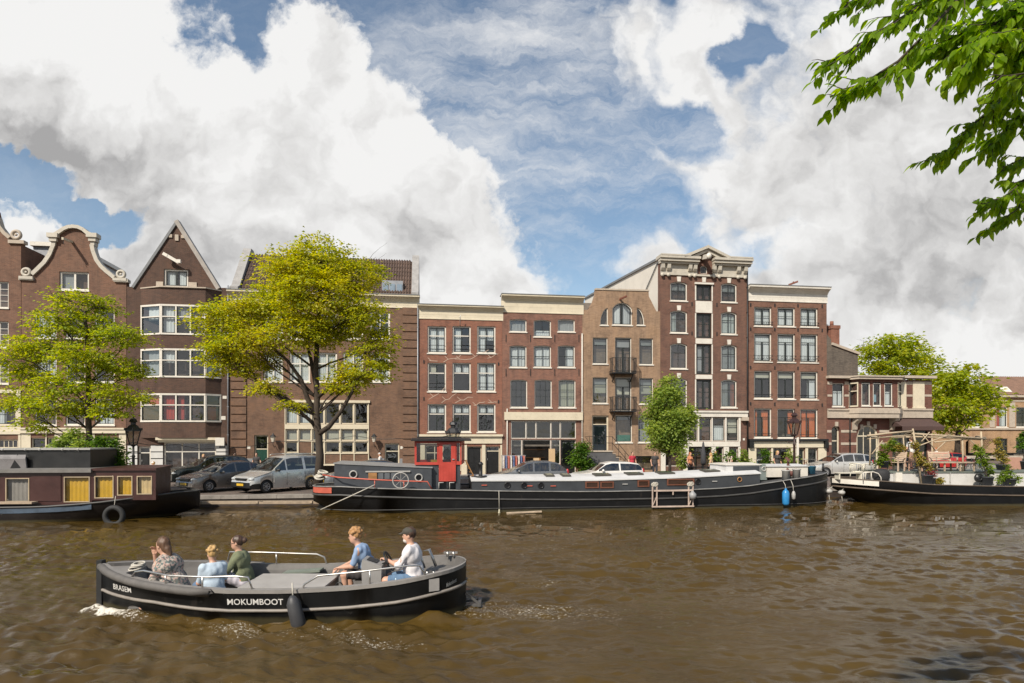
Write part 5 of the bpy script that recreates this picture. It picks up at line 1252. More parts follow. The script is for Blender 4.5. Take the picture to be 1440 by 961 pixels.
# twigs of the tree over the photographer's head
def overhang():
    t=empty('overhanging_tree',"near elm branches with large serrated leaves hanging in from the top right corner",'tree',(8.6,.9,-.2))
    b=Vector((8.6,.9,-.2)); rg=random.Random(77); mb=MB(); cen=[];dr=[];nn=[]
    mb.tube([Vector((0,0,0)),Vector((.05,0,2)),Vector((0,.1,4)),Vector((-.3,.3,6.2)),Vector((-.5,.5,8))],[.3,.26,.22,.17,.1],12)
    def twig(pts,r,dens=1.0,sub=True,spread=.0):
        P=[p-b for p in pts]; mb.tube(P,[r*(1-.75*i/(len(P)-1)) for i in range(len(P))],6)
        for i in range(len(P)-1):
            a,c=P[i],P[i+1]; L=(c-a).length; d=(c-a).normalized(); k=max(1,int(L/.020*dens))
            for j in range(k):
                q=a.lerp(c,(j+rg.random()*.6)/k); side=Vector((rg.uniform(-1,1),rg.uniform(-1,1),rg.uniform(-.4,.4)))
                side=(side-d*side.dot(d)).normalized(); v=(d*.55+side*.45+Vector((0,0,-.55))).normalized(); l=rg.uniform(.046,.072)
                cen.append(q+v*l*.55); dr.append(v); m=Vector((rg.uniform(-.6,.6),rg.uniform(-.8,.4),1)); nn.append(m)
        if sub: mb.tube([P[-2],P[-1]],[r*.3,r*.15],5)
    def br(path,Y0,r,nt,tl,seed,dens=1.0,droop=.35,dirx=-1):
        nt=int(nt*2.5)
        rgb=random.Random(seed); pts=[at(x+(22 if seed<8 else 4),y-(18 if seed<8 or seed>20 else 34),Y0+dy) for x,y,dy in path]
        mb.tube([p-b for p in pts],[.6*r*(1-.75*i/(len(pts)-1)) for i in range(len(pts))],7)
        for k in range(nt):
            f=(k+.5)/nt*(len(pts)-1); i=min(int(f),len(pts)-2); p=pts[i].lerp(pts[i+1],f-i); d=(pts[i+1]-pts[i]).normalized()
            v=(d*.8+Vector((rgb.uniform(-.9,.5)*1.0,rgb.uniform(-.7,.7),rgb.uniform(-.8,.45)))).normalized(); L=.66*tl*rgb.uniform(.6,1.15)*(1.1-.4*k/nt)
            twig([p,p+v*L*.4+Vector((0,0,-.02)),p+v*L*.75+Vector((0,0,-.12*droop*L*2)),p+v*L+Vector((0,0,-.35*droop*L))],.0035,dens)
        twig(pts[-3:],.006,dens)
    Y=3.1
    br([(1540,-40,.3),(1480,-5,.3),(1430,25,.3),(1380,60,.25),(1340,95,.2)],Y,.014,17,.44,21,1.3); br([(1540,-10,.35),(1490,35,.35),(1450,75,.3),(1420,110,.3)],Y,.012,15,.40,22,1.3)
    br([(1540,-80,.1),(1440,-30,0),(1360,-20,0),(1290,15,-.1),(1235,50,-.1),(1190,78,-.05),(1150,102,0)],Y,.02,13,.42,1,1.0)
    br([(1500,-90,.1),(1400,-40,0),(1330,-60,.1),(1270,-30,.1),(1215,10,.1),(1168,22,.1)],Y,.015,11,.38,2,.95)
    br([(1350,-10,0),(1290,55,-.1),(1240,105,-.1),(1200,130,-.1),(1160,148,0)],Y,.014,9,.34,3,1.0)
    br([(1540,-60,-.2),(1470,0,-.2),(1420,30,-.2),(1370,55,-.2),(1345,95,-.2)],Y,.02,20,.46,4,1.35)
    br([(1540,-30,.2),(1480,20,.2),(1440,60,.2),(1400,70,.2),(1340,60,.2),(1300,80,.2)],Y,.02,20,.44,5,1.35)
    br([(1560,-100,.4),(1480,-60,.4),(1400,-30,.4),(1320,-15,.4),(1280,30,.4)],Y,.02,20,.44,6,1.35)
    br([(1560,60,.3),(1480,90,.2),(1430,120,.1),(1395,125,.1),(1350,122,.1)],Y,.010,5,.28,7,.55)
    br([(1560,100,.3),(1500,120,.3),(1440,150,.2),(1405,175,.1),(1370,205,0),(1345,235,0),(1320,250,0)],Y+.5,.016,15,.40,8,1.25)
    br([(1560,150,.3),(1490,170,.3),(1440,190,.2),(1410,215,.2),(1385,240,.2)],Y+.6,.014,15,.38,9,1.3)
    br([(1560,120,.5),(1480,110,.4),(1440,130,.4),(1410,150,.3),(1385,185,.3)],Y+.6,.014,11,.34,10,1.2)
    br([(1560,230,.3),(1490,255,.3),(1445,280,.2),(1410,310,.1),(1380,322,0)],Y+.5,.012,11,.34,11,1.1)
    br([(1560,270,.3),(1490,290,.3),(1450,300,.2),(1425,330,.1),(1400,345,0)],Y+.5,.012,9,.32,12,1.1)
    br([(1560,245,.2),(1490,240,.3),(1440,255,.2),(1405,270,.1)],Y+.5,.010,6,.28,13,1.0)
    # two heavy limbs fork towards the hanging branches; leafy twigs clothe them outside the frame too
    nodes_={'a':at(1700,-90,Y+.4)-b,'b':at(1700,110,Y+.7)-b,'c':at(1690,240,Y+.7)-b}
    top=Vector((-.1,.1,5.0)); low=Vector((0,.1,3.6))
    def sag(p,q,f,up): return p.lerp(q,f)+Vector((0,0,up))
    mb.tube([top,sag(top,nodes_['a'],.35,.35),sag(top,nodes_['a'],.7,.3),nodes_['a']],[.13,.10,.075,.05],9)
    mb.tube([low,sag(low,nodes_['b'],.35,.3),sag(low,nodes_['b'],.7,.25),nodes_['b']],[.11,.085,.06,.035],9)
    fk=sag(low,nodes_['b'],.6,.27); mb.tube([fk,sag(fk,nodes_['c'],.5,.05),nodes_['c']],[.05,.035,.025],8)
    for (px,py),nd,dy in [((1562,-98),'a',.1),((1562,-48),'a',-.2),((1562,-78),'a',-.2),((1582,-118),'a',.4),((1522,-108),'a',.1),((1582,42),'b',.3),((1564,66),'b',.8),((1564,116),'b',.9),((1564,86),'b',1.1),((1564,196),'c',.8),((1564,236),'c',.8),((1564,211),'c',.7)]:
        e=at(px,py,Y+dy)-b; n0=nodes_[nd]; mb.tube([n0,sag(n0,e,.5,.06+.02*(px%3)),e],[.022,.017,.012],6)
    for k in range(11):
        n0=nodes_['abc'[k%3]]; q=n0.lerp(top if k%3==0 else low,.15+.06*k); e=q+Vector((rg.uniform(-.9,.3),rg.uniform(-.5,.6),rg.uniform(-.9,.5))); P=[q+b,q.lerp(e,.5)+b+Vector((0,0,.08)),e+b]; twig(P,.008,.8)
        for j in range(7): f=rg.random(); p0=P[0].lerp(P[2],f); v=Vector((rg.uniform(-.5,.3),rg.uniform(-.3,.3),rg.uniform(-.4,.15))); twig([p0,p0+v*.5,p0+v],.004,.9)
    mb.build('trunk',BARK,t); C=np.array([tuple(c) for c in cen]); D=np.array([tuple(c) for c in dr]); Nn=np.array([tuple(c) for c in nn]); n=len(C)
    # full leaf outline: base, shoulders, belly, tip, folded along the midrib
    r2=np.random.default_rng(3); Ls=(.052+.024*r2.random(n)).reshape(-1,1); d=D/np.linalg.norm(D,axis=1,keepdims=True); s=np.cross(d,Nn); s/=np.linalg.norm(s,axis=1,keepdims=True); u=np.cross(s,d)
    prof=[(-.5,0),(-.36,.17),(-.1,.27),(.18,.2),(.36,.09),(.52,0)]; vs=[]
    for (f,w) in prof: 
        ctr=C+d*Ls*f-u*Ls*(.25*(f+.2)**2)
        vs+= [ctr] if w==0 else [ctr+s*Ls*w+u*Ls*w*.3,ctr,ctr-s*Ls*w+u*Ls*w*.3]
    V=np.stack(vs,1); m=V.shape[1]; V=V.reshape(-1,3)
    tpl=[(0,1,2),(0,2,3),(1,4,5,2),(2,5,6,3),(4,7,8,5),(5,8,9,6),(7,10,11,8),(8,11,12,9),(10,13,11),(11,13,12)]
    fs=[tuple(i*m+q for q in f) for i in range(n) for f in tpl]
    me=bpy.data.meshes.new('crown'); me.from_pydata(V.tolist(),[],fs); me.update()
    link('crown',me,LEAF('near elm leaves',[(.12,.22,.012),(.22,.36,.016),(.34,.46,.02)],.68,.35),t)
overhang()

# ------------------------------------------------------------------ street lamps
def lamp_post(px,Y,ytop,label,red=False):
    b=at(px,H0,Y); b.z=QZ; ht=at(px,ytop,Y).z-QZ; t=empty('street_lamp',label,'street lamp',b,0,'crowned street lamps on the quay')
    pm=M('dark oxblood lamp paint',(.035,.016,.014),.45,var=.2) if red else M('lamp post paint',(.022,.022,.024),.45,var=.2); hl=1.5; z=ht-hl
    mb=MB(); mb.lathe([(.17,0),(.17,.25),(.13,.3),(.12,.9),(.15,.95),(.09,1.05),(.07,1.3),(.06,z-.5),(.09,z-.45),(.05,z-.38),(.045,z)],(0,0,0),12); mb.bar((-.3,0,z-.3),(.3,0,z-.3),.03); mb.ball((-.3,0,z-.3),.045); mb.ball((.3,0,z-.3),.045)
    mb.build('post',pm,t)
    fr=MB(); 
    for k in range(6):
        a=2*PI*k/6; fr.bar((.17*math.cos(a),.17*math.sin(a),z+.1),(.33*math.cos(a),.33*math.sin(a),z+.72),.03)
    fr.lathe([(.05,0),(.18,.08),(.18,.11)],(0,0,z),6,0,False); fr.lathe([(.37,.72),(.37,.78),(.2,.98),(.12,1.02),(.12,1.12),(.2,1.16),(.14,1.28),(.03,1.34),(.02,1.5)],(0,0,z),6,0,False)
    for k in range(6):
        a=2*PI*k/6; fr.box(.37*math.cos(a)-.035,.37*math.cos(a)+.035,.37*math.sin(a)-.035,.37*math.sin(a)+.035,z+.76,z+.87)
    l=fr.build('lantern',pm,t); g=MB(); g.lathe([(.165,.111),(.315,.718)],(0,0,z),6,0,False); g.build('glass',GLASS('lantern glass',(.8,.8,.76),1.6),l)
    return t
lamp_post(187.5,28.4,583,"black crowned street lamp beside the dark shrub on the left")
lamp_post(637,30.6,588,"crowned street lamp rising behind the red wheelhouse")
o=lamp_post(1117,33.8,576,"oxblood crowned street lamp near the bow of the long barge",True)
b=MB(); b.box(.12,.24,-.03,.03,1.75,2.75); b.build('sign_plate',WHITE,o)
# overhead wire between the lamps and trees
w=MB(); P=[at(0,631,29),at(60,634,29),at(130,633,29),at(187,622,29),at(250,625,34),at(300,631,38),at(390,621,40),at(500,613,40),at(560,617,40),at(637,612,34)]
pts=[]
for a,c in zip(P,P[1:]):
    for k in range(6): t=k/6; pts.append(a.lerp(c,t)+Vector((0,0,-.12*math.sin(PI*t))))
w.tube(pts+[P[-1]],.018,5); tag(w.build('overhead_cable',BLACK),"thin black cable sagging between lamps, elms and the broad brick front",'cable')
# ------------------------------------------------------------------ cars
CARGL=GLASS('car glass',(.30,.34,.34),2.0,.02)
def car(name,label,loc,phi,L,Wd,H,prof,glass,paint,belt=.92,wr=.31,wf=.82,wb=None,pillars=(),rails=False,plastic=False,clear=.2,group='cars parked along the canal',tailx=None):
    """front at -x. prof: (x, z) upper outline from the front; glass: (xA,xB) windscreen, (xC,xD) rear screen"""
    t=empty(name,label,'car',loc,phi,group); wb=wb or .59*L
    xw=[wf,wf+wb]; R=wr+.055
    xs=set(np.linspace(0,L,41).tolist())
    for x in xw: xs|={x+R*math.sin(a) for a in np.linspace(-PI/2,PI/2,13)}
    for x in list(glass)+[p for q in pillars for p in q]: xs.add(x)
    xs=sorted(xs); PX=[p[0] for p in prof]; PZ=[p[1] for p in prof]
    def zt(x): return float(np.interp(x,PX,PZ))
    def zl(x):
        z=clear+.10*max(0,1-x/.5)**2+.14*max(0,1-(L-x)/.5)**2
        for q in xw:
            if abs(x-q)<R: z=max(z,wr+math.sqrt(max(0,R*R-(x-q)**2))-.02)
        return z
    def half(x):
        e=abs(2*x/L-1); return Wd/2*(1-.16*max(0,(e-.70)/.30)**2.2)
    rows=[]
    for x in xs:
        w=half(x); top=zt(x); b=min(belt+.06*(x/L),top-.03); lo=min(zl(x),b-.05); up=top-b
        tum=.26*min(1,up/(H-belt)); wr_=w*(1-tum)
        ws=[w*.95,w*1.0,w*.985,w*.965, w*.965+(wr_-w*.965)*.86, wr_*.95, wr_*.55,0]
        zs=[lo,lo+(b-lo)*.45,b-.03,b+min(.03,up*.15),b+up*.84,b+up*.95,top-.004,top+.012]
        rows.append([(x-L/2,-a,z) for a,z in zip(ws,zs)]+[(x-L/2,a,z) for a,z in list(zip(ws,zs))[-2::-1]])
    m=len(rows[0]); body=MB(); win={}; base=[p for r in rows for p in r]
    def kind(i,j):
        x=(xs[i]+xs[i+1])/2; jj=min(j,m-2-j)
        if jj==3 and glass[0]+.25<x<glass[3]-.10 and zt(x)-belt>.16 and not any(a<=x<=b for a,b in pillars): 
            k=sum(1 for a,b in pillars if x>b); return 'side_window',(j>m//2,k)
        if jj in(5,6) and glass[0]+.05<x<glass[1]-.03: return 'windscreen',0
        if jj in(5,6) and glass[2]+.04<x<glass[3]-.03: return 'rear_window',0
        return None,0
    fb=[];
    for i in range(len(xs)-1):
        for j in range(m-1):
            f=(i*m+j,(i+1)*m+j,(i+1)*m+j+1,i*m+j+1)[::-1]; kd,key=kind(i,j)
            if kd: win.setdefault((kd,key),[]).append(f)
            else: fb.append(f)
    low=[];hi=[]
    for f in fb:
        z=sum(base[q][2] for q in f)/4; x=sum(base[q][0] for q in f)/4
        (low if plastic and z<.48 and (x<-L/2+.55 or x>L/2-.5) else hi).append(f)
    body.add(base,hi,0,True); body.add(base,low,1,True)
    n=len(xs); body.add([rows[0][j] for j in range(m)],[tuple(range(m))],1 if plastic else 0); body.add([rows[-1][j] for j in range(m)],[tuple(range(m))[::-1]],0)
    # shut lines and handles
    for q in ([glass[0]+.12]+[(a+b)/2 for a,b in pillars]):
        if q<L-.5:
            for sg in(-1,1): body.box(q-L/2-.006,q-L/2+.006,sg*half(q)*.99-.008,sg*half(q)*.99+.012*(sg>0)+.004,.34,belt-.04,1)
    body.box(-L/2+.3,L/2-.3,-Wd/2+.12,Wd/2-.12,clear+.02,belt-.25,1)
    bo=body.build('body',[paint,BLACK],t)
    for (kd,key),fs in win.items():
        g=MB(); g.add(base,fs,0,True)
        used=sorted({q for f in fs for q in f}); mp={q:i for i,q in enumerate(used)}
        g=MB(); g.add([base[q] for q in used],[tuple(mp[q] for q in f) for f in fs],0,True); g.build(kd,CARGL,t)
    s=MB()   # dim interior with seats
    s.box(glass[0]+.4-L/2,glass[3]-.3-L/2,-Wd/2+.2,Wd/2-.2,belt-.24,belt-.12)
    for x in (.42,.62):
        for sg in(-1,1): s.obox((x*L-L/2,sg*.36,belt+.02),(.07,0,0),(0,.22,0),(.05,0,.24)); s.obox((x*L-L/2+.04,sg*.36,belt+.32),(.05,0,0),(0,.12,0),(0,0,.09))
    s.build('seats',ROOMDARK,t)
    tyre=M('tyre rubber',(.02,.02,.021),.8); alloy=M('wheel alloy',(.45,.45,.46),.35,.7)
    for x in xw:
        for sg in(-1,1):
            y=sg*(Wd/2-.12); w=MB(); w.torus((x-L/2,y,wr),(0,1,0),wr-.085,.088,24,8); o=w.build('wheel',tyre,t)
            r=MB(); yo=y+sg*.06; r.torus((x-L/2,yo,wr),(0,1,0),wr-.13,.018,20,6); r.cyl((x-L/2,y-sg*.02,wr),(x-L/2,yo+sg*.015,wr),.05,10)
            for k in range(7):
                a=2*PI*k/7; r.bar((x-L/2+.04*math.cos(a),yo,wr+.04*math.sin(a)),(x-L/2+(wr-.13)*math.cos(a),yo,wr+(wr-.13)*math.sin(a)),.05,.02,up=(0,1,0))
            r.build('rim',alloy,o); d=MB(); d.cyl((x-L/2,y-sg*.05,wr),(x-L/2,y-sg*.0,wr),wr-.12,16); d.build('brake',BLACK,o)
    hz=min(zt(.25)-.12,.72); lamp=M('headlight glass',(.55,.57,.58),.12,.2,spec=.9); red=M('tail light red',(.35,.012,.01),.2)
    for sg in(-1,1):
        h=MB(); h.ball((-L/2+.16,sg*(half(.16)-.16),hz),.17,.17,.085); h.build('headlight',lamp,t)
        h=MB(); h.ball((L/2-.10,sg*(half(L-.1)-.07),belt+.02),.09,.07,.17); h.build('tail_light',red,t)
        mr=MB(); mr.ball((glass[0]+.42-L/2,sg*(Wd/2+.07),belt+.08),.07,.10,.075); mr.build('wing_mirror',paint if not plastic else BLACK,t)
        for q in [glass[0]+1.05]+([pillars[0][1]+.75] if pillars else []):
            hd=MB(); hd.box(q-L/2-.08,q-L/2+.08,sg*(Wd/2-.004),sg*(Wd/2-.004)+sg*.025,belt-.13,belt-.10); hd.build('door_handle',paint,t)
    g=MB(); g.box(-L/2-.012,-L/2+.1,-.38,.38,.34,.50,0); g.box(-L/2-.004,-L/2+.1,-.42,.42,hz-.06,hz+.03); g.build('grille',BLACK,t)
    p=MB(); p.box(-L/2-.03,-L/2-.013,-.26,.26,.38,.49); p.box(L/2-.02,L/2+.015,-.26,.26,.62,.73); 
    pm=M('yellow number plate',(.62,.38,.03),.5); 
    for o in p.each('number_plate',pm,t): pass
    if rails:
        r=MB()
        for sg in(-1,1): y=sg*Wd*.335; r.tube([(glass[1]+.15-L/2,y,H+.0),(glass[1]+.25-L/2,y,H+.06),(glass[2]-.3-L/2,y,H+.06),(glass[2]-.15-L/2,y,H)],.02,6)
        for k in (.3,.62): x=glass[1]-L/2+.2+k*(glass[2]-glass[1]); r.bar((x,-Wd*.335,H+.075),(x,Wd*.335,H+.075),.04)
        if name!='hatchback_car': r.build('roof_rails',GALV,t)
    return t
def paint(n,c,metal=.55,rough=.28): return M(n,c,rough,metal,var=.04,coat=.6)
def spot(px,py,Y=None):
    Y=Y or (CAMZ-QZ)*F/(py-H0); p=at(px,H0,Y); p.z=QZ; return p
VAN=[(0,.55),(.05,.72),(.2,.82),(.95,1.0),(1.15,1.08),(1.95,1.70),(2.3,1.79),(3.2,1.81),(4.1,1.78),(4.33,1.70),(4.41,1.05),(4.43,.6)]
HAT=[(0,.5),(.06,.68),(.25,.78),(1.0,.93),(1.15,.98),(1.95,1.42),(2.4,1.50),(3.1,1.49),(3.6,1.40),(4.0,1.10),(4.12,.98),(4.2,.6)]
MPV=[(0,.5),(.06,.70),(.25,.82),(1.05,.99),(1.2,1.05),(2.1,1.56),(2.6,1.63),(3.5,1.62),(4.05,1.52),(4.32,1.05),(4.36,.6)]
MINI=[(0,.5),(.05,.72),(.2,.82),(.95,.92),(1.1,.97),(1.65,1.36),(2.0,1.45),(3.0,1.42),(3.45,1.35),(3.72,.98),(3.78,.6)]
SUV=[(0,.6),(.05,.82),(.25,.94),(1.1,1.08),(1.3,1.12),(2.0,1.60),(2.5,1.68),(3.5,1.66),(4.0,1.58),(4.4,1.15),(4.45,.7)]
SILVER=paint('silver car paint',(.62,.61,.58)); TAUPE=paint('taupe grey car paint',(.24,.22,.205)); DKGREEN=paint('dark green grey car paint',(.035,.042,.040)); GREYB=paint('blue grey car paint',(.20,.22,.24)); CREAMW=paint('white car paint',(.66,.64,.60),.05); REDC=paint('red car paint',(.42,.02,.018),.1)
PH=math.radians(58)
c=car('van_car',"silver high-roofed van-like car with roof rails parked by the elm trunk",(0,0,0),PH,4.43,1.80,1.80,VAN,(1.05,1.95,4.3,4.42),SILVER,belt=1.02,wr=.32,wf=.85,wb=2.70,pillars=((1.98,2.06),(3.05,3.2)),rails=True,plastic=True)
def put(c,phi,lx,ly,px,py):
    """stand the car so that its local ground point (lx,ly) falls on a spot of the street"""
    w=spot(px,py); c.location=w-Vector((lx*math.cos(phi)-ly*math.sin(phi),lx*math.sin(phi)+ly*math.cos(phi),0))
put(c,PH,-4.43/2+.85,-.8,374,693.6)
c=car('hatchback_car',"taupe grey hatchback parked left of the silver van, nose to the canal",(0,0,0),PH,4.2,1.76,1.5,HAT,(1.08,1.95,3.55,4.05),TAUPE,belt=.90,wr=.31,wf=.84,wb=2.55,pillars=((2.25,2.34),(3.1,3.2)))
put(c,PH,-2.1+.84,-.78,294,692.6)
c=car('estate_car',"dark green-grey car half hidden behind the taupe hatchback",(0,0,0),PH*.75,4.45,1.8,1.55,SUV,(1.2,2.0,3.9,4.38),DKGREEN,belt=1.0,wr=.33,pillars=((2.2,2.3),(3.2,3.3)))
put(c,PH*.75,-2.225,-.5,240,684)
c=car('hatchback_car',"blue-grey car behind the cabin of the long barge left of its red wheelhouse",spot(512,0,33.2),math.radians(20),4.2,1.76,1.5,HAT,(1.08,1.95,3.55,4.05),GREYB,belt=.90,pillars=((2.25,2.34),(3.1,3.2)))
c=car('hatchback_car',"grey car before the open shopfront, seen over the pale barge roof",spot(742,0,32.6),math.radians(8),4.2,1.76,1.5,HAT,(1.08,1.95,3.55,4.05),paint('mid grey car paint',(.16,.165,.17)),belt=.90,pillars=((2.25,2.34),(3.1,3.2)))
c=car('small_car',"small white car before the ochre house steps, seen over the barge roof",spot(853,0,32.9),math.radians(8),3.78,1.68,1.45,MINI,(1.02,1.65,3.4,3.70),CREAMW,belt=.92,pillars=((2.35,2.43),))
c=car('people_carrier',"silver people carrier parked between the long barge and the plant-covered boat",spot(1178,0,43.5),math.radians(4),4.36,1.76,1.64,MPV,(1.12,2.1,4.0,4.30),SILVER,belt=.98,pillars=((2.05,2.12),(2.85,2.93),(3.6,3.68)))
c=car('small_car',"small red car parked behind the wooden pergola",spot(1322,0,53),math.radians(6),3.78,1.68,1.48,MINI,(1.02,1.65,3.4,3.70),REDC,belt=.92,pillars=((2.35,2.43),))

from mathutils import noise as mnoise
# ------------------------------------------------------------------ people: one smooth surface grown round a posed skeleton
def sdf(prims,res,k=.03):
    lo=np.array([1e9]*3);hi=-lo
    for p in prims:
        r=max(p['r']) if 'c' in p else max(p['ra'],p['rb'])
        for q in ([p['c']] if 'c' in p else [p['a'],p['b']]): lo=np.minimum(lo,np.array(q)-r);hi=np.maximum(hi,np.array(q)+r)
    lo-=3*res; hi+=3*res; n=np.ceil((hi-lo)/res).astype(int)+1
    D=np.full(n,1.0,np.float32)
    for p in prims:
        if 'c' in p: r=np.array(p['r']); pl=np.array(p['c'])-r; ph=np.array(p['c'])+r
        else:
            r=max(p['ra'],p['rb']); pl=np.minimum(p['a'],p['b'])-r; ph=np.maximum(p['a'],p['b'])+r
        mg=k*1.5+2*res; i0=np.maximum(0,((pl-mg-lo)/res).astype(int)); i1=np.minimum(n,((ph+mg-lo)/res).astype(int)+2)
        G=np.stack(np.meshgrid(*[lo[a]+res*np.arange(i0[a],i1[a]) for a in range(3)],indexing='ij'),-1)
        if 'c' in p:
            q=(G-np.array(p['c']))
            if 'R' in p: q=q@np.array(p['R'])
            q=q/np.array(p['r']); l=np.linalg.norm(q,axis=-1); d=(l-1)*min(p['r'])*np.where(l>1,1.0,1.0)
            g=np.linalg.norm(q/np.array(p['r']),axis=-1)+1e-6; d=l*(l-1)/g
        else:
            a=np.array(p['a']);b=np.array(p['b']); ab=b-a; t=np.clip(((G-a)@ab)/max(ab@ab,1e-9),0,1)
            d=np.linalg.norm(G-a-t[...,None]*ab,axis=-1)-(p['ra']+(p['rb']-p['ra'])*t)
        kk=p.get('k',k); S=D[i0[0]:i1[0],i0[1]:i1[1],i0[2]:i1[2]]
        if p.get('sub'):
            h=np.clip(.5-.5*(S+d)/kk,0,1); S[...]=S*(1-h)+(-d)*h+kk*h*(1-h)
        else:
            h=np.clip(.5+.5*(d-S)/kk,0,1); S[...]=d*(1-h)+S*h-kk*h*(1-h)
    return D,lo
def surface(D,lo,res):
    s=D<0; c=np.zeros(tuple(np.array(D.shape)-1),int); P=np.zeros(c.shape+(3,)); 
    cnt=np.zeros(c.shape)
    sh=D.shape
    def sl(o): return tuple(slice(o[a],sh[a]-1+o[a]) for a in range(3))
    for ax in range(3):
        for o1 in(0,1):
            for o2 in(0,1):
                o=[0,0,0]; oth=[a for a in range(3) if a!=ax]; o[oth[0]]=o1;o[oth[1]]=o2; e=list(o); e[ax]=1
                d0=D[sl(o)];d1=D[sl(e)]; cr=(d0<0)!=(d1<0); t=np.where(cr,d0/np.where(cr,d0-d1,1),0)
                q=np.zeros(c.shape+(3,)); q[...,oth[0]]=o1;q[...,oth[1]]=o2;q[...,ax]=t
                P+=q*cr[...,None]; cnt+=cr
    act=cnt>0; idx=-np.ones(c.shape,int); idx[act]=np.arange(act.sum())
    ii=np.argwhere(act); V=lo+res*(ii+P[act]/cnt[act][:,None]); Fs=[]
    for ax in range(3):
        b,cx=[a for a in range(3) if a!=ax]
        d0=D[tuple(slice(0,sh[a]-1) if a==ax else slice(1,sh[a]-1) for a in range(3))]; d1=D[tuple(slice(1,sh[a]) if a==ax else slice(1,sh[a]-1) for a in range(3))]
        cr=np.argwhere((d0<0)!=(d1<0)); inside=(d0<0)[tuple(cr.T)]
        for w in (0,1):
            pass
        base=cr.copy(); base[:,b]+=1; base[:,cx]+=1
        def cell(db,dc): q=base.copy(); q[:,b]+=db; q[:,cx]+=dc; return idx[tuple(q.T)]
        f=np.stack([cell(-1,-1),cell(0,-1),cell(0,0),cell(-1,0)],1)
        flip=inside if ax!=1 else ~inside
        f=np.where(flip[:,None],f,f[:,::-1]); Fs.append(f)
    return V,np.concatenate(Fs)
def nmesh(name,V,Fq,mat,parent=None,loc=None):
    me=bpy.data.meshes.new(name); me.from_pydata(np.asarray(V).tolist(),[],np.asarray(Fq).tolist()); me.polygons.foreach_set('use_smooth',[True]*len(me.polygons)); me.update()
    return link(name,me,mat,parent,loc)
cap=lambda a,b,ra,rb=None,**k: dict(a=tuple(a),b=tuple(b),ra=ra,rb=ra if rb is None else rb,**k)
ell=lambda c,r,**k: dict(c=tuple(c),r=tuple(r),**k)
def hand_prims(curl):
    """a right-handed palm along +x, back up +z, thumb on +y side; wrist at the origin"""
    P=[cap((0,0,0),(.03,0,0),.024,.026),ell((.058,0,0),(.042,.038,.016))]
    for i,(y,l) in enumerate(((.029,.072),(.010,.080),(-.010,.074),(-.028,.058))):
        p=Vector((.088,y,.002)); a=curl*.5
        for seg,rr in ((.42,.0085),(.33,.0080),(.27,.0070)):
            d=Vector((math.cos(a),y*.6,-math.sin(a))).normalized(); q=p+d*l*seg; P.append(cap(p,q,rr,rr*.95,k=.006)); p=q; a+=curl
    p=Vector((.03,.028,-.004)); a=.75
    for l,rr in ((.035,.0115),(.030,.010),(.024,.0088)):
        d=Vector((math.cos(a),math.sin(a)*.9,-.35*curl-.15)).normalized(); q=p+d*l; P.append(cap(p,q,rr,rr*.95,k=.008)); p=q; a-=.25
    return P
HANDS={}
for nm,cu in (('relaxed',.35),('grip',1.0)):
    D,lo=sdf(hand_prims(cu),.0042,.012); HANDS[nm]=surface(D,lo,.0042)
def ik(a,b,l1,l2,pole):
    a=Vector(a);b=Vector(b); d=b-a; L=min(d.length,(l1+l2)*.998); dn=d.normalized(); b=a+dn*L
    x=(l1*l1-l2*l2+L*L)/(2*L); h=math.sqrt(max(0,l1*l1-x*x)); p=Vector(pole); p=(p-dn*p.dot(dn)).normalized()
    return a+dn*x+p*h,b
def skinm(n,c): return M(n,c,.5,var=.05,scale=8)
SKIN=skinm('fair skin',(.52,.30,.21))
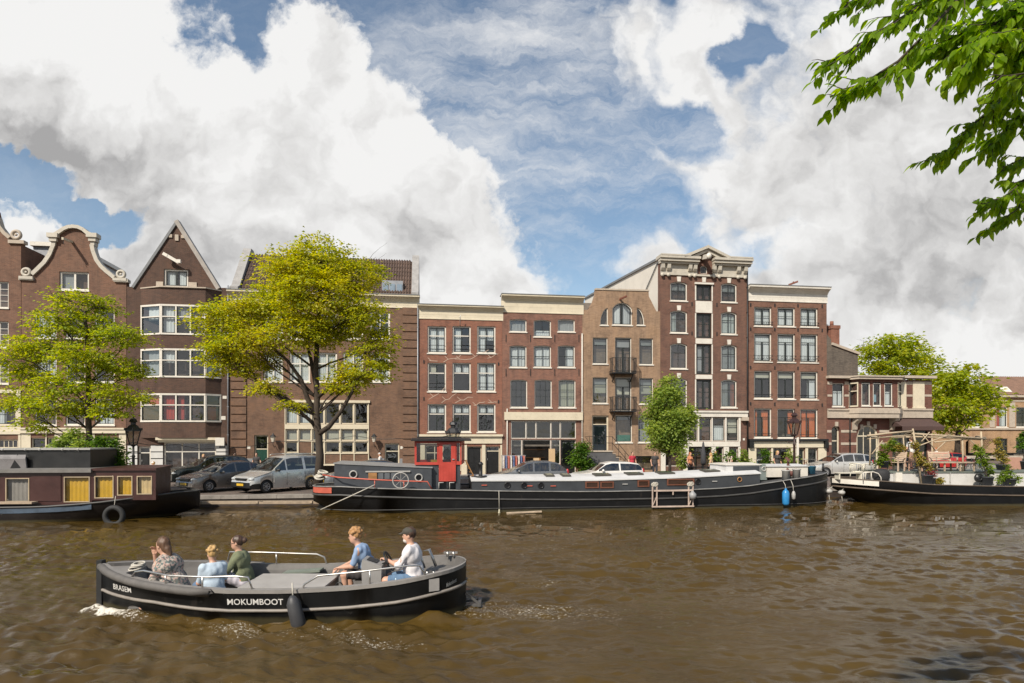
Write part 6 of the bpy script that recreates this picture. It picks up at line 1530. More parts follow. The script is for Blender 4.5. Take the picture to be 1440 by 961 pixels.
def person(label,base,yaw,hip=.48,lean=.12,twist=0.0,head=(0,0),hands=None,feet=None,top=None,bottom=None,hair=None,S=1.0,female=False,sleeves=.6,legs='long',hairstyle='short',hat=None,glasses=False,beard=None,res=.014,hand='relaxed',group=None,stout=1.0,knees=None,sit=True,collar=None):
    """local frame: x forward, y left, z up; base is the point under the hips"""
    o0=Vector((0,0,hip)); up=Vector((math.sin(lean),0,math.cos(lean))); 
    sw=(.165 if female else .19)*S; T=.50*S
    nb=o0+up*T; ch=o0+up*T*.72; wa=o0+up*T*.30
    tw=lambda y: Vector((-math.sin(twist)*y,math.cos(twist)*y,0))
    sh={1:nb-up*.045*S+tw(sw),-1:nb-up*.045*S+tw(-sw)}
    hp={1:o0+Vector((0,.095*S,0)),-1:o0+Vector((0,-.095*S,0))}
    hy,hpit=head; hd=Vector((math.sin(lean*.5+hpit*.35),0,math.cos(lean*.5+hpit*.35)))
    fwd=Vector((math.cos(hy)*math.cos(hpit),math.sin(hy)*math.cos(hpit),-math.sin(hpit))); lft=Vector((-math.sin(hy),math.cos(hy),0)); upv=fwd.cross(lft)
    hc=nb+hd*.17*S+fwd*.025*S
    Rm=[[fwd[i],lft[i],upv[i]] for i in range(3)]
    el={};wr={};kn={};an={}
    for s in(1,-1):
        h=hands[0 if s==1 else 1]; el[s],wr[s]=ik(sh[s],h,.285*S,.255*S,Vector((-.5,s*.55,-.9)))
        f=feet[0 if s==1 else 1]; kn[s],an[s]=ik(hp[s],f,.43*S,.42*S,Vector((1,s*.12,.35)))
    torso=[ell(o0+Vector((0,0,.03)),(.125*S*stout,.17*S*stout,.12*S)),cap(o0+up*.06,wa,.125*S*stout,.12*S*stout),ell(wa,(.118*S*stout,.155*S*stout,.15*S)),ell(ch,(.122*S*stout,(.165 if female else .185)*S*stout,.17*S))]
    torso+= [cap(sh[1]-tw(.03*S),sh[-1]+tw(.03*S),.065*S)]
    if female: torso+= [ell(ch+Vector((.09*S,s*.075*S,-.01)),(.075*S,.075*S,.075*S)) for s in(1,-1)]
    uarm=[cap(sh[s],sh[s]+(el[s]-sh[s])*1.0,.056*S,.043*S) for s in(1,-1)]; farm=[cap(el[s],wr[s],.043*S,.028*S) for s in(1,-1)]
    thigh=[cap(hp[s],kn[s],.088*S*stout,.062*S) for s in(1,-1)]; shin=[cap(kn[s],an[s]+Vector((0,0,.05)),.058*S,.040*S) for s in(1,-1)]; foot=[cap(an[s]+Vector((-.02,0,.04)),an[s]+Vector((.16*S,s*.02,.03)),.04*S,.034*S) for s in(1,-1)]
    hl=lambda f,l,u: hc+(fwd*f+lft*l+upv*u)*S
    headp=[cap(nb-up*.03,hc-upv*.03,.056*S,.052*S),ell(hl(0,0,.02),(.098*S,.076*S,.108*S),R=Rm),ell(hl(.028,0,-.055),(.062*S,.055*S,.062*S),R=Rm),ell(hl(.092,0,-.012),(.020*S,.014*S,.024*S),R=Rm,k=.012),ell(hl(.075,0,-.062),(.016*S,.024*S,.010*S),R=Rm,k=.01)]
    headp+= [ell(hl(-.005,s*.078,-.008),(.020*S,.010*S,.030*S),R=Rm,k=.008) for s in(1,-1)]
    D,lo=sdf(torso+uarm+farm+thigh+shin+foot+headp,res,.035*S); V,Fq=surface(D,lo,res)
    vs=[V];fs=[Fq]; nv=len(V)
    for s in(1,-1):   # five-fingered hands close on from the wrists
        d=(wr[s]-el[s]).normalized(); side=Vector((.0,-s,0)) ; z=Vector((0,0,1)); z=(z-d*z.dot(d)).normalized(); y=z.cross(d)
        Hv,Hf=HANDS[hand]; A=np.array([list(d),list(y*(-1 if s==1 else 1)),list(z)]); hv=(Hv*S*1.02)@A+np.array(wr[s]-d*.012)
        vs.append(hv); fs.append((Hf if s==-1 else Hf[:,::-1])+nv); nv+=len(hv)
    nm='person'
    t=nmesh(nm,np.concatenate(vs),np.concatenate(fs),SKIN); t.location=base; t.rotation_euler=(0,0,yaw); tag(t,label,'person',group)
    def part(n,pr,m,r=None,k=.03):
        D,lo=sdf(pr,r or res,k*S); v,f=surface(D,lo,r or res); o=nmesh(n,v,f,m,t)
        if res<.02 and n in('shirt','trousers','shorts','hair'):
            me=o.data; am=.016 if n!='hair' else .010; sc=13 if n!='hair' else 26
            nn=[q.vector.copy() for q in me.vertex_normals]
            for q,nv_ in zip(me.vertices,nn):
                p_=q.co; q.co=p_+nv_*am*(mnoise.noise(Vector((p_.x*sc,p_.y*sc,p_.z*sc*(.55 if n!='hair' else .3))))-.05)
            me.update()
        return o
    def grow(ps,e): return [dict(p,ra=p['ra']+e,rb=p['rb']+e) if 'a' in p else dict(p,r=tuple(x+e for x in p['r'])) for p in ps]
    e=.016 if female else .014
    slv=[]
    for s in(1,-1):
        if sleeves<=1: slv.append(cap(sh[s],sh[s]+(el[s]-sh[s])*sleeves,.062*S,.056*S))
        else: slv+=[cap(sh[s],el[s],.062*S,.054*S),cap(el[s],el[s]+(wr[s]-el[s])*(sleeves-1),.054*S,.042*S)]
    part('shirt',grow(torso,e)+slv+grow([cap(o0+Vector((0,0,-.02)),o0+up*.1,.125*S*stout,.13*S*stout)],e*.5),top)
    lg=[grow([cap(hp[s],kn[s],.092*S*stout,.066*S)],.01)[0] if legs=='long' else cap(hp[s],hp[s]+(kn[s]-hp[s])*.8,.104*S*stout,.082*S) for s in(1,-1)]
    if legs=='long': lg+=[cap(kn[s],an[s]+Vector((0,0,.09)),.070*S,.055*S) for s in(1,-1)]
    part('trousers' if legs=='long' else 'shorts',lg+[ell(o0+Vector((0,0,.0)),(.14*S*stout,.182*S*stout,.11*S))],bottom)
    part('shoes',[cap(an[s]+Vector((-.025,0,.035)),an[s]+Vector((.18*S,s*.02,.03)),.046*S,.042*S) for s in(1,-1)],M('dark shoe',(.05,.045,.04),.6),.01)
    hr=res*.8
    if hair:
        hp_=[ell(hl(-.020,0,.040),(.102*S,.086*S,.104*S),R=Rm)]
        cut=[ell(hl(.135,0,-.055),(.085*S,.12*S,.115*S),R=Rm,sub=True,k=.01)]
        if hairstyle=='bun': hp_+=[ell(hl(-.125,0,.045),(.05*S,.05*S,.05*S),R=Rm)]
        if hairstyle=='low_tail': hp_+=[ell(hl(-.07,0,-.03),(.06*S,.07*S,.08*S),R=Rm),cap(hl(-.10,0,-.05),hl(-.13,0,-.16),.05*S,.032*S)]
        if hairstyle=='curly': 
            rg=random.Random(5); hp_+=[ell(hl(-.02+.10*math.cos(a)*math.cos(b),.088*math.sin(a)*math.cos(b),.055+.10*math.sin(b)),(.034*S,.034*S,.030*S),k=.008) for a,b in [(rg.uniform(0,6.28),rg.uniform(.1,1.4)) for _ in range(34)]]
        if hairstyle=='long': hp_+=[cap(hl(-.05,0,.02),hl(-.08,0,-.20),.085*S,.07*S)]
        part('hair',hp_+cut,hair,hr,.02)
    if hat:
        part('cap',[ell(hl(-.005,0,.062),(.108*S,.090*S,.075*S),R=Rm),cap(hl(.09,-.03,.045),hl(.155,-.02,.03),.014*S,.008*S),cap(hl(.09,.03,.045),hl(.155,.02,.03),.014*S,.008*S),cap(hl(.09,0,.047),hl(.165,0,.031),.016*S,.009*S),ell(hl(0,0,-.06),(.2*S,.2*S,.085*S),R=Rm,sub=True,k=.008)],hat,hr,.015)
    if beard: part('beard',[ell(hl(.048,0,-.075),(.052*S,.058*S,.045*S),R=Rm),ell(hl(.10,0,-.02),(.05*S,.05*S,.035*S),R=Rm,sub=True,k=.008)],beard,hr,.015)
    ey=MB()
    for s in(1,-1): ey.ball(hl(.083,s*.033,.010),.011*S,n=8,m=6)
    ey.each('eye',M('dark eye',(.03,.02,.015),.2),t)
    if glasses:
        g=MB()
        for s in(1,-1): g.torus(hl(.100,s*.034,.006),fwd,.026*S,.0035*S,14,5); g.tube([hl(.095,s*.06,.008),hl(.0,s*.084,.01)],.003*S,5)
        g.build('glasses',BLACK,t)
    if collar: part('collar',[cap(nb-up*.025+Vector((.02,0,0)),nb+hd*.015*S,.072*S,.064*S),cap(nb-up*.1,nb+hd*.2,.052*S,.05*S,sub=True,k=.006)],collar,.01,.01)
    return t
# ------------------------------------------------------------------ boats
def hull(us,bt,bw,zt,zb,cy,n=8,pw=1.7,mats=None,deck=.06,trans=False):
    """loft: us stations, half breadths at the rail and low down, rail and bottom heights, centre line offset cy"""
    mb=MB(); rows=[]
    for u in us:
        r=[]
        for j in range(n+1):
            f=j/n; z=zt(u)+(zb(u)-zt(u))*f; h=bt(u)+(bw(u)-bt(u))*f**pw; r.append((h,z))
        rows.append((u,r))
    m=2*(n+1); vs=[]
    for u,r in rows: vs+=[(u,cy-h,z) for h,z in r]+[(u,cy+h,z) for h,z in r[::-1]]
    fs=[(i*m+j,(i+1)*m+j,(i+1)*m+j+1,i*m+j+1) for i in range(len(us)-1) for j in range(m-1)]
    mb.add(vs,fs,0,True)
    mb.add(vs[:m],[tuple(range(m))],0); mb.add(vs[-m:],[tuple(range(m))[::-1]],0)
    dk=[]; 
    for u,r in rows: dk+=[(u,cy-r[0][0]*.985,r[0][1]-deck),(u,cy+r[0][0]*.985,r[0][1]-deck)]
    mb.add(dk,[(2*i,2*i+2,2*i+3,2*i+1) for i in range(len(us)-1)],1)
    return mb
def rail_pts(us,bt,z,cy,side=-1,out=.0): return [(u,cy+side*(bt(u)+out),z(u)) for u in us]
def itp(tab): X=[t[0] for t in tab]; Z=[t[1] for t in tab]; return lambda u: float(np.interp(u,X,Z))
def hullmat(name,c,rough=.38,st=.28):
    if name in MATS: return MATS[name]
    m=M(name,c,rough,var=.35,scale=1.2,dirt=0); nt=m.node_tree;N=nt.nodes;L=nt.links;P=N['Principled BSDF']
    tc=N.new('ShaderNodeTexCoord'); src=P.inputs['Base Color'].links[0].from_socket
    mp=N.new('ShaderNodeMapping'); mp.inputs['Scale'].default_value=(2.6,.5,.35); L.new(tc.outputs['Object'],mp.inputs[0])
    n1=N.new('ShaderNodeTexNoise'); n1.inputs['Scale'].default_value=1.5; n1.inputs['Detail'].default_value=8; n1.inputs['Roughness'].default_value=.75; L.new(mp.outputs[0],n1.inputs['Vector'])
    r=ramp(N,L,n1.outputs['Fac'],[(.60,(0,0,0)),(.82,(st,st,st))]); P.inputs['Specular IOR Level'].default_value=.3; mx=N.new('ShaderNodeMix'); mx.data_type='RGBA'; L.new(r.outputs[0],mx.inputs[0]); L.new(src,mx.inputs[6]); mx.inputs[7].default_value=(.13,.105,.085,1)
    # weed and scum just over the waterline
    sp=N.new('ShaderNodeSeparateXYZ'); L.new(tc.outputs['Object'],sp.inputs[0]); ad=N.new('ShaderNodeMath'); ad.operation='MULTIPLY_ADD'; L.new(n1.outputs['Fac'],ad.inputs[0]); ad.inputs[1].default_value=.10; L.new(sp.outputs[2],ad.inputs[2])
    r2=ramp(N,L,ad.outputs[0],[(.10,(.8,.8,.8)),(.17,(0,0,0))]); m2=N.new('ShaderNodeMix'); m2.data_type='RGBA'; L.new(r2.outputs[0],m2.inputs[0]); L.new(mx.outputs[2],m2.inputs[6]); m2.inputs[7].default_value=(.07,.06,.032,1)
    L.new(m2.outputs[2],P.inputs['Base Color']); return m
HULLB=hullmat('black hull paint',(.006,.006,.0065),.45); CABG=M('blue grey cabin paint',(.045,.050,.058),.4,var=.2,dirt=.2); ROOFS=M('pale silver deck paint',(.56,.555,.545),.5,.0,var=.08,scale=1.2,dirt=.12)
REDP=M('red wheelhouse paint',(.42,.05,.035),.45,var=.14,scale=2,dirt=.1); RAILRED=M('faded red rail',(.45,.10,.065),.5); PALE=M('pale grey paint',(.36,.35,.33),.5,var=.1,dirt=.15); DKDECK=M('dark deck',(.05,.05,.052),.7,var=.2)
# ---- the long barge
bg_=empty('long_barge',"long black barge with red wheelhouse and pale silver roof moored mid-quay",'barge',BAR.w(0,0,0),BAR.th)
CY=1.85
def bu(px,py,back=0.0): u,z=BAR.uz(px,py,-back); return u,z
U=lambda px,back=0.0: bu(px,H0,back)[0]
us0,us1=U(441,CY),U(1159.5,CY)
shp=[(U(px,CY if px in(440,1160) else .05),bu(px,py,CY if px in(440,1160) else .05)[1]) for px,py in ((440,682),(480,684.5),(520,686),(600,688.3),(720,690.3),(830,691),(950,689),(1010,686.5),(1060,682),(1110,674),(1160,661.5))]
zt_=itp(shp)
def bt_(u):
    if u<us0+3.4: q=(us0+3.4-u)/3.4; return max(.06,1.85*math.sqrt(max(0,1-q**2.3)))
    if u>us1-3.6: q=(u-us1+3.6)/3.6; return max(.05,1.85*(max(0,1-q**2.4))**.62)
    return 1.85
def bw_(u):
    if u<us0+4.6: q=min(1,(us0+4.6-u)/4.6); return max(.03,1.80*(1-q**1.3))
    if u>us1-4: q=(u-us1+4)/4; return max(.04,1.80*(max(0,1-q**2.2))**.7)
    return 1.80
def zb_(u): q=max(0,(us0+2.0-u)/2.0); return -.35+ .75*q**1.2
stn=sorted(set([us0+3.4*(1-math.cos(PI/2*i/10)) for i in range(11)]+[us1-3.6*(1-math.cos(PI/2*i/10)) for i in range(11)]+list(np.linspace(us0+3.4,us1-3.6,14))))
hb=hull(stn,bt_,bw_,zt_,zb_,CY,8,2.2).build('hull',[HULLB,DKDECK],bg_)
rl=MB()
for s in(-1,1):
    rl.tube(rail_pts(stn,bt_,lambda u:zt_(u)-.02,CY,s,.02),.028,6)
rl.build('gunwale_rail',M('worn grey rail',(.20,.195,.185),.6,var=.35,scale=1.5,dirt=.4),bg_)
rl=MB()
for s in(-1,1): rl.tube(rail_pts(stn,bt_,lambda u:zt_(u)-.38,CY,s,.0),.045,6)
rl.tube(rail_pts(stn[2:-2],lambda u:bt_(u)*.995,lambda u:.16,CY,-1,.0),.018,6)
rl.build('rubbing_strake',M('dark grey steel',(.05,.048,.046),.5,var=.3),bg_)
q=MB(); u0=us0; pl_=[(u0+.05,-.06),(u0+.25,-.35),(u0+.95,-.35),(u0+1.05,.10),(u0+.75,.62),(u0+.5,.62)]; q.prism([(a,b) for a,b in pl_],CY-.06,CY+.06); q.build('rudder',HULLB,bg_)
tri=MB(); za=zt_(us0+.3); 
tri.add([(u,CY-bt_(u)-.015,zt_(u)-.05) for u in stn[1:6]]+[(u,CY-bt_(u)-.006,zt_(u)-.30) for u in stn[1:6]],[(i,i+1,5+i+1,5+i) for i in range(4)]); tri.build('stern_panel',RAILRED,bg_)
# aft cabin
def trunk(name,ua,ub,y0,y1,z0f,z1,mat,roofm,camber=.12,over=.05,nose=0.0,parent=bg_,rname='roof',side_in=.04):
    b=MB(); n=12; U_=[ua+(ub-ua)*i/n for i in range(n+1)]; zz=z1 if callable(z1) else (lambda u:z1)
    for y,s in ((y0,1),(y1,-1)): b.add([(u,y,z0f(u)-.12) for u in U_]+[(u,y+s*side_in,zz(u)) for u in U_],[(i,i+1,n+2+i,n+1+i) if s>0 else (i,n+1+i,n+2+i,i+1) for i in range(n)])
    for u in (ua,ub): b.add([(u,y0,z0f(u)-.12),(u,y1,z0f(u)-.12),(u,y1-side_in,zz(u)),(u,y0+side_in,zz(u))],[(0,1,2,3)])
    o=b.build(name,mat,parent); r=MB(); k=6
    vs=[];
    for u in [ua-over]+U_[1:-1]+[ub+over]:
        for j in range(k+1): f=j/k; vs.append((u,y0-over+side_in+(y1-y0+2*over-2*side_in)*f,zz(u)+.012+camber*(1-(2*f-1)**2)))
    m=k+1; nn=n+1; r.add(vs,grid_faces(nn,m),0,True)
    lo=[(v[0],v[1],v[2]-.05) for v in vs]
    ring=[j for j in range(m)]+[i*m+k for i in range(1,nn)]+[(nn-1)*m+j for j in range(k-1,-1,-1)]+[i*m for i in range(nn-2,0,-1)]
    r.add([vs[i] for i in ring]+[lo[i] for i in ring],[(i,(i+1)%len(ring),len(ring)+(i+1)%len(ring),len(ring)+i) for i in range(len(ring))])
    ro=r.build(rname,roofm,parent); return o,ro
ua,ub=U(470,.55),U(607,.55); z1=itp([(ua,bu(470,651.5,.55)[1]),(ub,bu(607,657.5,.55)[1])])
ac,_=trunk('aft_cabin',ua,ub,.55,3.15,zt_,z1,CABG,M('mid grey roof paint',(.24,.24,.24),.5,var=.15,dirt=.2),.0,.04,rname='aft_roof')
def porthole(px,py,r,parent,back,m=PALE):
    u,z=bu(px,py,back); b=MB(); b.torus((u,back-.01,z),(0,1,0),r,r*.22,18,6,0); o=b.build('porthole',m,parent); g=MB(); g.disc((u,back-.004,z),(0,-1,0),r,16); g.build('pane',M('dark port glass',(.012,.012,.014),.08),o)
porthole(497,667.5,.15,ac,.55); porthole(589,672,.15,ac,.55)
sl=MB(); a,z_=bu(514,663.5,.53); c_,_z=bu(577,663.5,.53)
sl.box(a,c_,.515,.55,z_-.03,z_+.03); sl.build('sliding_rail',PALE,ac)
sl=MB(); a,z_=bu(518,675,.54); c_,_z=bu(530,675,.54); sl.box(a,c_,.53,.56,z_,bu(524,665,.54)[1]); sl.build('wood_hatch',WOOD,ac)
sl=MB(); 
for k in range(3): a=bu(532+k*9,0,.54)[0]; c_=bu(539+k*9,0,.54)[0]; sl.box(a,c_,.535,.56,bu(535,674,.54)[1],bu(535,665.5,.54)[1])
sl.each('louvre_panel',M('grey louvre',(.10,.11,.12),.5),ac)
wl=MB(); u,z=bu(563.5,676,-.02); wl.torus((u,-.03,z),(0,1,0),.33,.026,26,8); 
for k in range(8): a=PI*k/4; wl.bar((u,-.03,z),(u+.31*math.cos(a),-.03,z+.31*math.sin(a)),.014)
wh=wl.build('spoked_wheel',PALE,bg_)
hr=MB(); P=[bu(454,668,1.2)+(1.2,),bu(475,671.5,.35)+(.35,),bu(520,674.5,.05)+(.05,),bu(563,676.5,.0)+(.0,),bu(601,677.5,.0)+(.0,),bu(607,687.5,.0)+(.0,)]
P=[(p[0],p[2]-.02,p[1]) for p in P]; hr.tube(P,.03,7)
for px,yb in ((527,.05),(568,.0)): u,z=bu(px,676,yb); hr.tube([(u,yb-.02,zt_(u)),(u,yb-.02,z)],.022,6)
hr.build('handrail',RAILRED,bg_)
al=MB(); 
for k in range(12):
    u=U(485+k*1.0); 
me=text_mesh('HERO',.01) if False else None
# wheelhouse
wh_=MB(); a=U(583,.75); b_=U(649,.75); zf=zt_(a)-.10; zs=bu(600,654,.75)[1]; zr=bu(600,620.5,.75)[1]; y0,y1=.75,3.0; slope=.10
def wall_panel(mb,p0,p1,za,zb2,holes,th=.05):
    """an upright panel from p0 to p1 with rectangular holes given as (t0,t1,z0,z1)"""
    p0=Vector((p0[0],p0[1],0));p1=Vector((p1[0],p1[1],0)); d=(p1-p0); n=d.normalized(); o=Vector((n.y,-n.x,0)); Lh=d.length
    tmp=MB(); tmp.holed([(0,za),(Lh,za),(Lh,zb2),(0,zb2)],[rect(h[0]*Lh,h[2],h[1]*Lh,h[3]) for h in holes],0)
    for sgn in (0,1):
        vs=[p0+n*v[0]+Vector((0,0,v[2]))-o*th*sgn for v in tmp.v]; mb.add(vs,[f if sgn==0 else f[::-1] for f in tmp.f])
    for h in holes:
        c=[p0+n*(h[i]*Lh)+Vector((0,0,h[j])) for i,j in ((0,2),(1,2),(1,3),(0,3))]; mb.add(c+[q-o*th for q in c],[(i,4+i,4+(i+1)%4,(i+1)%4) for i in range(4)])
dA,dB=U(617,.75),U(641,.75); zd0=bu(629,677,.75)[1]; zd1=bu(629,622,.75)[1]
wall_panel(wh_,(a,y0),(dA,y0),zs,zr,[(.08,.93,zs+.12,zr-.1)])
wall_panel(wh_,(dB,y0),(b_,y0),zs,zr,[(.15,.75,zs+.15,zr-.1)])
wall_panel(wh_,(a,y1),(a,y0),zs,zr,[(.1,.45,zs+.15,zr-.1),(.55,.9,zs+.15,zr-.1)]); wall_panel(wh_,(b_,y0),(b_+.25,y1),zs,zr,[(.08,.48,zs+.15,zr-.1),(.52,.92,zs+.15,zr-.1)]); wall_panel(wh_,(b_,y1),(a,y1),zs,zr,[(.1,.9,zs+.15,zr-.1)])
who=wh_.build('wheelhouse',REDP,bg_)
lb=MB(); lb.box(a+.08,dA-.002,y0+.06,y1-.06,zf,zs-.002); lb.box(dB+.002,b_-.05,y0+.06,y1-.06,zf,zs-.002); lb.box(dA,dB,y0+.5,y1-.06,zf,zs-.3); lb.build('lower_cabin',CABG,bg_)
dr=MB(); wall_panel(dr,(dA+.005,y0-.03),(dB-.005,y0-.03),zd0,zd1,[(.22,.72,zs+.12,zr-.15)],.045)
for k in range(6): x=dA+.06+(dB-dA-.12)*k/5; dr.box(x-.006,x+.006,y0-.036,y0-.0301,zd0+.06,zs-.02)
do=dr.build('door',REDP,who); h_=MB(); h_.box(dB-.16,dB-.06,y0-.07,y0-.031,zs+.22,zs+.26); h_.build('handle',GALV,do)
g=MB()
for x0_,x1_ in ((a+.05,dA-.05),(dB+.03,b_-.05)): g.quad((x0_,y0+.025,zs+.1),(x1_,y0+.025,zs+.1),(x1_,y0+.025,zr-.08),(x0_,y0+.025,zr-.08))
g.quad((dA+.2*(dB-dA),y0-.01,zs+.1),(dA+.74*(dB-dA),y0-.01,zs+.1),(dA+.74*(dB-dA),y0-.01,zr-.12),(dA+.2*(dB-dA),y0-.01,zr-.12))
g.quad((a+.025,y0+.1,zs+.1),(a+.025,y1-.1,zs+.1),(a+.025,y1-.1,zr-.08),(a+.025,y0+.1,zr-.08)); g.each('pane',GLASS('wheelhouse glass',(.6,.62,.6),1.7),who)
rf=MB(); rf.prismx([(y0-.22,zr+.003),(y1+.2,zr+.003),(y1+.2,zr+.07),((y0+y1)/2,zr+.14),(y0-.22,zr+.07)],a-.15,b_+.42); rf.bar((a+.1,y0+.3,zr+.16),(b_,y0+.3,zr+.16),.1,.05); rf.build('wheelhouse_roof',BLACK,bg_)
it=MB(); it.box(a+.7,a+1.2,y0+.12,y0+.3,zs+.06,zs+.22); it.build('yellow_box',M('yellow crate',(.5,.28,.02),.6),who); it=MB(); it.ball(((dA+dB)/2,y0+.7,zs+.45),.2,.15,.25); it.build('green_coat',M('green coat',(.01,.10,.07),.8),who)
lad=MB(); p0,p1=bu(655,648,.9),bu(664.5,669.5,.9)
for yy in (.95,1.35): lad.bar((p0[0],yy,p0[1]),(p1[0]+.05,yy,p1[1]),.07,.04)
for k in range(5): f=k/4; lad.box(p0[0]+(p1[0]-p0[0])*f-.06,p0[0]+(p1[0]-p0[0])*f+.06,.98,1.32,p0[1]+(p1[1]-p0[1])*f-.012,p0[1]+(p1[1]-p0[1])*f+.012)
lad.build('wooden_steps',WOOD,bg_)
stp=MB()
for px in (620,635): u,z=bu(px,679,.1); stp.tube([(u-.08,.1,zt_(u)),(u-.08,.1,z),(u+.12,.1,z)],.025,6)
stp.each('boarding_step',PALE,bg_)
# hold with the pale roof
ua,ub=U(664,.45),U(1069,.45); z1=itp([(ua,bu(664,676,.45)[1]),(U(830,.45),bu(830,675.5,.45)[1]),(U(960,.45),bu(960,671.5,.45)[1]),(ub,bu(1069,665.5,.45)[1])])
hc_,hro=trunk('hold_cabin',ua,ub,.45,3.25,zt_,z1,M('hold side paint',(.035,.038,.042),.4,var=.2,dirt=.2),ROOFS,.17,.05,rname='hold_roof')
for px,py in ((713.5,682.5),(737,682.8),(760.5,682.8)): porthole(px,py,.12,hc_,.455,BLACK)
porthole(981.5,677.5,.12,hc_,.455,BLACK); porthole(1040,674.5,.10,hc_,.455,WOOD)
for x0_,x1_,py in ((823,842,682),(844,863,682),(896.5,913,680.2),(938,976,678)):
    ua_=bu(x0_,H0,.45)[0]; ub_=bu(x1_,H0,.45)[0]; z=bu((x0_+x1_)/2,py,.45)[1]; b=MB()
    for q_ in ((ua_,ua_+.06,z-.15,z+.15),(ub_-.06,ub_,z-.15,z+.15),(ua_+.06,ub_-.06,z-.15,z-.1),(ua_+.06,ub_-.06,z+.1,z+.15)): b.box(q_[0],q_[1],.42,.47,q_[2],q_[3])
    w_=b.build('window',M('copper brown frame',(.15,.055,.03),.5,var=.2),hc_); g=MB(); g.box(ua_+.05,ub_-.05,.445,.449,z-.11,z+.11); g.build('pane',M('brown port glass',(.05,.028,.02),.08),w_)
for px,py in ((681,682.5),(745,683.5),(778,683.6),(879,681),(1005,677)):
    u,z=bu(px,py,.44); b=MB(); b.box(u-.12,u+.12,.425,.455,z-.02,z+.02); b.build('fairlead',RAILRED if px<800 else PALE,hc_)
for i,(px,py) in enumerate(((846,667.5),(891,666),(935,664),(998,661),(772,664.5),(795,666))):
    u,z=bu(px,py,1.3); zz=z1(u)+.012+.17*(1-(2*(1.3-.45)/2.8-1)**2); b=MB(); b.obox((u,1.3,zz+.03),(.38 if i<4 else .2,0,0),(0,.32,.02),(0,0,.035)); b.each('skylight',M('dark skylight frame',(.06,.055,.045),.5),hro); b=MB(); b.obox((u,1.3,zz+.068),(.30 if i<4 else .14,0,0),(0,.25,.016),(0,0,.004)); b.build('skylight_pane',M('skylight glass',(.08,.10,.07),.06,spec=.9),hro)
b=MB(); u,z=bu(676,667,1.0); b.lathe([(.3,0),(.3,.05),(.09,.06),(.09,.55),(.12,.56),(.12,.62),(.05,.7)],(u,1.1,z1(u)+.1),12); b.build('stove_pipe',IRON,hro)
b=MB(); u,z=bu(698,690,.1)
# fore cabin boxes
def bbox(name,px0,px1,pyb,pyt,y0,y1,m,parent=bg_,lid=None):
    u0=U(px0,y0);u1=U(px1,y0); z0=bu((px0+px1)/2,pyb,y0)[1]; zz=bu((px0+px1)/2,pyt,y0)[1]; b=MB(); b.box(u0,u1,y0,y1,z0,zz); o=b.build(name,m,parent)
    if lid: b=MB(); b.prismx([(y0-.05,zz+.003),(y1+.05,zz+.003),(y1+.05,zz+.03),((y0+y1)/2,zz+.1),(y0-.05,zz+.03)],u0-.05,u1+.05); b.build('lid',lid,o)
    return o,(u0,u1,z0,zz)
o,bx=bbox('companionway',1021,1069,667,654.5,1.0,2.7,ROOFS,lid=WHITE); b=MB(); b.box(bx[0]+.35,bx[1]-.03,.985,.998,bx[2]+.05,bx[3]-.05); b.build('grey_panel',CABG,o)
b=MB(); u,z=bu(1074,668,1.0); b.prism([(u-.16,zt_(u)),(u+.16,zt_(u)),(u+.16,z+.35),(u+.1,z+.5),(u-.1,z+.5),(u-.16,z+.35)],1.0,1.1); o=b.build('steering_pedestal',M('grey green paint',(.16,.19,.18),.5),bg_); b=MB(); b.torus((u,.985,z+.28),(0,1,0),.1,.025,16,6); b.build('compass_ring',PALE,o)
o,bx=bbox('fore_hatch_box',1079,1136,671,656.5,.9,2.7,WHITE,lid=ROOFS)
b=MB(); u,z=bu(1118,664,.6); b.cyl((u-.35,1.0,z-.1),(u+.35,1.0,z-.1),.17,14); b.torus((u-.2,1.0,z-.1),(1,0,0),.24,.06,16,8); b.torus((u+.25,1.0,z-.1),(1,0,0),.22,.06,16,8); b.bar((u-.1,1.0,z),(u-.1,1.0,z+.55),.1,.06); b.bar((u-.1,.9,z+.5),(u-.25,.95,z+.68),.12); b.build('anchor_winch',M('rusty winch iron',(.12,.05,.04),.6,var=.4),bg_)
for px in (1106,1121): u,z=bu(px,671,.35); b=MB(); b.lathe([(.17,0),(.17,.38),(.20,.40),(.20,.45)],(u,.4,zt_(u)-.05),14); b.build('bollard',PALE,bg_)
b=MB(); u=U(1157.5,CY); b.tube([(u,CY,zt_(u)-.1),(u,CY,zt_(u)+.35)],.05,8); b.build('bow_post',IRON,bg_)
ob=[]
def thing_at(name,label,cat,px,back,z,group=None): u,_=BAR.uz(px,H0,-back); return empty(name,label,cat,BAR.w(u,-back,z),BAR.th,group)
t=thing_at('bucket',"blue bucket on the bow of the long barge",'bucket',1141,1.2,zt_(U(1141,1.2))-.02); b=MB(); b.lathe([(.16,0),(.21,.36),(.23,.37),(.19,.36),(.15,.03)],(0,0,0),16); b.build('bucket_body',M('blue plastic',(.06,.22,.33),.4),t); b=MB(); b.tube([(-.21,0,.36),(-.1,0,.46),(.1,0,.46),(.21,0,.36)],.01,5); b.build('handle',IRON,t)
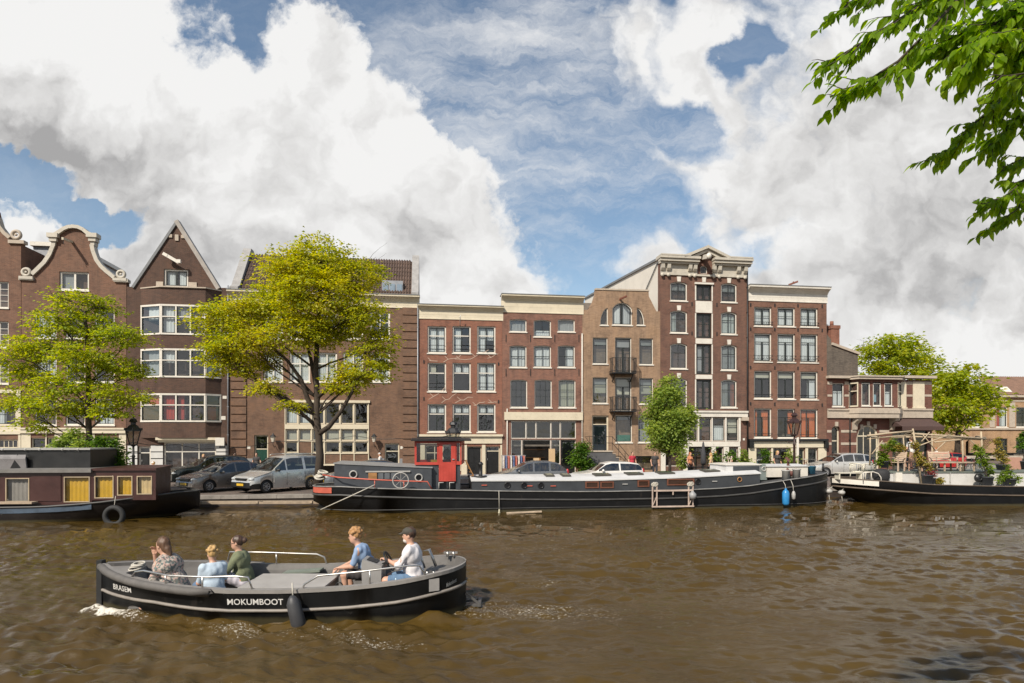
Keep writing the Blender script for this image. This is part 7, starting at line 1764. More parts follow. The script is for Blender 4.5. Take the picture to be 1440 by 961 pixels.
# fender ladder frame, fenders, ropes
u0,u1=U(915.5),U(974.5); z0=bu(945,713,0)[1]; z1_=bu(945,682,0)[1]; t=empty('boarding_frame',"white steel boarding frame hanging on the flank of the long barge",'ladder',BAR.w(u0,.1,0),BAR.th); Lf=u1-u0
fr=MB(); fr.box(0,Lf,-.03,.03,z0,z0+.06); fr.bar((.1,0,z0+(z1_-z0)*.75),(Lf-.1,0,z0+(z1_-z0)*.75),.07)
for x in (.03,Lf-.25): fr.bar((x,0,z0),(x,0,z1_+.1),.05); fr.bar((x+.2,0,z0),(x+.2,0,z1_),.05); fr.bar((x,0,z0+.05),(x+.2,0,z0+.5),.03)
fr.bar((Lf*.5,0,z0+.55),(Lf*.5,0,z0+.75),.05); fr.build('frame',M('rusty white frame',(.46,.36,.30),.6,var=.2,dirt=.3),t)
b=MB(); 
for x in (.1,Lf-.2):
    for k in range(4): b.torus((x+.05*k-.05,-.03,z1_+.02+.03*(k%2)),(0,1,0),.07,.025,10,5)
b.build('rope_lashing',ROPE,t)
def hang(name,label,cat,px,py,prof,m,rope_top,out=.28,group=None,n=14,pl=BAR):
    u,z=pl.uz(px,py,out); t=empty(name,label,cat,pl.w(u,out,z),pl.th,group); b=MB(); b.lathe(prof,(0,0,0),n); b.build('fender_body',m,t); b=MB(); b.tube([(0,0,prof[-1][1]-.02),(0,.05,(prof[-1][1]+rope_top-z)/2),(0,out*.8,rope_top-z)],.014,5); b.build('rope',ROPE,t); return t
FEN=[(.02,0),(.12,.04),(.155,.12),(.155,.58),(.12,.68),(.05,.74),(.04,.8)]
u=U(1105); hang('fender',"bright blue fender hanging at the bow of the long barge",'fender',1105,711.5,FEN,M('blue fender vinyl',(.03,.22,.50),.35),zt_(u)-.05)
hang('fender',"small dirty white fender right of the blue fender on the barge bow",'fender',1116,703,[(.02,0),(.08,.05),(.09,.25),(.06,.36),(.03,.4)],PALE,zt_(U(1116))-.05)
t=hang('fender',"round grey ball fender on the right end of the white boarding frame",'fender',974,703,[(.02,0),(.12,.05),(.17,.16),(.16,.26),(.08,.34),(.04,.4)],M('grey fender vinyl',(.28,.28,.28),.5),zt_(U(974)),.2)
hang('fender',"thin pale bottle-shaped float on the barge side near the waterline",'fender',702,728,[(.02,0),(.06,.04),(.065,.18),(.03,.26),(.025,.36)],M('yellowed plastic',(.48,.44,.32),.4),zt_(U(702)),.16)
pk=MB(); pk.obox((0,0,.02),(.75,.0,.03),(0,.07,.01),(0,0,.02)); pk=tag(pk.build('floating_plank',OLDWOOD,None,BAR.p(737,726.5,.6)+Vector((0,0,.0)),.05),"pale plank floating beside the long barge",'plank'); pk.location.z=.03
rp=MB(); A=BAR.p(527,682,.15); Am=BAR.p(494,697.5,.12); Bp=BAR.p(451,717,-.5); rp.tube([A,Am,Bp],.022,6); tag(rp.build('mooring_rope',ROPE),"pale rope running from the barge rail down to its rudder",'rope')
b=BAR.p(452,668,-1.9); rp=MB()
for k in range(6): rp.torus(b+Vector((random.uniform(-.12,.12),random.uniform(-.12,.12),-.12+.05*k)),(random.uniform(-.4,.4),random.uniform(-.4,.4),1),.2,.04,14,6)
tag(rp.build('rope_coil',ROPE),"heap of pale rope on the stern of the long barge",'rope')
# ---- the dark houseboat at the left
LB=Pl(24.6,.075)
hbx=empty('houseboat',"dark houseboat with brown cabin and yellow-curtained windows at the left edge",'houseboat',LB.w(0,0,0),LB.th)
def lu(px,py,back=0.0): u,z=LB.uz(px,py,-back); return u,z
LU=lambda px,back=0.0: lu(px,H0,back)[0]
CY2=2.0; e1=LU(281,CY2); e0=LU(-60,.0)
zt2=itp([(e0,lu(-60,714)[1]),(LU(0),lu(0,713)[1]),(LU(60),lu(60,712)[1]),(LU(130),lu(130,707)[1]),(LU(200),lu(200,699)[1]),(LU(245,.8),lu(245,693,.8)[1]),(e1,lu(281,689,CY2)[1])])
def bt2(u): q=max(0,(u-e1+4.2)/4.2); return max(.05,2.0*(max(0,1-q**2.1))**.75)
def bw2(u): q=min(1,max(0,(u-e1+6.0)/5.0)); return max(.02,1.9*(1-q**1.4))
def zb2(u): q=max(0,(u-e1+2.6)/2.6); return -.4+.75*q**1.3
st2=sorted(set(list(np.linspace(e0,e1-4.2,8))+[e1-4.2*(1-math.sin(PI/2*i/10)) for i in range(11)]))
hull(st2,bt2,bw2,zt2,zb2,CY2,8,1.9).build('hull',[hullmat('dark brown black hull',(.016,.013,.012)),DKDECK],hbx)
r=MB(); r.tube(rail_pts(st2,bt2,lambda u:zt2(u)-.03,CY2,-1,.01),.04,6); r.tube(rail_pts(st2,bt2,lambda u:zt2(u)-.03,CY2,1,.01),.04,6); r.build('gunwale_rail',M('dark grey steel',(.05,.048,.046),.5,var=.3),hbx)
r=MB(); uu=[e0,LU(30),LU(80),LU(127)]; r.add([(u,CY2-bt2(u)-.012,zt2(u)-.07) for u in uu]+[(u,CY2-bt2(u)-.008,zt2(u)-.26) for u in uu],[(i,4+i,5+i,i+1) for i in range(3)]); r.build('blue_strake',M('worn blue paint',(.05,.075,.11),.6,var=.4,dirt=.4),hbx)
BRN=M('dark brown cabin paint',(.050,.019,.016),.38,var=.2)
CB=.42
def cabin(pa,pb,pyb,pyt,wins,y1,nm,farpx=None):
    a,b_=LU(pa,CB),LU(pb,CB); z0=lu((pa+pb)/2,pyb,CB)[1]-.1; z1=lu((pa+pb)/2,pyt,CB)[1]; holes=[]
    for (x0_,x1_,p0,p1,m) in wins: holes.append((LU(x0_,CB),LU(x1_,CB),lu((x0_+x1_)/2,p1,CB)[1],lu((x0_+x1_)/2,p0,CB)[1],m))
    mb=MB(); mb.holed([(a,z0),(b_,z0),(b_,z1),(a,z1)],[rect(h[0],h[2],h[1],h[3]) for h in holes],CB)
    bf=LU(farpx,y1) if farpx else b_
    mb.add([(b_,CB,z0),(bf,y1,z0),(bf,y1,z1),(b_,CB,z1),(a,CB,z0),(a,y1,z0),(a,y1,z1),(a,CB,z1)],[(0,1,2,3),(4,7,6,5),(1,5,6,2),(3,2,6,7)])
    o=mb.build(nm,BRN,hbx)
    for h in holes:
        f=MB(); t=.035
        for q in ((h[0],h[0]+t,h[2],h[3]),(h[1]-t,h[1],h[2],h[3]),(h[0]+t,h[1]-t,h[2],h[2]+t),(h[0]+t,h[1]-t,h[3]-t,h[3])): f.box(q[0],q[1],CB-.02,CB+.04,q[2],q[3])
        w=f.build('window',M('pale window strip',(.38,.30,.20),.5),o); g=MB(); g.quad((h[0]+t,CB+.02,h[2]+t),(h[1]-t,CB+.02,h[2]+t),(h[1]-t,CB+.02,h[3]-t),(h[0]+t,CB+.02,h[3]-t)); g.build('pane',GLASS('houseboat glass',(.92,.92,.9),1.5,.02),w)
        c=MB(); curtain_sheet(c,h[0]+.02,h[1]-.02,h[2],h[3],CB+.12,amp=.02); c.build('curtain',h[4],w)
    return o,(a,b_,z0,z1)
GREYC=M('grey net curtain',(.22,.21,.20),.9); PALEY=M('pale yellow curtain',(.50,.38,.20),.9)
o,bx=cabin(-60,129,707,665,[(8,41.5,672.5,706,GREYC),(90,126.5,670.5,706.5,CURT_Y)],3.6,'cabin')
r=MB(); r.box(bx[0],bx[1]+.05,CB-.15,3.75,bx[3]+.003,bx[3]+.13); r.build('cabin_roof',M('grey roof edge',(.16,.15,.14),.7,var=.2,dirt=.2),hbx)
q=MB(); a,b_=LU(45,CB),LU(86,CB); q.box(a,b_,CB-.025,CB-.003,bx[2]+.15,bx[3]-.08); q.build('sliding_panel',BRN,o)
o,bx=cabin(129.3,219,700,662,[(133,160,669.5,701,CURT_Y),(165,186.5,669.5,697,CURT_Y),(192.5,214,669.5,695.5,PALEY)],3.3,'fore_cabin',240)
r=MB(); bf=LU(240,3.3); r.prismz([(bx[0],CB-.08),(bx[1]+.04,CB-.08),(bf+.05,3.4),(bx[0],3.4)],bx[3]+.003,bx[3]+.09); r.build('fore_roof',BRN,hbx)
a,b_=LU(-60,1.5),LU(127,1.5); z0=lu(60,662,1.5)[1]; z1=lu(60,633,1.5)[1]; q=MB(); q.box(a,b_,1.5,3.4,z0-.1,z1); o=q.build('upper_deckhouse',BLACK,hbx); q=MB(); q.box(a,b_+.04,1.42,3.5,z1+.003,z1+.06); q.build('upper_roof',PALE,o)
q=MB(); 
for px in (4,36,56,88,110): x=LU(px,1.45); q.ball((x,1.45,z1+.02),.06)
q.each('roof_lamp',PALE,o); q=MB(); u,z=lu(8,656,1.3); q.obox((u,1.35,z+.1),(.75,0,0),(0,.02,.08),(0,-.05,.28)); q.build('solar_panel',M('grey panel',(.20,.19,.19),.3),o)
q=MB(); u=LU(22,1.3); q.bar((u-.1,1.32,z-.25),(u+.18,1.4,z+.42),.1,.3); q.build('vent_cowl',BLACK,o)
q=MB(); a=LU(-40,.1);b_=LU(47,.1); zz=lu(20,708,.1)[1]; q.box(a,b_,.0,.36,zz-.02,zz+.05); q.build('side_deck_plank',OLDWOOD,hbx)
u,z=LB.uz(160,726,.16); t=empty('tyre_fender',"old car tyre hung as a fender on the dark houseboat",'tyre',LB.w(u,.14,z),LB.th); b=MB(); b.torus((0,0,0),(0,1,0),.32,.10,26,10); b.build('tyre',RUBBER,t); b=MB(); b.tube([(0,.0,.3),(0,.1,.75)],.012,5); b.build('rope',ROPE,t)
# floating boom and low wall of timber between the boats
bm=MB(); A=QUAY.p(278,701,1.1);C_=QUAY.p(455,708,.6); A.z=.32;C_.z=.22; bm.bar(A,C_,.16,.12); bm.bar(A+Vector((0,-.5,.03)),C_+Vector((0,-.5,.02)),.12,.10)
for f in (.08,.5,.93): p=A.lerp(C_,f); bm.bar(p+Vector((0,.1,.02)),p+Vector((0,-.6,.05)),.1)
tag(bm.build('timber_boom',OLDWOOD),"weathered timber boom along the quay wall under the parked cars",'boom')
# ---- the plant-covered boat at the right
RB=Pl(27.6,.055)
rbx=empty('garden_boat',"black converted barge with pale deckhouse and plants at the right edge",'houseboat',RB.w(0,0,0),RB.th)
def ru(px,py,back=0.0): u,z=RB.uz(px,py,-back); return u,z
RU=lambda px,back=0.0: ru(px,H0,back)[0]
CY3=2.0; r0=RU(1169,CY3); r1=RU(1560,0)
zt3=itp([(r0,ru(1169,671.5,CY3)[1]),(RU(1200,.6),ru(1200,674.5,.6)[1]),(RU(1243),ru(1243,677.5)[1]),(RU(1320),ru(1320,682.5)[1]),(RU(1440),ru(1440,685)[1]),(r1,ru(1560,684)[1])])
def bt3(u): q=max(0,(r0+3.8-u)/3.8); return max(.05,2.0*(max(0,1-q**2.2))**.7)
def bw3(u): q=min(1,max(0,(r0+5.0-u)/4.0)); return max(.02,1.9*(1-q**1.4))
def zb3(u): q=max(0,(r0+2.6-u)/2.6); return -.4+1.15*q**1.2
st3=sorted(set([r0+3.8*(1-math.sin(PI/2*i/10)) for i in range(11)]+list(np.linspace(r0+3.8,r1,8))))
hull(st3,bt3,bw3,zt3,zb3,CY3,8,1.9).build('hull',[HULLB,M('grey painted deck',(.30,.29,.27),.7,var=.15,dirt=.2)],rbx)
r=MB()
for s in(-1,1): r.tube(rail_pts(st3,bt3,lambda u:zt3(u)-.42,CY3,s,.0),.04,6); r.tube(rail_pts(st3,bt3,lambda u:zt3(u),CY3,s,.0),.03,6)
r.build('rubbing_strake',M('brown rubbing timber',(.10,.075,.055),.7,var=.3),rbx)
r=MB(); uu=[u for u in st3 if u<RU(1246)]+[RU(1246)]; n=len(uu); 
for s in(-1,1): r.add([(u,CY3+s*(bt3(u)+.014),zt3(u)-.02) for u in uu]+[(u,CY3+s*(bt3(u)+.012),zt3(u)-.26) for u in uu],[(i,n+i,n+i+1,i+1) for i in range(n-1)])
r.build('white_bow_band',WHITE,rbx)
GD=1.0
a,b_=RU(1250,GD),r1; z1=ru(1330,664,GD)[1]; zf=lambda u: zt3(u)
o_,ro_=trunk('deckhouse',a,b_,GD,3.3,zf,z1,M('grey white deckhouse',(.50,.485,.46),.6,var=.08,dirt=.15),M('green grey roof deck',(.13,.15,.13),.7,var=.2),.02,.05,parent=rbx,rname='roof_deck')
b=MB(); b.box(RU(1259,GD),RU(1268,GD),GD-.05,GD-.003,ru(1262,681,GD)[1],z1-.02); b.build('white_locker',WHITE,o_); 
for px in (1257,1296,1336,1378,1412): x=RU(px,GD); b=MB(); b.box(x-.02,x+.02,GD-.02,GD-.0035,zt3(x)-.05,z1-.03); b.build('panel_batten',PALE,o_)
DZ=z1+.03
# pergola of peeled poles on the roof deck
pg=empty('pergola',"pergola of pale peeled poles over the roof terrace of the plant boat",'pergola',RB.w(0,0,0),RB.th); 
def rp3(px,py,back): u,z=ru(px,py,back); return (u,back,z)
POLE=M('peeled pole wood',(.40,.32,.22),.8,var=.2,scale=5)
segs=[('post',rp3(1223,655,.9),rp3(1223.5,608,.9),.05),('post',rp3(1296,680,.7),rp3(1283.5,603,.7),.06),('post',rp3(1310,668,2.9),rp3(1310.5,610,2.9),.05),('post',rp3(1354,664,1.1),rp3(1353,611,1.1),.05),('post',rp3(1381,650,1.1),rp3(1379.5,607,1.1),.06),('post',rp3(1235,655,3.0),rp3(1235,614,3.0),.05),('post',rp3(1272,655,3.0),rp3(1270,612,3.0),.045),
('beam',rp3(1219.5,613,.85),rp3(1284,606.3,.7),.06),('beam',rp3(1219.5,617,.95),rp3(1284,612,.8),.055),('beam',rp3(1282,610,.75),rp3(1387,617.5,1.1),.055),('beam',rp3(1283,614,.8),rp3(1384,618.8,1.15),.05),('beam',rp3(1314,622,1.6),rp3(1378,616.5,2.0),.045),('beam',rp3(1232,615,3.0),rp3(1386,615.5,3.0),.05),
('brace',rp3(1226,639,.9),rp3(1241,620,.9),.04),('brace',rp3(1296,621,.75),rp3(1307,608,.8),.035),('brace',rp3(1290,628,.75),rp3(1337,611,.9),.035),('brace',rp3(1298,612,.75),rp3(1315,634,.9),.03),('brace',rp3(1316,634,2.9),rp3(1331,620,2.9),.035),('brace',rp3(1356,612,1.1),rp3(1377,632,1.1),.03),
('beam',rp3(1223.5,612,.9),rp3(1235,613,3.0),.045),('beam',rp3(1284,607,.75),rp3(1272,611,3.0),.045),('beam',rp3(1379.5,614,1.1),rp3(1372,614,3.0),.045)]
for nm,p,q,rr_ in segs: rr_*=.8; b=MB(); m_=Vector(p).lerp(Vector(q),.5)+Vector((.02,0,.015)); b.tube([p,m_,q],[rr_,rr_*.95,rr_*.85],8); b.build(nm,POLE,pg)
def rthing(name,label,cat,px,back,z,rz=0.0,group=None): u=RU(px,back); return empty(name,label,cat,RB.w(u,-back,z),RB.th+rz,group)
def slat_chair(name,label,px,back,rz,w,m,z,arm=True):
    t=rthing(name,label,'bench' if w>.9 else 'chair',px,back,z,rz); h=w/2
    s=MB(); 
    for k in range(5): s.box(-h,h,-.24+.1*k,-.16+.1*k,.42,.445)
    s.build('seat',m,t)
    s=MB(); 
    for k in range(5): s.obox((0,.27+.025*k,.52+.09*k),(h,0,0),(0,.012,0),(0,.008,.034))
    for x in (-h+.03,h-.03): s.obox((x,.31,.68),(.025,0,0),(0,.02,0),(0,.07,.27))
    s.build('backrest',m,t)
    for x in (-h+.03,h-.03):
        for y in (-.22,.22): l=MB(); l.box(x-.025,x+.025,y-.025,y+.025,0,.418); l.build('leg',m,t)
        if arm: l=MB(); l.box(x-.03,x+.03,-.26,.30,.64,.665); l.box(x-.022,x+.022,-.24,-.2,.446,.639); l.build('armrest',m,t)
    return t
TEAK=M('grey pink teak',(.48,.36,.27),.8,var=.15,scale=5)
slat_chair('garden_chair',"pale slatted wooden armchair at the left end of the roof terrace",1260,1.4,-1.25,.6,TEAK,DZ)
slat_chair('garden_chair',"pinkish wooden chair behind the trained pot plant on the terrace",1285,1.7,PI*.9,.62,M('pink brown teak',(.46,.28,.20),.8,var=.15),DZ)
slat_chair('garden_bench',"slatted wooden bench before the small red car on the roof terrace",1327,2.3,0,1.15,TEAK,DZ)
t=rthing('garden_table',"long low grey wooden table on the roof terrace",'table',1330,1.35,DZ); b=MB(); b.box(-1.35,1.35,-.4,.4,.40,.44); b.build('tabletop',OLDWOOD,t)
for x in (-1.1,-.3,.5,1.2):
    for y in (-.3,.3): b=MB(); b.box(x-.03,x+.03,y-.03,y+.03,0,.398); b.build('leg',OLDWOOD,t)
RAT=M('white rattan',(.60,.56,.46),.7,var=.12)
def rattan(label,px,back,rz):
    z=zt3(RU(px,back))-.02; t=rthing('rattan_seat',label,'chair',px,back,z,rz); b=MB()
    b.lathe([(.30,.36),(.31,.40),(.02,.41)],(0,0,0),16); b.build('seat',RAT,t); b=MB()
    arc=[(.33*math.cos(a),.33*math.sin(a),.78-.1*abs(math.sin(a*1)-1)*.6) for a in np.linspace(-.5,PI+.5,16)]
    b.tube(arc,.025,6)
    for k in range(15): a=-.5+(PI+1)*k/14; b.tube([(.31*math.cos(a),.31*math.sin(a),.4),(.33*math.cos(a),.33*math.sin(a),.76)],.012,4)
    b.build('backrest',RAT,t)
    for a in (.6,2.5,3.9,5.5): b=MB(); b.tube([(.27*math.cos(a),.27*math.sin(a),.38),(.3*math.cos(a),.3*math.sin(a),0)],.02,5); b.build('leg',RAT,t)
rattan("left white rattan armchair on the bow of the plant boat",1205,1.9,.2); rattan("right white rattan armchair beside the covered barbecue",1222,2.3,-.3)
b=MB(); x0_,x1_=RU(1180,1.4),RU(1208,1.0)
t=rthing('deck_bench',"low white slatted bench at the tip of the plant boat's bow",'bench',1193,1.6,zt3(RU(1190,1.4))-.05); b=MB()
for k in range(4): b.box(-.65,.65,-.2+.11*k,-.11+.11*k,.3,.33)
b.build('seat',RAT,t)
for x in(-.55,.55): b=MB(); b.box(x-.03,x+.03,-.18,.2,0,.298); b.build('leg',RAT,t)
t=rthing('barbecue',"round barbecue under a black cover on the plant boat",'barbecue',1239,1.1,zt3(RU(1239,1.1))-.05); b=MB(); b.lathe([(.30,.05),(.36,.2),(.38,.42),(.33,.55),(.2,.62),(.03,.64)],(0,0,0),18); b.build('cover',M('black cover cloth',(.022,.022,.024),.8,var=.3,bump=.4,bscale=6),t); b=MB()
for a in(0,2.1,4.2): b.bar((.26*math.cos(a),.26*math.sin(a),0),(.24*math.cos(a),.24*math.sin(a),.1),.03)
b.build('feet',IRON,t)
t=rthing('tube_railing',"bent white tube railing beside the covered barbecue",'railing',1228,.75,zt3(RU(1228,.75))-.05); b=MB(); b.tube([(-.5,0,0),(-.5,0,.42),(.0,0,.46),(.25,0,.38),(.38,0,.2),(.4,0,0)],.025,6); b.tube([(-.1,0,0),(-.1,0,.45)],.02,6); b.build('tube',WHITE,t)
TERR=M('slate planter',(.07,.075,.085),.7,var=.2)
FLW=LEAF('dry yellow leaves',[(.16,.17,.03),(.28,.24,.04),(.36,.25,.05),(.30,.14,.04)],.4)
LIME=LEAF('lime leaves',[(.10,.17,.02),(.18,.26,.025),(.28,.32,.03)],.45)
def pot_plant(label,px,pyb,back,blobs,leaf,mat,seed,potr=.2,poth=.35,n=26,per=20,z=None,potm=TERR,stems=3,name='potted_plant'):
    u,zz=ru(px,pyb,back); z=zz if z is None else z; b0=RB.w(u,-back,z); t=empty(name,label,'plant',b0)
    b=MB(); b.lathe([(potr*.72,0),(potr,poth),(potr*1.05,poth),(potr*1.05,poth+.03),(potr*.9,poth+.03),(potr*.88,poth-.03)],(0,0,0),14); b.build('pot',potm,t); b=MB(); b.disc((0,0,poth-.02),(0,0,1),potr*.9,14); b.build('soil',M('potting soil',(.03,.022,.016),.95),t)
    bl=[B(*x,b0.y) for x in blobs]; mb=MB(); rg=random.Random(seed)
    for c,r_ in bl: limb(mb,(0,0,poth-.05),Vector(c)-b0,.02,.006,rg)
    mb.build('stem',BARK,t); crown('foliage',[(tuple(Vector(c)-b0),r_) for c,r_ in bl],n,per,leaf,mat,t,seed,.8,.16); return t
pot_plant("trained orange-green plant on a pole in a slate pot at the terrace front",1304,680.5,.55,[(1287,630,5,7),(1291,640,6,9),(1296,650,7,8),(1303,655,8,6),(1283,625,4,5)],.11,FLW,60,.26,.40,34)
pot_plant("low red-flowered plant by the slate pot at the terrace front",1312,680.5,.5,[(1309,667,4,4)],.08,LEAF('red flowers',[(.3,.03,.04),(.2,.06,.05),(.1,.12,.03)],.3),61,.12,.25,10)
pot_plant("small grassy plant in a low dish against the deckhouse",1320,682,.6,[(1320,677,8,3)],.12,FLW,62,.18,.12,12)
pot_plant("tall lime-green climber in a slate pot near the right edge",1388,682.5,.55,[(1377,637,6,8),(1382,646,7,8),(1386,656,5,8),(1390,664,6,6),(1376,630,5,5)],.11,LIME,63,.28,.38,36)
pot_plant("dry yellow shrub in a dark bowl on the roof deck",1410,662,2.0,[(1408,640,9,9),(1404,628,7,8),(1414,645,8,8),(1400,622,6,5)],.10,FLW,64,.3,.28,32)
pot_plant("bushy green plant sprawling over the rail at the right edge",1420,683,.5,[(1418,670,12,8),(1428,676,8,6),(1408,674,7,5),(1420,660,6,6)],.11,LIME,65,.26,.30,34)
pot_plant("yellow-green shrub at the left post of the pergola",1243,658,1.6,[(1240,640,9,10),(1248,648,9,8),(1234,650,7,7),(1250,632,8,9),(1256,622,6,6)],.12,LIME,66,.25,.3,40)
pot_plant("wispy orange shrub behind the slatted armchair",1262,655,2.6,[(1262,628,8,8),(1270,635,7,8),(1254,625,6,6)],.11,FLW,67,.25,.3,26)
pot_plant("green bush leaning in at the right edge behind the roof deck",1440,660,2.6,[(1438,615,6,8),(1440,628,7,8)],.14,GRN,68,.25,.4,18)
t=rthing('wind_panel',"salmon-brown rounded board standing at the right end of the roof deck",'board',1425,2.6,DZ); b=MB(); b.prism([(-.42,0),(.40,0),(.46,.5),(.40,.62),(-.38,.62),(-.46,.5)],-.02,.02); b.build('board',M('salmon board',(.40,.22,.16),.7,var=.1),t); b=MB(); b.box(-.3,.3,.021,.25,0,.05); b.build('foot',OLDWOOD,t)
t=rthing('porthole_drum',"round black cable drum beside the slate pot on the plant boat",'drum',1376.5,.6,ru(1376.5,676,.6)[1]); b=MB(); b.cyl((0,-.06,.12),(0,.06,.12),.2,18); b.build('drum',BLACK,t); b=MB(); b.torus((0,-.06,.12),(0,1,0),.1,.03,14,6); b.build('hub',IRON,t)
# mooring floats between the two boats
for px,py,lab in ((1165.5,691,"white float hanging from ropes just right of the barge bow"),(1183.5,693,"smaller white float left of the plant boat bow")):
    p=BAR.p(px,py,-1.2); t=empty('mooring_float',lab,'float',p); b=MB(); b.ball((0,0,0),.17,.15,.12); b.build('float_body',PALE,t); b=MB(); q=at(px+8,676,p.y+1.0)-p; b.tube([(0,0,.1),q*.5+Vector((0,0,-.08)),q],.018,5); b.tube([(0,0,-.1),(.08,.05,-p.z)],.015,5); b.build('rope',ROPE,t)
# ------------------------------------------------------------------ the open motor boat in front
mo=empty('motor_boat',"open black motor boat carrying five people across the canal in front",'boat',tuple(BOAT_C),0)
L2=BOAT_L/2
def mz(x): t=(x+L2)/BOAT_L; return .53+.36*(1-t)**3.2*(t<.62)*(1-0) + .30*max(0,(t-.45)/.55)**2.0 + (0.0 if t<.62 else 0)
mz=itp([(-L2,.82),(-L2+.35,.78),(-L2+1.0,.71),(-L2+1.9,.64),(-L2+2.9,.58),(-L2+3.9,.58),(-L2+4.9,.63),(-L2+5.8,.72),(-L2+6.5,.82),(L2,.86)])
def mb_(x):
    if x<-L2+2.6: q=(-L2+2.6-x)/2.6; return max(.07,1.12*(max(0,1-q**2.0))**.80)
    if x>L2-1.7: q=(x-L2+1.7)/1.7; return max(.10,1.12*(max(0,1-q**2.7))**.5)
    return 1.12
mx_=sorted(set([-L2+2.6*(1-math.cos(PI/2*i/14)) for i in range(15)]+[L2-1.7*(1-math.cos(PI/2*i/14)) for i in range(15)]+list(np.linspace(-L2+2.6,L2-1.7,10))))
def sec(x,f):   # half breadth and height down the side, f from 0 at the rail to 1 at the keel
    t=(x+L2)/BOAT_L; bot=-.22; z=mz(x)+(bot-mz(x))*f
    bow=max(0,1-(x+L2)/2.4); fl=1-.10*f-.18*max(0,f-.55)-bow*(.30*f+.25*f*f); st=max(0,(x-L2+1.0)/1.0); fl-=st*.30*f*f
    return mb_(x)*max(.05,fl),z
NS=12; vs=[]; m=2*(NS+1)
for x in mx_:
    r=[sec(x,j/NS) for j in range(NS+1)]; vs+=[(x,-h,z) for h,z in r]+[(x,h,z) for h,z in r[::-1]]
hm=MB(); hm.add(vs,[(i*m+j,(i+1)*m+j,(i+1)*m+j+1,i*m+j+1) for i in range(len(mx_)-1) for j in range(m-1)],0,True); hm.add(vs[:m],[tuple(range(m))]); hm.add(vs[-m:],[tuple(range(m))[::-1]])
MOH=M('scuffed black aluminium',(.013,.013,.014),.42,var=.3,scale=2,dirt=0); hm.build('hull',hullmat('motor boat hull',(.006,.0062,.0065),.42,.5),mo)
GREY=M('grey deck paint',(.22,.205,.19),.6,var=.12,scale=3,dirt=.2); GREYD=M('dark grey inner hull',(.13,.122,.115),.6,var=.2,scale=3,dirt=.2); LGREY=M('light grey edge',(.36,.34,.32),.5,var=.12)
# rail cap, inner sides, floor
inn=lambda x: max(.03,mb_(x)-.115)
cp=MB(); n=len(mx_)
for s in(-1,1):
    a=[(x,s*(mb_(x)+.01),mz(x)+.012) for x in mx_]+[(x,s*inn(x),mz(x)+.016) for x in mx_]; cp.add(a,[(i,i+1,n+i+1,n+i) if s<0 else (i,n+i,n+i+1,i+1) for i in range(n-1)],0)
    a=[(x,s*(mb_(x)+.012),mz(x)+.012) for x in mx_]+[(x,s*(mb_(x)+.012),mz(x)-.05) for x in mx_]; cp.add(a,[(i,n+i,n+i+1,i+1) for i in range(n-1)],0)
cp.build('gunwale',GREY,mo)
def inz(x,z): return max(.015,min(inn(x)*.97,sec(x,(mz(x)-z)/(mz(x)+.22))[0]*.95-.06))
iw=MB(); FZ=.06
for s in(-1,1):
    a=[(x,s*inn(x),mz(x)+.014) for x in mx_]+[(x,s*inz(x,mz(x)-.10),mz(x)-.10) for x in mx_]+[(x,s*inz(x,FZ),FZ) for x in mx_]; iw.add(a,[f if s<0 else f[::-1] for f in [(i,i+1,n+i+1,n+i) for i in range(n-1)]+[(n+i,n+i+1,2*n+i+1,2*n+i) for i in range(n-1)]],0)
iw.build('inner_side',GREYD,mo)
fl=MB(); xs_=[x for x in mx_ if -L2+.4<x<L2-.2]; fl.add([(x,-inz(x,FZ),FZ+.002) for x in xs_]+[(x,inz(x,FZ),FZ+.002) for x in xs_],[(i,i+1,len(xs_)+i+1,len(xs_)+i) for i in range(len(xs_)-1)]); fl.build('floor',M('grey chequer floor',(.18,.17,.16),.7,var=.2,scale=6),mo)
fd=MB(); xs_=[x for x in mx_ if x<=-L2+.62]; fd.add([(x,-inn(x),mz(x)-.05) for x in xs_]+[(x,inn(x),mz(x)-.05) for x in xs_],[(i,i+1,len(xs_)+i+1,len(xs_)+i) for i in range(len(xs_)-1)]); fd.box(xs_[-1],xs_[-1]+.03,-inz(xs_[-1],.4),inz(xs_[-1],.4),.4,mz(xs_[-1])-.05); fd.build('fore_deck',GREY,mo)
ad=MB(); xs_=[x for x in mx_ if x>=L2-.95]; ad.add([(x,-inn(x),mz(x)-.16) for x in xs_]+[(x,inn(x),mz(x)-.16) for x in xs_],[(i,i+1,len(xs_)+i+1,len(xs_)+i) for i in range(len(xs_)-1)]); ad.box(xs_[0]-.03,xs_[0],-inz(xs_[0],.1)*.98,inz(xs_[0],.1)*.98,FZ,mz(xs_[0])-.16); ad.build('aft_deck',GREYD,mo)
# fendering
rb=MB()
for s in(-1,1):
    x1_=[x for x in mx_ if x<=-L2+2.75]; rb.tube([(x,s*(mb_(x)+.03),mz(x)-.05) for x in x1_],.075,8)
rb.tube([(-L2-.03,s*mb_(-L2),mz(-L2)-.05) for s in (-1,1)],.07,8)
rb.build('rubber_rail',M('grey worn rubber',(.10,.092,.085),.75,var=.3,scale=4),mo)
ls=MB()
for s in(-1,1):
    pts=[]
    for x in mx_:
        zz=mz(x)-.36-.13*max(0,1-(x+L2)/1.5) if x<L2-.8 else mz(x)-.36; f=(mz(x)-zz)/(mz(x)+.22); h,z=sec(x,f); pts.append((x,s*(h+.012),z))
    ls.tube(pts,.030,7)
ls.build('lower_strake',M('tan grey rubbing strake',(.22,.195,.17),.6,var=.2,scale=5),mo)
st=MB(); st.bar((-L2-.06,0,-.12),(-L2-.06,0,mz(-L2)+.07),.10,.13); st.build('stem_post',M('black stem rubber',(.014,.014,.014),.6),mo)
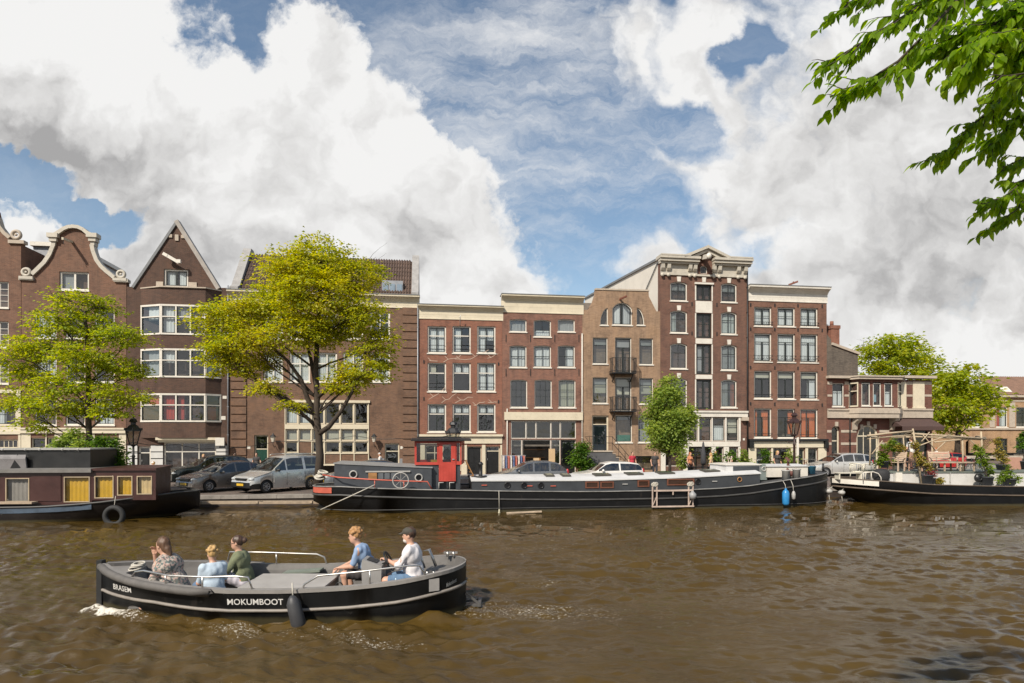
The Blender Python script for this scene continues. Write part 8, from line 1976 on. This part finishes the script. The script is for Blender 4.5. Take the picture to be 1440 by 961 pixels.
tr=MB(); tr.bar((L2-.1,-.1,.02),(L2+.28,-.1,.06),.05); tr.bar((L2-.1,.3,.02),(L2+.28,.3,.06),.05); tr.bar((L2+.26,-.15,.06),(L2+.26,.35,.06),.06); tr.bar((L2+.0,-.1,.28),(L2+.26,-.1,.08),.04); tr.build('propeller_guard',M('dull steel',(.13,.125,.12),.5,.5),mo)
# name lettering on the near side
def letter(txt,xc,zc,size,shear,nm):
    me=text_mesh(txt,size,.002,size*.010,shear)
    for v in me.vertices:
        x=xc+v.co.x; z=zc+v.co.y; f=(mz(x)-z)/(mz(x)+.22); h,_=sec(x,f); y=-(h+.010)-v.co.z*.5; v.co=(x,y,z)
    me.update(); return link(nm,me,M('white lettering',(.62,.60,.57),.6),mo)
letter('BRASEM',-L2+.68,.475,.150,.12,'lettering'); letter('MOKUMBOOT',-L2+3.36,.375,.150,.0,'lettering')
sk=MB(); 
for x,z,w_,h_ in ((L2-.50,.62,.17,.22),): 
    f=(mz(x)-z)/(mz(x)+.22); h,_=sec(x,f); sk.obox((x,-h-.012,z),(w_*.5,.05,0),(0,.003,0),(0,0,h_*.5))
sk.build('registration_sticker',LGREY,mo); 
me=text_mesh('Mokumboot',.11,.002,.002,.1)
for v in me.vertices:
    a=v.co.x/.75; x=L2-.22+v.co.x*.30; z=.60+v.co.y+v.co.x*.10; f=(mz(x)-z)/(mz(x)+.22); h,_=sec(min(x,L2-.02),f); v.co=(x,-(h+.014),z)
link('stern_lettering',me,M('white lettering',(.62,.60,.57),.6),mo)
# steel rails
CHR=M('stainless tube',(.50,.48,.45),.3,.9)
def hoop(pts,posts,r=.018):
    b=MB(); b.tube(pts,r,8)
    for p,q in posts: b.tube([p,q],r*.9,8)
    return b.build('grab_rail',CHR,mo)
g=lambda x,s,z=0,ins=.06: (x,s*(max(.05,mb_(x)-ins)),mz(x)+z)
for s in(-1,):
    hoop([g(-L2+.95,s),g(-L2+1.05,s,.12),g(-L2+1.25,s,.17),g(-L2+1.8,s,.16),g(-L2+2.5,s,.20),g(-L2+3.0,s,.24),g(-L2+3.22,s,.22),g(-L2+3.3,s,0)],[(g(-L2+1.72,s),g(-L2+1.72,s,.16)),(g(-L2+2.42,s),g(-L2+2.42,s,.2))])
    hoop([g(-L2+4.15,s,-.10),g(-L2+4.2,s,.08),g(-L2+4.45,s,.22),g(-L2+5.2,s,.24),g(-L2+6.0,s,.24),g(-L2+6.2,s,.20),g(-L2+6.32,s,-.03)],[(g(-L2+5.35,s),g(-L2+5.35,s,.24))])
s=1
hoop([g(-L2+1.9,s),g(-L2+1.95,s,.22),g(-L2+2.6,s,.24),g(-L2+3.75,s,.22),g(-L2+3.9,s,.16),g(-L2+3.96,s,0)],[(g(-L2+2.9,s),g(-L2+2.9,s,.23))])
b=MB(); b.tube([(L2-.85,.35,mz(L2-.85)-.1),(L2-.95,.35,mz(L2-.85)+.22),(L2-.75,.35,mz(L2-.8)+.26),(L2-.62,.35,mz(L2-.6)-.1)],.03,8); b.build('tow_hook',CHR,mo)
for x,y in ((L2-.35,.55),(L2-.62,-.45)):
    b=MB(); z=mz(x)+.02 if y>0 else mz(x)-.12; b.cyl((x-.06,y,z),(x-.06,y,z+.1),.03,8); b.cyl((x+.06,y,z),(x+.06,y,z+.1),.03,8); b.bar((x-.14,y,z+.08),(x+.14,y,z+.08),.04); b.build('bollard',CHR,mo)
# benches, engine box, console
be=MB(); be.box(-L2+1.2,-L2+1.9,-.55,-.2,FZ,.30); be.build('side_bench',GREYD,mo)
be=MB(); be.box(-L2+2.1,-L2+3.15,.45,.95,FZ,.34); be.build('side_bench',GREYD,mo); be=MB(); be.box(-L2+1.95,-L2+2.55,-.85,-.3,FZ,.24); be.build('side_bench',GREYD,mo)
eb=MB(); eb.box(-L2+2.85,-L2+4.35,-.55,.55,FZ,.46); ebo=eb.build('engine_box',GREYD,mo); eb=MB(); eb.box(-L2+2.82,-L2+4.38,-.58,.58,.463,.50); eb.build('lid',LGREY,ebo)
eb=MB(); eb.box(-L2+2.95,-L2+3.12,-.565,-.553,.26,.42); o=eb.build('warning_sign',WHITE,ebo); eb=MB(); eb.torus((-L2+3.035,-.568,.34),(0,1,0),.05,.010,16,5); eb.bar((-L2+3.0,-.569,.375),(-L2+3.07,-.569,.305),.014,.008); eb.build('red_ring',M('red sign print',(.5,.03,.03),.5),o)
eb=MB(); eb.obox((-L2+3.55,.80,.50),(.38,0,.03),(0,.14,0),(0,0,.02)); eb.build('hatch',M('green grey lid',(.15,.17,.14),.6),mo)
be=MB(); be.box(-L2+4.75,-L2+5.15,.15,.95,FZ,.44); be.build('helm_bench',GREYD,mo); be=MB(); be.box(-L2+5.68,-L2+6.15,-.75,.75,FZ,.50); be.build('stern_bench',GREYD,mo)
xc=-L2+5.22; cn=MB(); cn.prism([(xc-.14,FZ),(xc+.16,FZ),(xc+.20,.86),(xc-.16,.98),(xc-.18,.88)],-.42,-.02); cno=cn.build('helm_console',M('console grey',(.26,.25,.24),.5,var=.08),mo)
sw=MB(); c_=Vector((xc+.30,-.24,.92)); ax=Vector((.9,0,.45)); sw.torus(c_,ax,.19,.017,24,8); 
for k in range(3): 
    a=2*PI*k/3+.5; xx=ax.normalized().orthogonal().normalized(); yy=ax.normalized().cross(xx); sw.bar(c_,c_+(xx*math.cos(a)+yy*math.sin(a))*.18,.025,.012)
sw.bar(c_,c_-ax*.14,.04); sw.build('steering_wheel',BLACK,mo)
x=xc-.02; b=MB(); b.obox((xc-.0,-.22,.935),(.09,0,-.03),(0,.13,0),(.0,0,.01)); b.build('instrument_panel',BLACK,cno)
FB=[(.03,0),(.105,.05),(.125,.2),(.115,.55),(.07,.64),(.03,.68)]
x=-L2+4.18; t=empty('fender',"dark grey fender trailing in the water from the near rail of the motor boat",'fender',(BOAT_C.x+x+.04,BOAT_C.y-mb_(x)-.15,-.12)); b=MB(); b.lathe(FB,(0,0,0),14); fo=b.build('fender_body',M('dark grey fender',(.045,.045,.048),.55,var=.2),t); fo.rotation_euler=(.06,-.22,0); b=MB(); b.tube([(-.14,.0,.66),(-.18,.08,.85)],.014,5); b.build('rope',ROPE,t)
t=empty('backpack',"dark bag on the floor behind the engine box of the motor boat",'bag',(BOAT_C.x-L2+4.65,BOAT_C.y-.45,FZ)); b=MB(); b.ball((0,0,.22),.16,.13,.22); b.build('bag_body',BLACK,t); b=MB(); b.torus((0,-.02,.45),(0,1,0),.06,.012,12,5); b.build('strap',BLACK,t)
t=empty('bottle',"water bottle with red band standing behind the helm console",'bottle',(BOAT_C.x-L2+5.42,BOAT_C.y-.1,.44)); t.location.z=.445; t.location.x=BOAT_C.x-L2+5.72; t.location.y=BOAT_C.y-.62; b=MB(); b.lathe([(.035,0),(.035,.16),(.012,.21),(.012,.24)],(0,0,0),10); b.build('bottle_body',M('clear blue plastic',(.45,.55,.62),.15),t); b=MB(); b.lathe([(.036,.06),(.036,.12)],(0,0,0),10); b.build('bottle_band',M('red label',(.4,.05,.05),.5),t)
rc=MB()
for k in range(5): rc.torus((BOAT_C.x-L2+.62+.01*k,BOAT_C.y+.02*(k%3),mz(-L2+.5)-.03+.022*k),(random.uniform(-.2,.2),random.uniform(-.2,.2),1),.13-.008*k,.016,16,6)
tag(rc.build('rope_coil',ROPE),"small coil of rope on the foredeck of the motor boat",'rope')
# ---- the five people aboard (local x points forward = left in the picture)
def floral():
    m,nt,N2,L2_,P=nodes('floral blouse'); tc=N2.new('ShaderNodeTexCoord'); v=N2.new('ShaderNodeTexVoronoi'); v.inputs['Scale'].default_value=34; L2_.new(tc.outputs['Object'],v.inputs['Vector'])
    r=ramp(N2,L2_,v.outputs['Color'],[(.15,(.42,.36,.31)),(.35,(.16,.15,.13)),(.5,(.45,.30,.26)),(.65,(.13,.16,.15)),(.85,(.46,.42,.36))]); r.color_ramp.interpolation='CONSTANT'; L2_.new(r.outputs[0],P.inputs['Base Color']); P.inputs['Roughness'].default_value=.85; return m
FL=floral(); KNIT=M('sage green knit',(.15,.165,.095),.95,var=.12,scale=20,bump=.5,bscale=90); BLUE=M('light blue cotton',(.42,.50,.58),.9,var=.06,bump=.2,bscale=12); SHB=M('blue linen shirt',(.22,.31,.46),.85,var=.08,bump=.3,bscale=14); SHW=M('white linen shirt',(.62,.59,.60),.85,var=.04,bump=.3,bscale=14)
HB=M('brown hair',(.105,.055,.030),.55,var=.35,scale=18,stretch=(3,3,.6)); HBL=M('golden blond hair',(.42,.26,.10),.6,var=.3,scale=22); HRD=M('sandy hair',(.34,.18,.07),.6,var=.3,scale=25); HD=M('dark brown hair',(.06,.032,.02),.5,var=.3,scale=18)
def bx_(px,back): # boat x for a picture column at a given offset from the centre line
    Y=BOAT_C.y+back; return (px-CX)*Y/F
W_=PI
person("woman with brown low ponytail and floral blouse, chin on her hand, at the bow",(bx_(246,-.50),BOAT_C.y-.50,0),W_-.12,hip=.46,lean=.30,twist=.1,head=(-.25,.10),hands=[(.50,.22,.62),(.44,-.05,1.07)],feet=[(.55,.12,.08),(.6,-.12,.08)],top=FL,bottom=M('grey green skirt cloth',(.12,.13,.12),.9),hair=HB,hairstyle='low_tail',S=1.22,female=True,sleeves=1.35,stout=1.42)
person("small child with curly blond hair and light blue top, back to the camera",(bx_(306,-.42),BOAT_C.y-.55,0),W_-.75,hip=.42,lean=.10,head=(-.1,.1),hands=[(.32,.12,.5),(.32,-.12,.5)],feet=[(.38,.1,.08),(.38,-.1,.08)],top=BLUE,bottom=M('blue denim',(.10,.16,.26),.9),hair=HBL,hairstyle='curly',S=1.0,female=False,sleeves=.9,stout=1.1)
person("woman with hair bun and glasses in a sage green sweater, looking left",(bx_(345,.6),BOAT_C.y+.55,0),W_+.25,hip=.37,lean=.16,head=(-.1,.02),hands=[(.52,.12,.72),(.46,-.16,.58)],feet=[(.5,.1,.08),(.5,-.12,.08)],top=KNIT,bottom=M('lilac white trousers',(.50,.47,.52),.9,var=.05),hair=HD,hairstyle='bun',S=1.14,female=True,sleeves=1.9,glasses=True,stout=1.24,collar=BLACK)
person("boy with sandy curly hair in a blue shirt, hands clasped over his knees",(bx_(522,.45),BOAT_C.y+.42,0),W_+.1,hip=.56,lean=.42,head=(0.05,.05),hands=[(.58,.06,.68),(.60,-.03,.66)],feet=[(.46,.14,.08),(.36,-.14,.08)],top=SHB,bottom=M('dark shorts',(.035,.03,.03),.9),hair=HRD,hairstyle='curly',S=1.15,sleeves=.85,legs='shorts',stout=1.1)
person("bearded man in cap, white shirt and denim shorts steering at the stern",(bx_(583,-.2),BOAT_C.y-.22,0),W_-.05,hip=.61,lean=.10,head=(.05,.05),hands=[(.50,.10,.95),(.50,-.12,.86)],feet=[(.50,.16,.08),(.44,-.16,.08)],top=SHW,bottom=M('denim shorts',(.10,.17,.27),.9),hair=HD,hairstyle='short',hat=M('olive cap cloth',(.055,.05,.04),.85),beard=M('white beard',(.55,.50,.46),.8),S=1.18,sleeves=1.15,legs='shorts',hand='grip',stout=1.16)
# ---- people on the quay and on the plant boat
GRP=None
def far(label,px,Y,z=QZ,yaw=0,hip=.92,sit=False,top=None,bottom=None,hair=HB,hs='short',fem=False,S=1.0,lean=.03,hands=None,hat=None,slv=.5,legs='long'):
    p=at(px,H0,Y); p.z=z
    if sit: f=[(.46,.1,.0),(.46,-.1,.0)]; hip=.47; hands=hands or [(.36,.14,.62),(.36,-.14,.62)]
    else: f=[(.06,.1,.0),(-.06,-.1,.0)]; hands=hands or [(.12,.26,hip-.04),(.10,-.26,hip-.04)]
    return person(label,p,yaw,hip=hip,lean=lean,head=(0,0),hands=hands,feet=f,top=top,bottom=bottom or M('dark trousers',(.035,.035,.045),.9),hair=hair,hairstyle=hs,S=S,female=fem,res=.022,sleeves=slv,hat=hat,legs=legs)
CW=M('white cotton',(.68,.65,.62),.9); CO=M('orange top',(.50,.20,.10),.9); CYE=M('straw yellow top',(.55,.42,.20),.9); CP=M('pink white top',(.62,.48,.44),.9); CD=M('charcoal top',(.05,.045,.045),.9); CRED=M('crimson jacket',(.40,.03,.05),.9)
far("person in a white shirt and pale hat leaning on the cloth-covered table",219,37.5,yaw=PI*.95,sit=True,top=CW,hair=HBL,hat=CW,slv=1.8,lean=.25,hands=[(.45,.2,.55),(.5,-.2,.5)])
far("blond woman in white behind the dark green-grey car",286,37.8,yaw=-PI*.3,sit=False,S=.98,top=CW,hair=HBL,hs='long',fem=True,slv=1.5)
far("person in a pale top between the taupe hatchback and the brick wall",331,40.5,yaw=PI*.9,top=CP,hair=HD,S=.97)
far("person in dark clothes in the green doorway of the broad brick house",361,40.9,yaw=-PI/2,top=CD,hair=HD,S=.98)
far("person in a pale top and light hat passing left of the small glazed door",535,41.0,yaw=PI,top=CW,hair=HB,hat=CW,S=1.0)
far("person in charcoal by the basement window of the ochre house",921,42.4,yaw=-PI*.5,top=CD,hair=HD,S=1.0)
far("person in a crimson jacket at the basement window of the ochre house",889,42.8,yaw=-PI*.4,top=CRED,hair=HD,S=1.0)
far("red-haired person in an orange top before the dark double door",970,42.0,yaw=-PI*.3,top=CO,hair=M('red hair',(.32,.10,.03),.6),hs='long',fem=True)
far("woman in a straw yellow top left of the pink-topped person",1000,41.9,yaw=PI*.9,top=CYE,hair=HBL,hs='long',fem=True,S=.95)
far("person in a pink-white top before the white pillars",1007,42.6,yaw=PI*.85,top=CP,hair=HBL,S=1.05)
far("person in a pale pink top left of the dry yellowish plant",1026,42.3,yaw=PI*.1,top=CP,hair=HD,S=1.02)
far("woman with long fair hair in dark clothes cycling past the cream shopfront",1093,43.0,yaw=-PI*.4,top=CD,hair=HBL,hs='long',fem=True,S=1.1)
u=RU(1276,2.9); p=RB.w(u,-2.6,DZ); pp=person("person in a white T-shirt standing on the roof terrace under the pergola",p,PI*.55,hip=.90,lean=.02,hands=[(.12,.26,.85),(.10,-.26,.85)],feet=[(.05,.1,0),(-.05,-.1,0)],top=CW,bottom=M('dark trousers',(.035,.035,.045),.9),hair=HB,S=.62+.36,res=.022)
far("person in white and red walking behind the small red car",1317,55.5,yaw=PI*.9,top=CW,hair=M('red hair',(.32,.10,.03),.6),S=1.1)
# table with a white cloth
p=at(235,H0,37.6); p.z=QZ; t=empty('table',"cafe table under a white cloth outside the pointed gable house",'table',p); b=MB(); b.box(-.9,.9,-.4,.4,.74,.77); b.build('tabletop',OLDWOOD,t)
for x in (-.8,.8):
    for y in(-.3,.3): b=MB(); b.box(x-.03,x+.03,y-.03,y+.03,0,.739); b.build('leg',OLDWOOD,t)
b=MB(); b.box(-.98,.98,-.46,.46,.772,.782)
n=40
for (x0_,y0_,x1_,y1_) in ((-.98,-.46,.98,-.46),(.98,-.46,.98,.46),(.98,.46,-.98,.46),(-.98,.46,-.98,-.46)):
    d=Vector((x1_-x0_,y1_-y0_,0)); o=Vector((d.y,-d.x,0)).normalized(); k=14; vs=[]
    for i in range(k+1): q=Vector((x0_,y0_,0))+d*i/k; vs+=[q+Vector((0,0,.782)),q+o*(.05+.04*math.sin(i*2.1))+Vector((0,0,.28))]
    b.add(vs,[(2*i,2*i+1,2*i+3,2*i+2) for i in range(k)],0,True)
tag(b.build('tablecloth',CW,None,p),"white cloth draped over the cafe table at the left",'tablecloth')
# benches where people sit behind the boats
for px,Y,lab in ((219,37.6,"dark wooden bench beside the cloth-covered table"),):
    p=at(px,H0,Y); p.z=QZ; t=empty('bench',lab,'bench',p,.14); b=MB(); b.box(-.5,.5,-.18,.18,.40,.44); b.build('seat',WOOD,t)
    for x in(-.4,.4): b=MB(); b.box(x-.03,x+.03,-.15,.15,0,.399); b.build('leg',WOOD,t)
# bicycles
def bicycle(label,p,rz,frame,group='bicycles parked on the quay'):
    t=empty('bicycle',label,'bicycle',p,rz,group)
    for x in (-.53,.53):
        w=MB(); w.torus((x,0,.34),(0,1,0),.32,.02,22,6); o=w.build('wheel',RUBBER,t); s=MB()
        for k in range(10): a=PI*k/5; s.bar((x,0,.34),(x+.31*math.cos(a),0,.34+.31*math.sin(a)),.006)
        s.build('spokes',GALV,o)
    f=MB(); bb=(-.05,0,.30); st=(-.20,0,.78); hd=(.34,0,.80)
    for a,b in ((bb,st),(bb,hd),(st,hd),((-.53,0,.34),bb),((-.53,0,.34),(-.17,0,.70)),((.53,0,.34),(.31,0,.95))): f.tube([a,b],.018,6)
    f.build('frame',frame,t); s=MB(); s.ball((-.23,0,.92),.13,.08,.035); s.bar((-.2,0,.78),(-.22,0,.92),.03); s.build('saddle',BLACK,t); h=MB(); h.tube([(.18,-.28,1.02),(.30,-.22,1.04),(.32,0,1.0),(.30,.22,1.04),(.18,.28,1.02)],.014,6); h.bar((.31,0,.95),(.32,0,1.0),.03); h.build('handlebar',GALV,t); return t
fm=[BLACK,M('dark red frame',(.16,.02,.02),.4),M('teal frame',(.02,.12,.13),.4)]
for i,(px,Y,lab) in enumerate(((1362,50.5,"bicycle left in the row before the buff building"),(1369,50.2,"bicycle in the middle of the row before the buff building"),(1376,50.6,"bicycle right in the row before the buff building"),(1141,44.6,"bicycle leaning at the cream shopfront beside the silver people carrier"),(1132,44.9,"second bicycle at the cream shopfront, behind the lamp post"),(1066,44.0,"bicycle under the leftmost window of the cream shopfront"),(1412,48.0,"bicycle behind the dry yellow shrub"))):
    p=at(px,H0,Y); p.z=QZ+(.094 if 1050<px<1160 else 0); bicycle(lab,p,.3+.5*(i%3),fm[i%3])
# goods in front of the open shop
p=at(722,H0,41.8); p.z=QZ
t=empty('clothes_rail',"rail of striped clothes outside the open shopfront",'clothes rail',p,.14); b=MB(); b.bar((-.85,0,1.5),(.85,0,1.5),.04)
for x in (-.8,.8): b.bar((x,0,0),(x,0,1.5),.04); b.bar((x,-.25,.03),(x,.25,.03),.04)
b.build('rail',GALV,t)
for k in range(9): 
    x=-.7+.175*k; b=MB(); b.obox((x,0,1.05),(.05,0,0),(0,.22,0),(0,.02,.42)); b.build('garment',[M('patterned garment white',(.55,.5,.46),.9,var=.4,scale=12),M('patterned garment blue',(.10,.13,.25),.9,var=.5,scale=12),M('patterned garment red',(.42,.12,.09),.9,var=.4,scale=12)][k%3],t)
p=at(776,H0,42.2); p.z=QZ; t=empty('display_board',"plain pale wooden board standing at the open shopfront",'board',p,.14); b=MB(); b.box(-.22,.22,-.02,.02,.0,1.95); b.build('board',M('pale plywood',(.50,.35,.20),.7),t); b=MB(); b.box(-.18,.18,.021,.35,0,.04); b.build('foot',OLDWOOD,t)
p=at(754,H0,42.4); p.z=QZ; t=empty('crate',"small wooden crate on legs before the dark shop opening",'crate',p,.14); b=MB(); b.box(-.18,.18,-.15,.15,.75,1.3); b.build('box',M('pale plywood',(.50,.35,.20),.7),t); 
for x in(-.15,.15):
    for y in (-.12,.12): b=MB(); b.box(x-.02,x+.02,y-.02,y+.02,0,.749); b.build('leg',OLDWOOD,t)
# closed parasol and picnic table before the tall house
p=at(989,H0,42.0); p.z=QZ+.0; t=empty('closed_parasol',"closed dark parasol before the double door of the pedimented house",'parasol',p); b=MB(); b.lathe([(.03,0),(.03,.9)],(0,0,0),8); b.build('pole',IRON,t); b=MB(); b.lathe([(.12,.85),(.20,1.0),(.16,1.7),(.06,2.35),(.02,2.45)],(0,0,0),10); b.build('canopy',M('dark grey canvas',(.05,.05,.055),.9),t)
p=at(985,H0,41.2); p.z=QZ; t=empty('picnic_table',"dark picnic table with slanted legs before the double door",'table',p,.14); b=MB(); b.box(-.75,.75,-.35,.35,.72,.76); b.build('tabletop',IRON,t)
for x in(-.6,.6): b=MB(); b.bar((x,-.5,0),(x,.2,.72),.06); b.bar((x,.5,0),(x,-.2,.72),.06); b.build('leg',IRON,t)
